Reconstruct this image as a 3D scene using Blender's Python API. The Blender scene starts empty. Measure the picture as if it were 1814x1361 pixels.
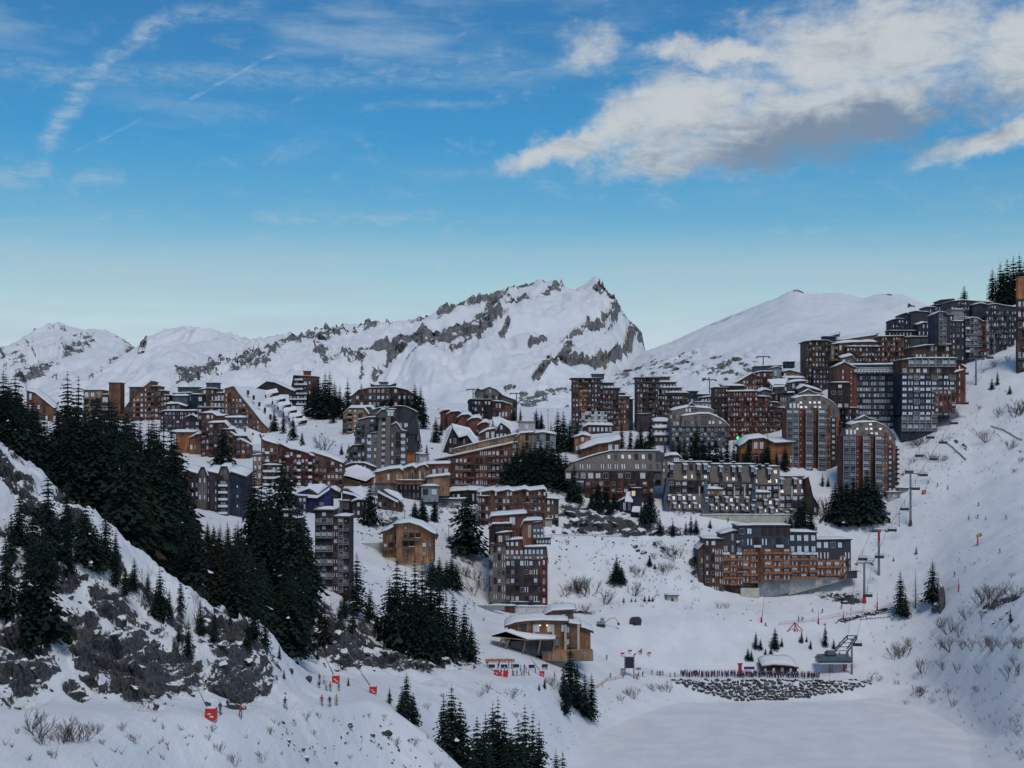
import bpy, math, random
import numpy as np
from mathutils import Vector, Matrix
random.seed(7)
SC = bpy.context.scene
COL = SC.collection
F = 2500.0; CX = 907.0; HY = 800.0       # focal length in photo pixels, photo centre, horizon row
# ---------------------------------------------------------------- camera
cam = bpy.data.cameras.new('camera'); camo = bpy.data.objects.new('camera', cam); COL.objects.link(camo)
cam.sensor_width = 36; cam.lens = F/1814*36; cam.shift_y = (HY-680.5)/1814
cam.clip_start = 0.5; cam.clip_end = 60000
camo.rotation_euler = (math.radians(90), 0, 0); camo.location = (0, 0, 0); SC.camera = camo
# ---------------------------------------------------------------- world and sun
SUN_EL, SUN_AZ = 56.0, 165.0
W = bpy.data.worlds.new('World'); SC.world = W; W.use_nodes = True
NT = W.node_tree; NT.nodes.clear()
def nd(nt, t, **kw):
    n = nt.nodes.new(t)
    for k, v in kw.items(): setattr(n, k, v)
    return n
def setin(nt, n, i, v):
    if v is None: return
    if hasattr(v, 'is_linked') or isinstance(v, bpy.types.NodeSocket): nt.links.new(v, n.inputs[i])
    else: n.inputs[i].default_value = v
def mth(nt, op, a, b=None, c=None, clamp=False):
    n = nd(nt, 'ShaderNodeMath', operation=op, use_clamp=clamp)
    setin(nt, n, 0, a); setin(nt, n, 1, b); setin(nt, n, 2, c)
    return n.outputs[0]
def sstep(nt, v, a, b, lo=0.0, hi=1.0):
    n = nd(nt, 'ShaderNodeMapRange', interpolation_type='SMOOTHSTEP')
    setin(nt, n, 0, v); n.inputs[1].default_value = a; n.inputs[2].default_value = b
    n.inputs[3].default_value = lo; n.inputs[4].default_value = hi
    return n.outputs[0]
def mixc(nt, f, a, b, mode='MIX'):
    n = nd(nt, 'ShaderNodeMix', data_type='RGBA', blend_type=mode)
    setin(nt, n, 0, f)
    for i, v in ((6, a), (7, b)):
        if isinstance(v, tuple): n.inputs[i].default_value = (*v[:3], 1)
        else: nt.links.new(v, n.inputs[i])
    return n.outputs[2]
def noise(nt, vec, scale, detail=4, rough=.55, dist=0.0):
    n = nd(nt, 'ShaderNodeTexNoise'); nt.links.new(vec, n.inputs['Vector'])
    n.inputs['Scale'].default_value = scale; n.inputs['Detail'].default_value = detail
    n.inputs['Roughness'].default_value = rough; n.inputs['Distortion'].default_value = dist
    return n.outputs[0]
def combine(nt, x, y, z=0.0):
    n = nd(nt, 'ShaderNodeCombineXYZ'); setin(nt, n, 0, x); setin(nt, n, 1, y); setin(nt, n, 2, z); return n.outputs[0]
def build_world():
    nt = NT
    out = nd(nt, 'ShaderNodeOutputWorld'); bg = nd(nt, 'ShaderNodeBackground'); nt.links.new(bg.outputs[0], out.inputs[0])
    sky = nd(nt, 'ShaderNodeTexSky', sky_type='NISHITA', sun_disc=False)
    sky.sun_elevation = math.radians(SUN_EL); sky.sun_rotation = math.radians(SUN_AZ)
    sky.altitude = 1800; sky.air_density = 1.0; sky.dust_density = 0.6; sky.ozone_density = 2.0
    tc = nd(nt, 'ShaderNodeTexCoord'); sp = nd(nt, 'ShaderNodeSeparateXYZ'); nt.links.new(tc.outputs['Generated'], sp.inputs[0])
    X, Y, Z = sp.outputs
    az = mth(nt, 'MULTIPLY', mth(nt, 'ARCTAN2', X, Y), 57.2958)       # azimuth, degrees right of north
    el = mth(nt, 'MULTIPLY', mth(nt, 'ARCSINE', Z), 57.2958)          # elevation, degrees
    uv = combine(nt, az, el)
    uvs = combine(nt, mth(nt, 'MULTIPLY', az, .33), el)               # stretched along the horizon
    wob = mth(nt, 'SUBTRACT', noise(nt, uv, .28, 7, .6), .5)
    wob2 = mth(nt, 'SUBTRACT', noise(nt, combine(nt, mth(nt, 'ADD', az, 57.), el), .28, 7, .6), .5)
    azw = mth(nt, 'MULTIPLY_ADD', wob, 5.0, az); elw = mth(nt, 'MULTIPLY_ADD', wob2, 3.2, el)
    def A(px): return math.degrees(math.atan((px-CX)/F))
    def E(px, py): return math.degrees(math.atan((HY-py)/F*math.cos(math.radians(A(px)))))
    def blob(px, py, rx, ry, rot=0., soft=.8):                         # soft ellipse fixed in the sky, sizes in degrees
        dx = mth(nt, 'SUBTRACT', azw, A(px)); dy = mth(nt, 'SUBTRACT', elw, E(px, py))
        c, s = math.cos(math.radians(rot)), math.sin(math.radians(rot))
        a = mth(nt, 'MULTIPLY_ADD', dx, c/rx, mth(nt, 'MULTIPLY', dy, s/rx))
        b = mth(nt, 'MULTIPLY_ADD', dx, -s/ry, mth(nt, 'MULTIPLY', dy, c/ry))
        d = mth(nt, 'SQRT', mth(nt, 'ADD', mth(nt, 'POWER', mth(nt, 'ABSOLUTE', a), 2.), mth(nt, 'POWER', mth(nt, 'ABSOLUTE', b), 2.)))
        return sstep(nt, d, 1.25, 1.25-soft*1.5)
    def mx(*v):
        r = v[0]
        for q in v[1:]: r = mth(nt, 'MAXIMUM', r, q)
        return r
    body = mx(blob(1330, 245, 7.5, 1.4, 6), blob(1440, 205, 9.0, 2.3, 8), blob(1540, 80, 6.5, 2.6, 4), blob(1180, 205, 5.4, 1.9, 22), blob(1000, 272, 3.6, .8, 10),
              blob(1760, 240, 3.6, .85, 12), blob(1840, 110, 4, 2.6), mth(nt, 'MULTIPLY', blob(1050, 75, 2.0, 1.1, 10), .6), blob(1300, 95, 4.6, .8, -4))
    det = noise(nt, combine(nt, mth(nt, 'MULTIPLY', az, .55), el), 1.1, 10, .68, .4)
    # hard-edged cumulus cover
    cov = sstep(nt, mth(nt, 'ADD', body, mth(nt, 'MULTIPLY', mth(nt, 'SUBTRACT', det, .5), 1.35)), .02, .95)
    # thin streaks
    def streak(x0, y0, x1, y1, w, k=1.0, fade=.5):
        a0, e0, a1, e1 = A(x0), E(x0, y0), A(x1), E(x1, y1)
        L = math.hypot(a1-a0, e1-e0); ux, uy = (a1-a0)/L, (e1-e0)/L
        am = mth(nt, 'MULTIPLY_ADD', wob, 1.6*fade, az); em = mth(nt, 'MULTIPLY_ADD', wob2, 1.6*fade, el)
        dx = mth(nt, 'SUBTRACT', am, a0); dy = mth(nt, 'SUBTRACT', em, e0)
        t = mth(nt, 'MULTIPLY_ADD', dx, ux/L, mth(nt, 'MULTIPLY', dy, uy/L))
        p = mth(nt, 'ABSOLUTE', mth(nt, 'MULTIPLY_ADD', dx, -uy, mth(nt, 'MULTIPLY', dy, ux)))
        m = mth(nt, 'MULTIPLY', sstep(nt, p, w, w*.1), mth(nt, 'MULTIPLY', sstep(nt, t, -.06, .10), sstep(nt, t, 1.06, .9)))
        return mth(nt, 'MULTIPLY', m, k)
    st = mx(streak(70, 262, 190, 90, .62, .75, 1.), streak(180, 100, 300, 30, .5, .7, 1.), streak(290, 40, 470, 8, .5, .45, 1.),
            streak(315, 188, 497, 90, .13, .7, .15), streak(130, 270, 255, 210, .1, .3, .2), streak(-60, 320, 90, 300, .8, .55, 1.),
            streak(130, 315, 230, 320, .45, .5, 1.), streak(-80, 118, 1000, 125, .7, .38, .6), streak(440, 385, 780, 385, .5, .45, .6),
            streak(340, 432, 480, 428, .3, .42, .5), streak(-60, 400, 260, 382, .35, .3, .5), streak(640, 190, 900, 180, .25, .3, .5),
            streak(600, 100, 700, 92, .45, .45, 1.), streak(800, 98, 890, 92, .5, .4, 1.), streak(700, 112, 830, 55, .2, .3, .4))
    stn = mth(nt, 'MULTIPLY', st, sstep(nt, noise(nt, uvs, 2.6, 9, .72, .5), .30, .74))
    veil = mth(nt, 'MULTIPLY', sstep(nt, noise(nt, combine(nt, mth(nt, 'MULTIPLY', az, .22), el), .42, 6, .6), .46, .80),
               sstep(nt, el, 11., 18., .25, .75))
    band = mth(nt, 'MULTIPLY', mth(nt, 'MULTIPLY', sstep(nt, el, 2.5, 4.5), sstep(nt, el, 9.5, 6.5)), sstep(nt, noise(nt, combine(nt, mth(nt, 'MULTIPLY', az, .10), el), .8, 6, .6, .3), .30, .66, .12, .62))
    thin = mx(stn, veil, band)
    grad = sstep(nt, el, 2.0, 16.5)                                     # clear sky deepens with height
    hz = nd(nt, 'ShaderNodeValToRGB'); nt.links.new(mth(nt, 'DIVIDE', mth(nt, 'MAXIMUM', el, 0.), 60.), hz.inputs[0])
    cr = hz.color_ramp
    cr.elements[0].position = 0; cr.elements[0].color = (1.25, 1.0, .98, 1)
    cr.elements[1].position = 1; cr.elements[1].color = (.62, .86, 1.0, 1)
    for p, c in SKYRAMP:
        e = cr.elements.new(p); e.color = (*c, 1)
    skyc = mixc(nt, 1.0, sky.outputs[0], hz.outputs[0], 'MULTIPLY')
    # cloud light and dark: tops catch light, the thick middle is grey
    shade = sstep(nt, mth(nt, 'ADD', mth(nt, 'MULTIPLY', blob(1470, 245, 8.5, 1.7, 6, .9), .85), mth(nt, 'MULTIPLY', noise(nt, combine(nt, mth(nt, 'MULTIPLY', az, .38), el), .95, 9, .66, .6), 1.25)), .55, 1.25)
    cc = mixc(nt, shade, CLOUD_LIT, CLOUD_DARK)
    c1 = mixc(nt, thin, skyc, CIRRUS)
    c2 = mixc(nt, mth(nt, 'MULTIPLY', cov, .93), c1, cc)
    below = sstep(nt, el, -1.0, -6.0)
    c3 = mixc(nt, below, c2, (2.2, 2.6, 3.0))
    nt.links.new(c3, bg.inputs[0]); bg.inputs[1].default_value = SKY_STRENGTH
SKY_STRENGTH = 0.10
SKYRAMP = [(.05, (1.25, 1.02, .94)), (.083, (1.2, 1.08, .92)), (.10, (1.08, 1.12, .90)), (.125, (.92, 1.08, .93)), (.15, (.60, 1.0, .97)), (.207, (.30, .92, 1.09)), (.285, (.30, .84, 1.08)), (.5, (.55, .8, 1.0))]
CLOUD_LIT = (5.7, 6.0, 6.2); CLOUD_DARK = (2.1, 2.65, 3.5); CIRRUS = (4.0, 5.2, 6.2)
build_world()
sd = bpy.data.lights.new('sun', 'SUN'); sd.energy = 1.32; sd.angle = math.radians(20); sd.color = (1.0, .93, .82)
so = bpy.data.objects.new('sun', sd); COL.objects.link(so)
_a, _e = math.radians(SUN_AZ), math.radians(SUN_EL)
sdir = Vector((math.sin(_a)*math.cos(_e), math.cos(_a)*math.cos(_e), math.sin(_e)))
so.rotation_euler = sdir.to_track_quat('Z', 'Y').to_euler()
SC.view_settings.view_transform = 'Standard'; SC.view_settings.look = 'None'
SC.view_settings.exposure = 0.02; SC.view_settings.gamma = 1.0; SC.view_settings.use_curve_mapping = False
# ---------------------------------------------------------------- materials
MATS = {}
def pmat(name, col, rough=.8, spec=.3):
    m = bpy.data.materials.new(name); m.use_nodes = True
    b = m.node_tree.nodes['Principled BSDF']
    b.inputs['Base Color'].default_value = (*col, 1); b.inputs['Roughness'].default_value = rough
    b.inputs['Specular IOR Level'].default_value = spec
    MATS[name] = m
    return m, m.node_tree, b
def varied(name, col, amt=.35, scale=1.5, rough=.8, spec=.3, bump=0.0, bscale=6.):
    m, nt, b = pmat(name, col, rough, spec)
    tc = nd(nt, 'ShaderNodeTexCoord')
    n = noise(nt, tc.outputs['Object'], scale, 5, .6)
    f = sstep(nt, n, .3, .7, 1-amt, 1+amt)
    g = nd(nt, 'ShaderNodeVectorMath', operation='SCALE'); g.inputs[0].default_value = col; nt.links.new(f, g.inputs['Scale'])
    nt.links.new(g.outputs[0], b.inputs['Base Color'])
    if bump:
        bp = nd(nt, 'ShaderNodeBump'); bp.inputs['Strength'].default_value = 1; bp.inputs['Distance'].default_value = bump
        nt.links.new(noise(nt, tc.outputs['Object'], bscale, 4), bp.inputs['Height']); nt.links.new(bp.outputs[0], b.inputs['Normal'])
    return m
def wood(name, col, dark=.55, plank=2.4):
    """weathered vertical boards: board-to-board tone, grain and thin joints"""
    m, nt, b = pmat(name, col, .75, .25)
    tc = nd(nt, 'ShaderNodeTexCoord'); sp = nd(nt, 'ShaderNodeSeparateXYZ'); nt.links.new(tc.outputs['Object'], sp.inputs[0])
    xs = mth(nt, 'MULTIPLY', mth(nt, 'ADD', sp.outputs[0], mth(nt, 'MULTIPLY', sp.outputs[1], .7)), plank)
    wn = nd(nt, 'ShaderNodeTexWhiteNoise', noise_dimensions='1D'); nt.links.new(mth(nt, 'FLOOR', xs), wn.inputs['W'])
    fr = mth(nt, 'FRACT', xs); jn = mth(nt, 'MULTIPLY', sstep(nt, fr, 0, .12), sstep(nt, fr, 1, .88))
    st = noise(nt, combine(nt, mth(nt, 'MULTIPLY', xs, .5), sp.outputs[1], mth(nt, 'MULTIPLY', sp.outputs[2], .12)), 2.2, 6, .65)
    big = noise(nt, tc.outputs['Object'], .16, 3, .6)
    f = mth(nt, 'MULTIPLY', mth(nt, 'MULTIPLY_ADD', wn.outputs[0], .5, .72), mth(nt, 'MULTIPLY_ADD', jn, .45, .55))
    f = mth(nt, 'MULTIPLY', f, sstep(nt, st, .2, .8, dark, 1.35))
    f = mth(nt, 'MULTIPLY', f, sstep(nt, big, .3, .7, .5, 1.4))
    g = nd(nt, 'ShaderNodeVectorMath', operation='SCALE'); g.inputs[0].default_value = col; nt.links.new(f, g.inputs['Scale'])
    grey = tuple(sum(col)/3*k for k in (1.0, .98, 1.0))
    c = mixc(nt, sstep(nt, st, .42, .75, 0, .42), g.outputs[0], grey)
    nt.links.new(c, b.inputs['Base Color'])
    bp = nd(nt, 'ShaderNodeBump'); bp.inputs['Distance'].default_value = .04; nt.links.new(jn, bp.inputs['Height']); nt.links.new(bp.outputs[0], b.inputs['Normal'])
    return m
def shingle(name, col):
    m, nt, b = pmat(name, col, .7, .3)
    tc = nd(nt, 'ShaderNodeTexCoord'); br = nd(nt, 'ShaderNodeTexBrick'); 
    mp = nd(nt, 'ShaderNodeMapping'); mp.inputs['Rotation'].default_value = (math.radians(90), 0, 0)
    nt.links.new(tc.outputs['Object'], mp.inputs[0]); nt.links.new(mp.outputs[0], br.inputs[0])
    br.inputs['Scale'].default_value = 1.6; br.inputs['Mortar Size'].default_value = .03
    br.inputs['Color1'].default_value = (*[c*1.25 for c in col], 1); br.inputs['Color2'].default_value = (*[c*.7 for c in col], 1)
    br.inputs['Mortar'].default_value = (*[c*.4 for c in col], 1)
    st = noise(nt, tc.outputs['Object'], .35, 6, .7)
    c = mixc(nt, sstep(nt, st, .4, .75, 0, .6), br.outputs[0], (col[0]*1.5, col[1]*1.35, col[2]*1.2))
    nt.links.new(c, b.inputs['Base Color'])
    return m
for n_, c_ in dict(brown=(.108, .062, .048), redbrown=(.165, .060, .040), orange=(.40, .145, .052), tan=(.33, .19, .11), rust=(.20, .088, .050),
                   purple=(.075, .048, .06), darkwood=(.05, .036, .034), navy=(.032, .045, .075), blue=(.025, .035, .12), red=(.19, .042, .03),
                   greywood=(.15, .13, .125), bluegrey=(.09, .115, .14)).items():
    wood(n_, c_)
shingle('slate', (.105, .105, .115)); shingle('slatewarm', (.17, .145, .13)); shingle('slateblue', (.052, .054, .068))
varied('concrete', (.42, .40, .35), .2, .8); varied('plaster', (.55, .54, .52), .12, .6); varied('greyrender', (.24, .26, .27), .2, .6)
varied('cream', (.52, .48, .38), .15, .6); varied('eave', (.07, .06, .06), .3, 1.); varied('whitepaint', (.62, .64, .66), .15, 2.)
varied('metal', (.16, .20, .22), .25, 2., .45, .5); varied('darkmetal', (.05, .06, .07), .25, 2., .45, .5); varied('cable', (.03, .03, .035), .1)
varied('redpaint', (.55, .03, .02), .15, 2., .5); varied('yellowpaint', (.6, .35, .03), .15, 2., .5); varied('tealmetal', (.045, .08, .095), .25, 1.2, .4, .5)
varied('screen', (.012, .015, .04), .2, 2., .25, .5); varied('bark', (.055, .04, .035), .4, 4., .9); varied('twig', (.10, .078, .068), .3, 2., .9)
varied('birch', (.2, .18, .17), .4, 4., .9); varied('netting', (.45, .42, .44), .2, 1.)
varied('framewhite', (.36, .35, .35), .3, 2.); varied('framedark', (.06, .05, .05), .2, 2.)
def glass(name, col, rough=.12):
    m, nt, b = pmat(name, col, rough, .8)
    return m
glass('glasspale', (.62, .68, .74), .3); glass('glassmid', (.22, .26, .31)); glass('glassdark', (.02, .025, .035)); glass('glasswarm', (.42, .33, .22), .3)  # glasspale: sky reflection and light curtains put into the base colour
def emi(name, col, s):
    m, nt, b = pmat(name, col, .5); b.inputs['Emission Color'].default_value = (*col, 1); b.inputs['Emission Strength'].default_value = s
emi('lamp', (1.0, .62, .2), 2.2); emi('litwin', (1.0, .6, .25), .35); emi('greenlight', (.02, 1.0, .25), 1.6)
for n_, c_ in dict(j_red=(.45, .03, .03), j_navy=(.02, .03, .08), j_yellow=(.6, .3, .02), j_blue=(.03, .25, .42), j_green=(.05, .09, .05), j_black=(.012, .012, .015),
                   j_white=(.55, .55, .55), j_purple=(.12, .03, .16), j_pink=(.45, .08, .16), j_orange=(.5, .12, .03), trousers=(.02, .022, .03),
                   skin=(.45, .25, .17), gear=(.03, .03, .035)).items():
    varied(n_, c_, .15, 3., .7)
def conif(name, c1, c2):
    m, nt, b = pmat(name, c1, .9, .1)
    tc = nd(nt, 'ShaderNodeTexCoord'); oi = nd(nt, 'ShaderNodeObjectInfo')
    n = noise(nt, tc.outputs['Object'], 1.3, 4, .7)
    c = mixc(nt, sstep(nt, n, .35, .7), c1, c2)
    c = mixc(nt, mth(nt, 'MULTIPLY', oi.outputs['Random'], .5), c, tuple(x*.45 for x in c1))
    nt.links.new(c, b.inputs['Base Color'])
    return m
conif('needles', (.011, .022, .019), (.036, .058, .042)); conif('needlesbrown', (.018, .022, .014), (.042, .042, .026))
def snowmat(name, col=(.80, .805, .815), b1=.05, s1=1.2):
    m, nt, b = pmat(name, col, .75, .2)
    tc = nd(nt, 'ShaderNodeTexCoord')
    n = noise(nt, tc.outputs['Object'], s1, 6, .6)
    bp = nd(nt, 'ShaderNodeBump'); bp.inputs['Distance'].default_value = b1; bp.inputs['Strength'].default_value = 1
    nt.links.new(n, bp.inputs['Height']); nt.links.new(bp.outputs[0], b.inputs['Normal'])
    return m
snowmat('snow')
def terrainmat(name, rockc1, rockc2, rscale, bumpd, far=False):
    """snow with bare rock where the ground's own 'rock' attribute says the cliff is bare, snow holding on flatter ledges"""
    m, nt, b = pmat(name, (.8, .83, .88), .8, .2)
    geo = nd(nt, 'ShaderNodeNewGeometry'); at = nd(nt, 'ShaderNodeAttribute', attribute_name='rock')
    pos = geo.outputs['Position']
    sp = nd(nt, 'ShaderNodeSeparateXYZ'); nt.links.new(geo.outputs['Normal'], sp.inputs[0])
    src = pos
    if not far:
        mp = nd(nt, 'ShaderNodeMapping', vector_type='POINT'); mp.inputs['Rotation'].default_value = (0, math.radians(-38), 0)
        mq = nd(nt, 'ShaderNodeMapping'); mq.inputs['Scale'].default_value = (.55, .8, 1.7)
        nt.links.new(pos, mp.inputs[0]); nt.links.new(mp.outputs[0], mq.inputs[0]); src = mq.outputs[0]
    if far:
        mp = nd(nt, 'ShaderNodeMapping', vector_type='POINT'); mp.inputs['Rotation'].default_value = (0, math.radians(24), 0)
        mq = nd(nt, 'ShaderNodeMapping'); mq.inputs['Scale'].default_value = (.34, .5, 1.9)
        nt.links.new(pos, mp.inputs[0]); nt.links.new(mp.outputs[0], mq.inputs[0]); src = mq.outputs[0]
    n1 = noise(nt, src, rscale, 7, .62, .3)
    n2 = noise(nt, pos, rscale*4.3, 5, .65)
    v = mth(nt, 'ADD', at.outputs['Fac'], mth(nt, 'MULTIPLY', mth(nt, 'SUBTRACT', n1, .5), 1.7))
    v = mth(nt, 'ADD', v, mth(nt, 'MULTIPLY', mth(nt, 'SUBTRACT', n2, .5), .9 if far else 1.9))
    v = mth(nt, 'ADD', v, mth(nt, 'MULTIPLY', mth(nt, 'SUBTRACT', .72, sp.outputs[2]), .9 if far else 1.3))
    v = mth(nt, 'MULTIPLY', v, sstep(nt, at.outputs['Fac'], .02, .15))
    fac = sstep(nt, v, .50 if far else .55, .58 if far else .61)
    r = mixc(nt, sstep(nt, n2, .35, .65), rockc1, rockc2)
    r = mixc(nt, sstep(nt, noise(nt, pos, rscale*.5, 3), .55, .75, 0, .55), r, (rockc2[0]*1.45, rockc2[1]*1.2, rockc2[2]*.85))
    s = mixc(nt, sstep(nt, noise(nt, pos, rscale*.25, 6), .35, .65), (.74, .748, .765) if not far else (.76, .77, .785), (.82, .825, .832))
    c = mixc(nt, fac, s, r)
    nt.links.new(c, b.inputs['Base Color'])
    bp = nd(nt, 'ShaderNodeBump'); bp.inputs['Distance'].default_value = bumpd; bp.inputs['Strength'].default_value = 1
    hh = mth(nt, 'MULTIPLY', mth(nt, 'ADD', n1, n2), mth(nt, 'MULTIPLY_ADD', fac, 1.0, .18))
    if not far:
        hh = mth(nt, 'ADD', hh, mth(nt, 'MULTIPLY', noise(nt, pos, 1.7, 5, .6), .12))
        mt_ = nd(nt, 'ShaderNodeMapping'); mt_.inputs['Scale'].default_value = (1.5, .10, .25); mt_.inputs['Rotation'].default_value = (0, 0, .25); nt.links.new(pos, mt_.inputs[0])
        hh = mth(nt, 'ADD', hh, mth(nt, 'MULTIPLY', noise(nt, mt_.outputs[0], 1.0, 5, .7, .6), .28))      # old tracks running down the slopes
    nt.links.new(hh, bp.inputs['Height']); nt.links.new(bp.outputs[0], b.inputs['Normal'])
    return m
terrainmat('ground_snow', (.038, .043, .054), (.15, .145, .145), .42, .7)
terrainmat('mountain_snow', (.11, .12, .135), (.25, .245, .235), .03, 3., True)  # limestone rock tone lightened to stand in for distance haze
def rockmat(name='rock', th=.55):
    m, nt, b = pmat(name, (.07, .07, .075), .9, .2)
    geo = nd(nt, 'ShaderNodeNewGeometry'); tc = nd(nt, 'ShaderNodeTexCoord')
    sp = nd(nt, 'ShaderNodeSeparateXYZ'); nt.links.new(geo.outputs['Normal'], sp.inputs[0])
    n1 = noise(nt, geo.outputs['Position'], .9, 6, .65)
    c = mixc(nt, sstep(nt, n1, .35, .65), (.04, .044, .052), (.13, .12, .11))
    f = sstep(nt, mth(nt, 'ADD', sp.outputs[2], mth(nt, 'MULTIPLY', mth(nt, 'SUBTRACT', n1, .5), .7)), th, th+.15)
    nt.links.new(mixc(nt, f, c, (.80, .805, .815)), b.inputs['Base Color'])
    bp = nd(nt, 'ShaderNodeBump'); bp.inputs['Distance'].default_value = .15; nt.links.new(n1, bp.inputs['Height']); nt.links.new(bp.outputs[0], b.inputs['Normal'])
rockmat(); rockmat('wallrock', .78)
def M(n): return MATS[n]
# ---------------------------------------------------------------- object helpers
def tag(o, label=None, cat=None, group=None, kind=None):
    if label: o['label'] = label
    if cat: o['category'] = cat
    if group: o['group'] = group
    if kind: o['kind'] = kind
    return o
def link(name, data, parent=None, loc=(0, 0, 0), rot=None, scale=None):
    o = bpy.data.objects.new(name, data); COL.objects.link(o)
    if parent: o.parent = parent
    o.location = loc
    if rot: o.rotation_euler = rot
    if scale: o.scale = scale
    return o
class MB:
    def __init__(s): s.v = []; s.f = []; s.m = []; s.mats = []
    def mi(s, mat):
        if mat not in s.mats: s.mats.append(mat)
        return s.mats.index(mat)
    def add(s, vs, fs, mat):
        o = len(s.v); k = s.mi(mat); s.v += [tuple(v) for v in vs]
        for f in fs: s.f.append(tuple(i+o for i in f)); s.m.append(k)
        return s
    def box(s, x0, x1, y0, y1, z0, z1, mat):
        return s.add([(x0,y0,z0),(x1,y0,z0),(x1,y1,z0),(x0,y1,z0),(x0,y0,z1),(x1,y0,z1),(x1,y1,z1),(x0,y1,z1)],
                     [(0,1,5,4),(1,2,6,5),(2,3,7,6),(3,0,4,7),(4,5,6,7),(3,2,1,0)], mat)
    def tube(s, p, q, r0, r1, mat, n=5):
        p, q = Vector(p), Vector(q); d = (q-p)
        if d.length < 1e-6: return s
        d.normalize(); a = d.orthogonal().normalized(); b = d.cross(a)
        vs = []
        for c, r in ((p, r0), (q, r1)):
            for i in range(n):
                t = 2*math.pi*i/n; vs.append(c+(a*math.cos(t)+b*math.sin(t))*r)
        fs = [(i, (i+1) % n, n+(i+1) % n, n+i) for i in range(n)]
        fs += [tuple(range(n-1, -1, -1)), tuple(range(n, 2*n))]
        return s.add(vs, fs, mat)
    def prism(s, poly, y0, y1, mat, rise=0., lean=None, ya=0.):
        """polygon in x,z, front at y0 (leaning back with height by `lean`, running back by ya along x), back at y1 raised by rise above the base"""
        zs = [p[1] for p in poly]; zb, zt = min(zs), max(zs); xs = [p[0] for p in poly]; xa, xb = min(xs), max(xs)
        def fy(x, z): return y0 + (lean or 0.)*(z-zb)/max(zt-zb, 1e-6) + ya*(x-xa)/max(xb-xa, 1e-6)
        n = len(poly)
        fr = [(x, fy(x, z), z) for x, z in poly]; bk = [(x, max(y1, fy(x, z)+.5), z+(rise if z > zb+.5 else 0.)) for x, z in poly]
        fs = [tuple(range(n)), tuple(range(2*n-1, n-1, -1))] + [(i, n+i, n+(i+1) % n, (i+1) % n) for i in range(n)]
        return s.add(fr+bk, [tuple(reversed(f)) for f in fs], mat)
    def mesh(s, name, smooth=False):
        me = bpy.data.meshes.new(name); me.from_pydata(s.v, [], s.f)
        for m in s.mats: me.materials.append(M(m))
        me.polygons.foreach_set('material_index', s.m)
        if smooth: me.polygons.foreach_set('use_smooth', [True]*len(s.f))
        me.update(); return me
    def obj(s, name, parent=None, loc=(0, 0, 0), smooth=False, rot=None): return link(name, s.mesh(name, smooth), parent, loc, rot)
def P(px, py, D): return Vector(((px-CX)/F*D, D, (HY-py)/F*D))
# ---------------------------------------------------------------- noise in numpy
def _h(ix, iy, seed):
    h = (ix.astype(np.int64)*374761393 + iy.astype(np.int64)*668265263 + seed*1442695041) & 0xffffffff
    h = ((h ^ (h >> 13))*1274126177) & 0xffffffff
    h = ((h ^ (h >> 16))*2246822519) & 0xffffffff
    return ((h ^ (h >> 15)) & 0xffffff)/float(0xffffff)
def vn(x, y, seed=0):
    ix = np.floor(x); iy = np.floor(y); fx = x-ix; fy = y-iy
    fx = fx*fx*fx*(fx*(fx*6-15)+10); fy = fy*fy*fy*(fy*(fy*6-15)+10)
    a = _h(ix, iy, seed); b = _h(ix+1, iy, seed); c = _h(ix, iy+1, seed); d = _h(ix+1, iy+1, seed)
    return (a+(b-a)*fx)*(1-fy)+(c+(d-c)*fx)*fy
def fbm(x, y, oct=5, seed=0, gain=.5):
    s = 0; a = 1; t = 0
    for i in range(oct):
        s = s + a*(vn(x, y, seed+i*17)-.5); t += a; a *= gain; x = x*2.03+13.7; y = y*2.03-7.1
    return s/t*2
def ridged(x, y, oct=5, seed=0, gain=.55):
    s = 0; a = 1; t = 0
    for i in range(oct):
        s = s + a*(1-np.abs(vn(x, y, seed+i*31)*2-1)*1.0); t += a; a *= gain; x = x*2.07+3.1; y = y*2.07+9.2
    return s/t
def worley(x, y, seed=0):
    """random value of the nearest cell, and distance to it"""
    ix = np.floor(x); iy = np.floor(y); best = np.full(x.shape, 9.); val = np.zeros(x.shape)
    for dx in (-1, 0, 1):
        for dy in (-1, 0, 1):
            cx = ix+dx; cy = iy+dy
            qx = cx+_h(cx, cy, seed); qy = cy+_h(cx, cy, seed+5); d = (qx-x)**2+(qy-y)**2
            m = d < best; best = np.where(m, d, best); val = np.where(m, _h(cx, cy, seed+9)+(x-qx)*(_h(cx, cy, seed+11)-.5)+(y-qy)*(_h(cx, cy, seed+12)-.5), val)
    return val, np.sqrt(best)
def gsm(a, sig, ax):
    r = int(sig*3); k = np.exp(-.5*(np.arange(-r, r+1)/sig)**2); k /= k.sum()
    pad = [(0, 0), (0, 0)]; pad[ax] = (r, r); b = np.pad(a, pad, mode='edge'); o = np.zeros_like(a)
    for i, w in enumerate(k):
        o += w*(b[i:i+a.shape[0], :] if ax == 0 else b[:, i:i+a.shape[1]])
    return o
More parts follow.
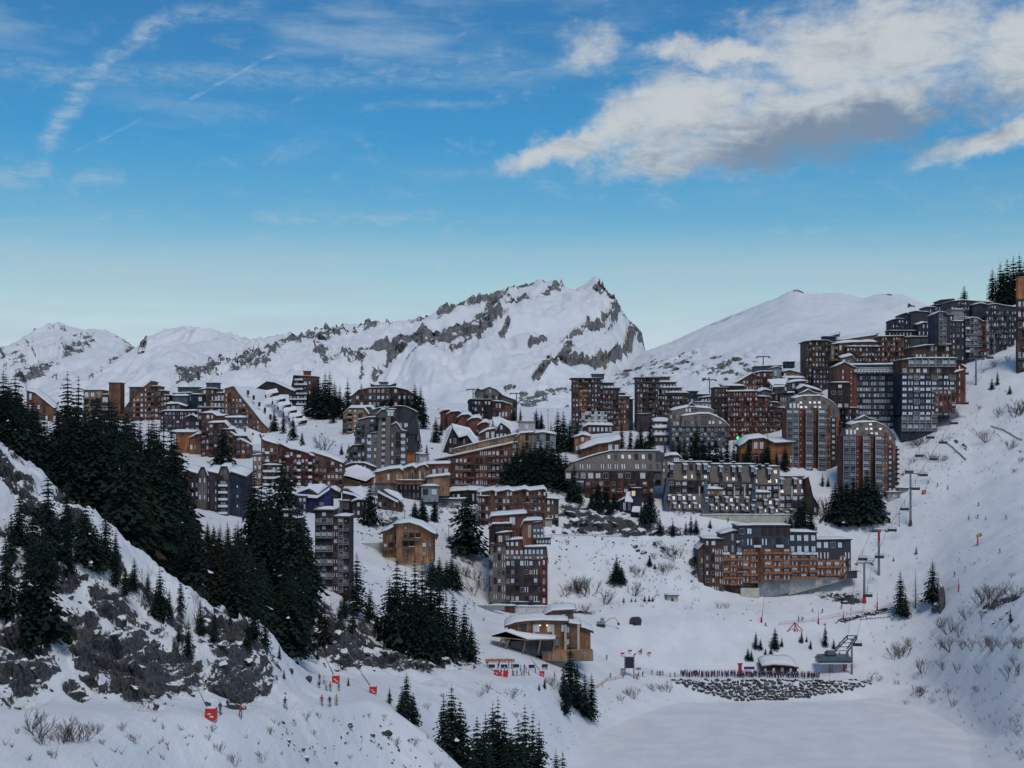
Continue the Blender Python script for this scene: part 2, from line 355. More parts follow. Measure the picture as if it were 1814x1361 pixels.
# ---------------------------------------------------------------- ground: one sheet lofted through surveyed profiles
def zz(D, z): return (D, HY-F*z/D)
LK = -87.35
_k0 = zz(4, -1.9); _k1 = zz(60, -42)
def lk(*ds): return [zz(d, LK) for d in ds]
PROF = {
 -1500: [_k0,_k1,zz(110,-50),(140,1330),(155,1240),(165,1215),(225,500),(260,480),(300,480),(350,490),(420,510),(500,530),(600,550),(700,570),(780,590),(860,600)],
 -500: [_k0,_k1,zz(110,-50),(140,1340),(155,1245),(165,1218),(225,620),(260,600),(300,600),(350,610),(420,630),(500,650),(600,660),(700,670),(780,670),(860,650)],
 0:   [_k0,_k1,zz(115,-50),(150,1361),(165,1262),(175,1235),(235,775),zz(270,-2),zz(310,2),zz(350,4),zz(420,5),zz(500,8),zz(600,10),zz(700,14),zz(780,20),zz(860,28)],
 150: [_k0,_k1,zz(120,-58),(160,1361),(176,1265),(187,1240),(240,885),zz(275,-15),zz(310,-13),zz(350,-12),zz(420,-10),zz(500,-8),zz(600,-4),zz(700,5),zz(780,14),zz(860,26)],
 300: [_k0,_k1,zz(140,-70),(180,1361),(188,1268),(199,1245),(248,1020),zz(285,-32),zz(320,-30),zz(360,-28),zz(430,-24),zz(520,-18),zz(620,-10),zz(700,0),zz(780,14),zz(860,30)],
 420: [_k0,_k1,zz(150,-75),(190,1361),(200,1272),(211,1247),(254,1090),zz(290,-42),zz(325,-41),zz(365,-38),zz(440,-34),zz(530,-22),zz(620,-13),zz(700,0),zz(780,13),zz(860,32)],
 500: [_k0,_k1,zz(165,-80),(204,1361),(217,1264),(228,1240),(260,1140),zz(295,-47),zz(330,-48),zz(370,-45),zz(440,-37),zz(530,-24),zz(610,-14),zz(690,0),zz(780,16),zz(860,34)],
 560: [_k0,_k1,zz(175,-82),(218,1361),(232,1258),(262,1232),(300,1212),(325,1200),zz(345,-47),zz(375,-43),zz(440,-38),zz(525,-26),zz(610,-15),zz(690,0),zz(780,16),zz(860,35)],
 610: [_k0,_k1,zz(185,-84),(232,1361),(247,1250),(275,1232),(305,1213),(335,1200),(352,1160),(380,1100),(440,1040),(520,930),(600,870),(680,800),(780,750),(860,697)],
 665: [_k0,_k1,zz(195,-85),(245,1361),(262,1230),(285,1235),(310,1222),(345,1200),(362,1165),(390,1135),(450,1080),(520,950),(590,880),(670,800),(770,730),(850,693)],
 740: [_k0,_k1,zz(205,-86),(255,1361),(266,1278),zz(285,-60),(330,1235),(358,1203),(372,1180),(400,1155),(450,1100),(525,960),(590,890),(660,810),(760,740),(850,700)],
 830: [_k0,_k1,zz(205,-87),(248,1400),(262,1362),zz(290,-75),(340,1265),(375,1207),(390,1195),(415,1172),(460,1120),(530,1060),(575,930),(650,830),(760,750),(850,710)],
 920: [_k0,_k1,zz(200,-87),(240,1600),(260,1500),(300,1480),(360,1330),(392,1212),(410,1198),(440,1168),(480,1130),(535,1085),(575,930),(600,875),(760,755),(860,715)],
 1000:[_k0,_k1]+lk(180,240,300,350,390)+[(432,1212),(450,1195),(480,1165),(505,1120),(540,1080),(575,950),(600,880),(700,790),(880,715)],
 1060:[_k0,_k1]+lk(180,240,320,390,436)+[(465,1235),(478,1200),(500,1160),(520,1110),(548,1060),(580,950),(602,885),(690,790),(890,705)],
 1190:[_k0,_k1]+lk(180,240,320,400,490)+[(497,1207),(503,1200),(512,1193),(530,1110),(552,1062),(585,948),(602,900),(680,800),(900,690)],
 1350:[_k0,_k1]+lk(180,240,330,420,491)+[(499,1203.5),(506,1199),(516,1192),(540,1100),(565,1058),(592,950),(606,905),(660,800),(880,668)],
 1480:[_k0,_k1]+lk(180,240,330,420,492)+[(500,1204),(508,1199),(518,1190),(542,1095),(568,1045),(598,940),(618,888),(700,740),(860,575)],
 1570:[_k0,_k1]+lk(180,240,330,420,500)+[(506,1215),(515,1195),(528,1150),(545,1090),(570,1020),(600,935),(625,860),(660,765),(850,562)],
 1650:[_k0,_k1]+lk(180,240,330,400,470)+[(495,1215),(505,1170),(520,1120),(545,1050),(575,970),(605,890),(635,800),(680,715),(860,545)],
 1730:[_k0,_k1]+lk(180,240,320,380,430)+[(445,1240),(460,1170),(480,1110),(515,1030),(560,940),(600,860),(640,770),(690,665),(840,533)],
 1814:[_k0,_k1]+lk(160,240)+[(320,1460),(372,1361),(392,1290),(410,1210),(425,1140),(445,1080),(490,1000),(540,920),(590,830),(630,750),(680,650),(830,512)],
 2300:[_k0,_k1,zz(160,-86),(240,1500),(300,1350),(340,1250),(365,1180),(385,1100),(405,1040),(430,980),(470,900),(520,820),(570,730),(620,650),(670,560),(800,430)],
 3300:[_k0,_k1,zz(160,-86),(240,1500),(300,1300),(340,1200),(365,1100),(385,1020),(405,960),(430,900),(470,820),(520,740),(570,650),(620,570),(670,480),(800,350)],
}
NSEG = [6, 6, 14, 44, 22, 120, 26, 44, 36, 34, 40, 40, 36, 36, 34, 26]
RW = [.3,.6,.9,.9,.25,.12,.9,.6,.15,.15,.5,.45,.4,.5,.6,1.0,1.0]      # roughness of the ground at each knot
cols = np.concatenate([np.arange(-1500, -40, 40), np.arange(-40, 1860, 3.2), np.arange(1860, 3300, 40)])
keys = sorted(PROF); KP = np.array(keys, float)
KD = np.array([[k[0] for k in PROF[c]] + [1150] for c in keys], float)
KZ = np.array([[(HY-k[1])/F*k[0] for k in PROF[c]] for c in keys], float)
KZ = np.hstack([KZ, (KZ[:, -1:]*.25-10)])
def colint(K): return np.array([np.interp(cols, KP, K[:, j]) for j in range(K.shape[1])])   # knots x cols
CD, CZ = colint(KD), colint(KZ)
tt = np.concatenate([np.linspace(j, j+1, n, endpoint=False) for j, n in enumerate(NSEG)]+[[len(NSEG)]])
i0 = np.minimum(tt.astype(int), len(NSEG)-1); fr = (tt-i0)[:, None]
GD = CD[i0]*(1-fr)+CD[i0+1]*fr; GZ = CZ[i0]*(1-fr)+CZ[i0+1]*fr
GR = np.interp(tt, np.arange(len(RW)), RW)[:, None]*np.ones_like(GD)
GZ = gsm(gsm(GZ, 5, 0), 7, 1); GD = gsm(gsm(GD, 5, 0), 7, 1)
PXG = np.repeat(cols[None, :], len(tt), 0)
GX = (PXG-CX)/F*GD
SCR = HY-F*GZ/GD                                                        # where each ground vertex lies in the photo
def ell(cx, cy, rx, ry, rot=0.):
    c, s = math.cos(math.radians(rot)), math.sin(math.radians(rot)); dx = PXG-cx; dy = SCR-cy
    a = (dx*c+dy*s)/rx; b = (-dx*s+dy*c)/ry
    return np.clip(1.6-1.2*np.sqrt(a*a+b*b), 0, 1)
near = (GD < 262).astype(float); mid = ((GD > 330) & (GD < 425)).astype(float); vil = ((GD > 540) & (GD < 640)).astype(float)
RK = np.zeros_like(GD)
for a in [(60,890,70,16,50,.8),(30,830,40,14,40,.7),(150,940,60,16,55,.75),(215,1000,50,16,55,.8),(20,1000,30,30,40,.6),(110,1000,30,16,45,.6),(280,1060,50,12,45,.8),(225,1165,95,62,32,1),(165,1120,60,30,25,1),(40,1175,62,62,25,1),(250,1215,60,22,10,1),(425,1185,55,55,30,1),(400,1130,50,38,40,1),(190,1070,40,26,50,1),
          (105,1028,45,20,20,1),(330,1180,40,30,40,.8),(135,1225,26,13,35,1),(300,1095,45,18,40,.6),(60,1080,40,24,40,.7),(30,960,30,16,30,.6),(130,880,40,12,50,.6)]:
    RK = np.maximum(RK, near*ell(*a[:5])*a[5])
for a in [(590,1130,60,42,20,1),(640,1165,50,24,10,1),(700,1170,60,16,0,.9),(775,1172,70,14,0,.95),(540,1085,50,34,30,.8),(640,1110,60,18,20,.6),(700,1140,60,14,0,.7)]:
    RK = np.maximum(RK, mid*ell(*a[:5])*a[5])
for a in [(1060,930,70,15,4,.95),(1130,940,90,9,0,.9),(1010,905,22,14,0,.9),(1060,905,50,10,0,.6),(690,925,60,12,0,.7),(790,900,40,12,10,.6),(1180,975,30,8,20,.6),
          (1230,1000,8,30,5,.7)]:
    RK = np.maximum(RK, vil*ell(*a[:5])*a[5])
rgt = ((GD > 380) & (GD < 640)).astype(float)
for a in [(1500,1062,22,9,10,.9),(1530,1090,60,4,-12,.7),(1780,1065,40,8,-25,.7),(1690,780,45,3,38,.6),(1790,790,40,3,35,.6),(1030,1083,30,4,0,.7),(1460,1055,20,6,0,.5)]:
    RK = np.maximum(RK, rgt*ell(*a[:5])*a[5])
# upper village bank
RK = np.maximum(RK, (GD > 700)*ell(1775, 520, 50, 10, -5)*.8)
cell, _ = worley(GX/4.2+GZ/9., GZ/2.6+GD/14.); cell2, _ = worley(GX/1.7, GZ/1.5+GD/6., 3)
rg = ridged(GX/11., GD/16.+GZ/8., 5, 2)
rough = fbm(GX/34., GD/34., 5, 4)*1.5 + fbm(GX/9., GD/9., 4, 9)*.38 + fbm(GX/60., GD/60., 2, 6)*1.2
rough *= GR
lakeish = np.clip((GZ+86.6)/4, 0, 1)
GZ2 = GZ + rough*lakeish
RK = np.where(RK > 0, np.clip(RK+(ridged(GX/9., GZ/6.+GD/12., 4, 14)-.55)*1.3, 0, 1), 0)
rkm = np.clip(RK*1.3, 0, 1)
amp = np.interp(GD, [150, 260, 400, 700], [1.3, 1.5, 1.1, .5])
GY2 = GD - rkm*amp*((cell-.35)*3.0+(cell2-.5)*1.0+rg*1.2)
GZ2 = GZ2 + rkm*amp*((cell2-.5)*1.6+(cell-.5)*2.0)
# ledges and small terrace steps of rock-strewn slope on the near spur
sp_ = np.clip(near*((GD > 178)), 0, 1); GZ2 = GZ2 + sp_*GR*(ridged(GX/7., GD/7., 4, 8)-.5)*1.5
bump_ = np.clip((GD-205)/20, 0, 1)*np.clip((275-GD)/15, 0, 1)*np.clip((640-PXG)/120, 0, 1)
GZ2 = GZ2+bump_*((ridged(GX/13., GD/17., 4, 33)-.6)*5.5+fbm(GX/4., GD/5., 4, 35)*.8)
midb = np.clip((GD-335)/20, 0, 1)*np.clip((480-GD)/40, 0, 1)*np.clip((860-PXG)/60, 0, 1)
GZ2 = GZ2+midb*((ridged(GX/12., GD/15., 4, 43)-.6)*3.2)
slop = np.clip((GD-380)/30, 0, 1)*np.clip((PXG-1500)/120, 0, 1)
GZ2 = GZ2+slop*((ridged(GX/30., GD/40., 3, 53)-.6)*2.2)*lakeish
GX2 = (PXG-CX)/F*GD
nr, nc = GD.shape
verts = np.stack([GX2, GY2, GZ2], -1).reshape(-1, 3)
ii = np.arange(nr*nc).reshape(nr, nc)
quads = np.stack([ii[:-1, :-1], ii[:-1, 1:], ii[1:, 1:], ii[1:, :-1]], -1).reshape(-1, 4)
def gridmesh(name, verts, quads, attr, mat):
    me = bpy.data.meshes.new(name)
    me.vertices.add(len(verts)); me.vertices.foreach_set('co', verts.astype(np.float32).ravel())
    me.loops.add(quads.size); me.loops.foreach_set('vertex_index', quads.astype(np.int32).ravel())
    me.polygons.add(len(quads)); me.polygons.foreach_set('loop_start', np.arange(0, quads.size, 4, dtype=np.int32))
    me.polygons.foreach_set('use_smooth', np.ones(len(quads), bool))
    if attr is not None:
        a = me.attributes.new('rock', 'FLOAT', 'POINT'); a.data.foreach_set('value', attr.astype(np.float32).ravel())
    me.materials.append(M(mat)); me.update(calc_edges=True); me.validate()
    return link(name, me)
tag(gridmesh('snowy_ground', verts, quads, RK, 'ground_snow'), kind='structure')
# ground look-ups
def gz(px, D):
    i = int(np.clip(np.searchsorted(cols, px)-1, 0, len(cols)-2)); u = (px-cols[i])/(cols[i+1]-cols[i])
    return float((1-u)*np.interp(D, GY2[:, i], GZ2[:, i]) + u*np.interp(D, GY2[:, i+1], GZ2[:, i+1]))
def hit(px, py, dmin=120., dmax=1000.):
    i = int(np.clip(np.searchsorted(cols, px), 0, len(cols)-1))
    d = GY2[:, i]; s = HY-F*GZ2[:, i]/d
    for j in range(1, nr):
        if d[j] < dmin or d[j-1] > dmax: continue
        if s[j] <= py:
            if s[j-1] <= py: return float(max(d[j], dmin))
            u = (s[j-1]-py)/(s[j-1]-s[j]); return float(d[j-1]+(d[j]-d[j-1])*u)
    return dmax
def G(px, py, dmin=120., dmax=1000.):
    D = hit(px, py, dmin, dmax); return Vector(((px-CX)/F*D, D, max(gz(px, D), -87.0)))
def GDp(px, D): return Vector(((px-CX)/F*D, D, max(gz(px, D), -87.0)))
# frozen lake
lx = np.linspace(-40, 330, 220); ly = np.linspace(170, 520, 220); LX, LY = np.meshgrid(lx, ly)
LZ = -87.0+fbm(LX/40., LY/40., 4, 3)*.22+fbm(LX/8., LY/14., 3, 5)*.05
li = np.arange(LX.size).reshape(LX.shape); lq = np.stack([li[:-1, :-1], li[:-1, 1:], li[1:, 1:], li[1:, :-1]], -1).reshape(-1, 4)
tag(gridmesh('frozen_lake', np.stack([LX, LY, LZ], -1).reshape(-1, 3), lq, None, 'ground_snow'), kind='structure')
# far plain to the horizon
xs_ = np.linspace(-26000, 26000, 40); ys_ = np.linspace(1000, 40000, 40); A_, B_ = np.meshgrid(xs_, ys_); C_ = np.full(A_.shape, -160.)
pi_ = np.arange(A_.size).reshape(A_.shape); pq = np.stack([pi_[:-1, :-1], pi_[:-1, 1:], pi_[1:, 1:], pi_[1:, :-1]], -1).reshape(-1, 4)
tag(gridmesh('valley_floor', np.stack([A_, B_, C_], -1).reshape(-1, 3), pq, None, 'snow'), kind='structure')
# ---------------------------------------------------------------- mountains
def mountain(name, ridge, D0, D1, pxr, step, rows, rocks, seed, amp=1.0, foot=790, bow=.75, gul=1.0, backd=1.35, jag=1.0):
    c = np.arange(pxr[0], pxr[1], step); rp = np.array(ridge, float)
    ry = np.interp(c, rp[:, 0], rp[:, 1]) + fbm(c/9., c*0+seed, 4, seed)*2.6*jag
    t = np.concatenate([np.linspace(0, 1, rows), np.linspace(1, 2, 30)[1:]])[:, None]
    tf = np.minimum(t, 1); tb = np.maximum(t-1, 0)
    zr = (HY-ry)/F*D1; zf = (HY-foot)/F*D0; sg = max(3, int(34/step)); kk = np.exp(-.5*(np.arange(-3*sg, 3*sg+1)/sg)**2); zs = np.convolve(np.pad(zr, 3*sg, mode='edge'), kk/kk.sum(), mode='valid')
    prof = tf**bow; tz_ = tf**5
    D = D0+(D1-D0)*tf+(D1*(backd-1))*tb
    Zm = zf+((zs[None, :]*(1-tz_)+zr[None, :]*tz_)-zf)*prof; Zm = Zm*(1-tb)-200*tb
    X = (c[None, :]-CX)/F*D + 0*Zm; D = D+0*Zm
    S = HY-F*Zm/D; PX = c[None, :]+0*Zm
    w = np.clip((1-tf)*6, 0, 1)*np.clip(tf*4, 0, 1)
    k = D1/2600.
    wx = fbm(X/(160*k), D/(260*k), 3, seed+8)*.6; g = ridged(X/(150*k)+wx, D/(330*k)+wx, 6, seed, .55); n = fbm(X/(45*k), D/(80*k), 5, seed+3)
    Z2 = Zm+w*((g-.55)*62*k*gul+(ridged(X/(40*k)+wx*2, D/(95*k)+wx*2, 4, seed+40)-.55)*17*k*gul+n*9*k)*amp
    R = np.zeros_like(Zm)
    for poly, wd, st in rocks:
        pts = np.array(poly, float); dm = np.full(Zm.shape, 1e9)
        for a, b in zip(pts[:-1], pts[1:]) if len(pts) > 1 else [(pts[0], pts[0]+.01)]:
            ab = b-a; L = (ab**2).sum()
            u = np.clip(((PX-a[0])*ab[0]+(S-a[1])*ab[1])/L, 0, 1)
            dm = np.minimum(dm, np.hypot(PX-a[0]-u*ab[0], S-a[1]-u*ab[1]))
        R = np.maximum(R, np.clip(1.35-dm/wd, 0, 1)*min(1.1, st*1.22))
    R *= np.clip((2-t)*1.0, 0, 1)
    cv, _ = worley(PX/14., S/7., seed); Z2 = Z2+w*np.clip(R, 0, 1)*((cv-.5)*9+(ridged(PX/9., S/5., 4, seed)-.5)*18)*k*amp
    D2 = D-w*np.clip(R, 0, 1)*(cv-.4)*25*k
    v = np.stack([X, D2, Z2], -1).reshape(-1, 3)
    q_ = np.arange(Zm.size).reshape(Zm.shape); q = np.stack([q_[:-1, :-1], q_[:-1, 1:], q_[1:, 1:], q_[1:, :-1]], -1).reshape(-1, 4)
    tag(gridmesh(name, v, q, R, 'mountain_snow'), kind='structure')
    def at(px, py):
        i = int(np.clip(round((px-c[0])/step), 0, len(c)-1)); s = HY-F*Z2[:, i]/D2[:, i]
        j = int(np.argmax(s <= py)); return Vector(((px-CX)/F*D2[j, i], D2[j, i], Z2[j, i]))
    return at
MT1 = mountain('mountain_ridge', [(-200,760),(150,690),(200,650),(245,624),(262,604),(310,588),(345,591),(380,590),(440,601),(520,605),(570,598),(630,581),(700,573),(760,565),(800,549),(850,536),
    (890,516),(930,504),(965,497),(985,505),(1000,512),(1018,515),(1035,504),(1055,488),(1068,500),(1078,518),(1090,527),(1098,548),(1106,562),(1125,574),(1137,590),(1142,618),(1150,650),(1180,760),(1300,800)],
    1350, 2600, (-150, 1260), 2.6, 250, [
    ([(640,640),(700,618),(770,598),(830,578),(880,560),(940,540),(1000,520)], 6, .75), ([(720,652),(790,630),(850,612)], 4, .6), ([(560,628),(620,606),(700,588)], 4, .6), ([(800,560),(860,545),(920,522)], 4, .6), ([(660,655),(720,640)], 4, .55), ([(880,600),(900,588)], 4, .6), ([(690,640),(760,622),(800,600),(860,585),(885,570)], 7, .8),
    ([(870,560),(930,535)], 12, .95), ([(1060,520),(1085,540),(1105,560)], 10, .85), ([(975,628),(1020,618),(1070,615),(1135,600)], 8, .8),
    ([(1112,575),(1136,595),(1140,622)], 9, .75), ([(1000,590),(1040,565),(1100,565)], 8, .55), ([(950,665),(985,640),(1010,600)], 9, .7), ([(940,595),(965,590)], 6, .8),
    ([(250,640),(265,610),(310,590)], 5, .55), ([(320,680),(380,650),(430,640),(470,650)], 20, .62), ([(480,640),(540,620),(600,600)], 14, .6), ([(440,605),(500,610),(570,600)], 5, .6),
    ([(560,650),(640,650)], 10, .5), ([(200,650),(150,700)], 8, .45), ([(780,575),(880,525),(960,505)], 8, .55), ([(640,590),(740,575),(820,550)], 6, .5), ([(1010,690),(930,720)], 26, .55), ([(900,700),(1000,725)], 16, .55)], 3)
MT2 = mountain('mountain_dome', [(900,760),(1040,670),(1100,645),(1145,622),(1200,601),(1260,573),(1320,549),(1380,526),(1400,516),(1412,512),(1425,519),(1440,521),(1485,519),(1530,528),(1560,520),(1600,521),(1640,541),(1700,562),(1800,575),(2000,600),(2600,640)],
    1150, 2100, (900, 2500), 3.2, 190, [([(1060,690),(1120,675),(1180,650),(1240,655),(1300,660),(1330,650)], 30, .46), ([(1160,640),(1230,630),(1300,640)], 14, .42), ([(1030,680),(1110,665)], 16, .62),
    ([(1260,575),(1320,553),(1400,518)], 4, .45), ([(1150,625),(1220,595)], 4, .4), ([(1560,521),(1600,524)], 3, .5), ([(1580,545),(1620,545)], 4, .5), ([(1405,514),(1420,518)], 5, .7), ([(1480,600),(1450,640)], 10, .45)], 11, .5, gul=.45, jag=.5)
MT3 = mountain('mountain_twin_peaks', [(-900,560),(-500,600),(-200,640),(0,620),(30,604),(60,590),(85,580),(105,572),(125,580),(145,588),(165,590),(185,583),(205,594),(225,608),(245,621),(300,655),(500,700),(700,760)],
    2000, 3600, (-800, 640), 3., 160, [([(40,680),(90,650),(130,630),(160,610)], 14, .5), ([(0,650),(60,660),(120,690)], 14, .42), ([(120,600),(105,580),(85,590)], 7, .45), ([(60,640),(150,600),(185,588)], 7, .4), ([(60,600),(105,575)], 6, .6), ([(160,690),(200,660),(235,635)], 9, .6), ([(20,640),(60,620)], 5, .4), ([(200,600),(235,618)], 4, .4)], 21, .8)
wood('chaletwood', (.36, .175, .085))
# ---------------------------------------------------------------- buildings
UNIT = {}
def unit(kind, *k):
    key = (kind,)+k
    if key in UNIT: return UNIT[key]
    b = MB()
    if kind == 'window':                       # two sashes in a frame, unit wide and tall, panes set back
        pane, frame, split, sur = k
        if sur: b.box(-.66,.66,-.05,.0,-.22,1.22,'darkwood')  # flat dark panel painting the shade of a recessed loggia
        b.box(-.5,.5,-.10,.02,0,.07,frame); b.box(-.5,.5,-.10,.02,.93,1,frame); b.box(-.5,-.44,-.10,.02,.07,.93,frame); b.box(.44,.5,-.10,.02,.07,.93,frame)
        n = split
        for i in range(1, n):
            x = -.44+.88*i/n; b.box(x-.025,x+.025,-.09,.02,.07,.93,frame)
        b.box(-.44,.44,-.03,.02,.07,.93,pane)
    elif kind == 'shutterwin':                 # dark opening with pale leaves either side
        leaf, frame = k
        b.box(-.24,.24,-.03,.03,0,1,'glassdark'); b.box(-.5,-.24,-.12,.02,0,1,leaf); b.box(.24,.5,-.12,.02,0,1,leaf)
        b.box(-.02,.02,-.06,.02,0,1,frame)
    elif kind == 'balcony':
        par, rail = k
        b.box(-.5,.5,-1.2,.05,0,.06,'eave'); b.box(-.5,.5,-1.2,-1.12,.06,.9,par); b.box(-.5,-.47,-1.12,.05,.06,.9,par); b.box(.47,.5,-1.12,.05,.06,.9,par)
        b.box(-.51,.51,-1.24,-1.08,.9,1.0,rail)
    elif kind == 'cell':                       # white framed bay: posts, slab, recess and rail
        b.box(-.5,-.44,-.9,.02,0,1,'framewhite'); b.box(.44,.5,-.9,.02,0,1,'framewhite'); b.box(-.44,.44,-.9,.02,0,.07,'framewhite')
        b.box(-.44,.44,-.88,-.84,.07,.34,'bluegrey'); b.box(-.44,.44,-.90,-.82,.34,.38,'framewhite')
    UNIT[key] = b.mesh(kind)
    return UNIT[key]
PANES = ['glasspale']*8+['glassmid']*3+['glassdark']+['glasswarm']
class Building:
    def __init__(s, name, label, px, py, D, cat='apartment building', group=None, front='orange', rng=1):
        D = hit(px, min(py, HY+900)+1, D*.72 if D > 500 else D*.93)+1.5
        s.cat = cat; s.lab = label; s.k = D/F; s.px = px; s.py = py; s.D = D; s.n = 0; s.r = random.Random(rng+int(px*7+py))
        s.root = tag(link(name, None, None, P(px, py, D)), label, cat, group); s.root.empty_display_size = 2
    def X(s, px): return (px-s.px)*s.k
    def Z(s, py): return (s.py-py)*s.k
    def blk(s, x0, x1, top, base, mat='brown', n=0, m=0, pat='w', y=0., d=14, ya=0., lean=0., rise=0., snow=.55, eave='eave', over=.5, rail='snow', par=None,
            name='wall', skip=.06, frame=None, ww=.62, wh=.58, inset=.0, band=None, wmin=.0):
        """one wall volume: front outline (photo columns and rows turned to metres), with its roof slab, snow, windows and balconies"""
        k = s.k; s.n += 1; y = y+.017*s.n; d = d+.013*s.n
        tp = [(x0, top), (x1, top)] if not isinstance(top, list) else top
        bs = base if isinstance(base, tuple) else (base, base)
        poly = [(s.X(x0), s.Z(bs[0]))]+[(s.X(a), s.Z(b)) for a, b in tp]+[(s.X(x1), s.Z(bs[1]))]
        pz = [p for i, p in enumerate(poly) if i == 0 or p != poly[i-1]]
        zb = min(p[1] for p in pz); zt = max(p[1] for p in pz); xa = s.X(x0); xb = s.X(x1)
        ext = 2.5 if 'big orange timber block' in s.lab else 7 if s.cat in ('apartment building', 'tower block') and 'terrace of slanting' not in s.lab else 1.7 if s.cat == 'restaurant' else 2.0
        pf = [(x, z-ext if (z < 5 and i in (0, len(pz)-1)) else z) for i, (x, z) in enumerate(pz)] if not lean else pz
        mb = MB(); mb.prism(pf, y, y+d, mat, rise, lean, ya); w = mb.obj(name, s.root)
        if ya and not lean: pass
        def fy(x, z): return y+lean*(z-zb)/max(zt-zb, .1)+ya*(x-xa)/max(xb-xa, .1)
        T = [(s.X(a), s.Z(b)) for a, b in tp]
        rob = None
        if eave:
            rb = MB(); th = .35
            for (ax, az), (bx, bz) in zip(T[:-1], T[1:]):
                if abs(bx-ax) < .3: continue
                L = -over if (ax, az) == T[0] else 0; R = over if (bx, bz) == T[-1] else 0
                sl = (bz-az)/(bx-ax)
                yf0, yf1 = fy(ax, az)-over, fy(bx, bz)-over
                A0 = (ax+L, az+L*sl); B0 = (bx+R, bz+R*sl); yb = y+d+over*.5
                vs = [(A0[0], yf0, A0[1]+.02), (B0[0], yf1, B0[1]+.02), (B0[0], yb, B0[1]+.02+rise), (A0[0], yb, A0[1]+.02+rise)]
                rb.add([*vs, *[(a, b_, c+th) for a, b_, c in vs]], [(0,1,5,4),(1,2,6,5),(2,3,7,6),(3,0,4,7),(4,5,6,7),(3,2,1,0)], eave)
            if rb.v: rob = rb.obj('roof', s.root)
        if snow:
            sb = MB(); N = max(2, int((T[-1][0]-T[0][0])/1.6)); xs = sorted(set([T[0][0]-over*.8]+[T[0][0]+(T[-1][0]-T[0][0])*i/N for i in range(1, N)]+[T[-1][0]+over*.8]+[t[0] for t in T[1:-1]]))
            tx = [t[0] for t in T]; tz = [t[1] for t in T]; NJ = 5; rows = []
            o0 = .42 if eave else .03
            ph = s.r.random()*50
            for i, x in enumerate(xs):
                z = float(np.interp(x, tx, tz)); yf = fy(min(max(x, xa), xb), z)-over*.7; yb = y+d+over*.2
                e = 0.25 if i in (0, len(xs)-1) else 1.0
                col = []
                for j in range(NJ+1):
                    v = j/NJ; h = snow*e*(.85+.45*float(fbm(np.array([x*.35+ph]), np.array([v*3.+ph]), 2, 5)[0]))
                    if j == 0: h *= .75
                    bulge = -.12*snow if j == 0 else 0
                    col.append((x, yf+(yb-yf)*v+bulge, z+o0+rise*v+h))
                col = [(x, yf, z+o0-.02)]+col+[(x, yb, z+o0-.02+rise)]
                rows.append(col)
            m_ = len(rows[0]); vs = [p for c in rows for p in c]; fs = []
            for i in range(len(rows)-1):
                for j in range(m_-1):
                    a = i*m_+j; fs.append((a, a+m_, a+m_+1, a+1))
            fs.append(tuple(range(m_))); fs.append(tuple(reversed(range((len(rows)-1)*m_, len(rows)*m_))))
            sb.add(vs, fs, 'snow'); so_ = sb.obj('roof_snow', rob or s.root, smooth=True)
        if n and m: s.grid(w, s.X(x0), s.X(x1), zb, zt, pz, fy, lean, ya, n, m, pat, rail, par or mat, skip, frame, ww, wh, wmin)
        if band:                                   # storey bands
            for j in range(1, m):
                z = zb+(zt-zb)*j/m; bb = MB(); bb.box(xa+.1, xb-.1, y-.16, y+.05, z-.12, z+.12, band); bb.obj('storey_band', s.root)
        return w
    def grid(s, w, xa, xb, zb, zt, pz, fy, lean, ya, n, m, pat, rail, par, skip, frame, ww, wh, wmin):
        cw = (xb-xa)/n; sh = (zt-zb)/m; sur = n*m >= 12 and ww <= .72 and wmin == 0
        xs = [p[0] for p in pz]; top = sorted((p[0], p[1]) for p in pz[1:-1]); tx = [t[0] for t in top]; tz = [t[1] for t in top]
        rz = math.atan2(ya, xb-xa); rx = -math.atan2(lean, max(zt-zb, .1)); slz = zt-zb
        pats = pat if isinstance(pat, list) else [pat]
        for j in range(m):
            pr = pats[(m-1-j) % len(pats)]
            for i in range(n):
                c = pr[i % len(pr)]
                if c == '.' or s.r.random() < skip: continue
                x = xa+(i+.5)*cw; z = zb+j*sh+.22*sh
                h = sh*wh; wd = min(cw*ww, 3.4)
                if c == 'r': c = s.r.choice('wwwnbbs')
                if top and (z+h > min(np.interp(x-wd/2, tx, tz), np.interp(x+wd/2, tx, tz))-.15 or x-wd/2 < tx[0]-.0+(.0) and z+h > tz[0]-.1): continue
                if c == 'o': wd *= .45; h *= .5; z += sh*.12
                if c == 'n': wd *= .5
                fr = frame or s.r.choice(['framedark', 'framedark', 'framewhite'])
                pane = s.r.choice(PANES)
                if c == 's': me = unit('shutterwin', s.r.choice(['whitepaint', 'whitepaint', 'bluegrey', 'glasspale']), fr)
                elif c in 'Ll': me = unit('window', 'litwin', fr, 2, 0)
                else: me = unit('window', pane if c != 'W' else 'glasspale', fr, 1 if c in 'no' else (3 if wd > 2.6 else 2), int(sur and c not in 'no' and s.r.random() < .5))
                yy = fy(x, z)-.02
                if c == 'f':
                    cm = link('balcony', unit('cell'), w, (x, fy(x, zb+j*sh)-.02, zb+j*sh), (0, 0, rz), (cw*.96, 1, sh*.985))
                    link('window', unit('window', s.r.choice(['glasspale','glasspale','glassmid','glassdark']), 'framewhite', 3, 0), w, (x, yy, z-.08*sh), (rx, 0, rz), (cw*.8, 1, sh*.72)); continue
                if c == 'd':                           # dormer window standing out of the sloping face
                    db = unit('dormer', ) if False else None
                    link('dormer', DORM(), w, (x, yy, z-.05*sh), (0, 0, rz), (wd*1.15, max(.35, abs(lean)/m*1.0)+.55, h*1.15))
                    continue
                link('window', me, w, (x, yy, z), (rx, 0, rz), (wd, 1, h))
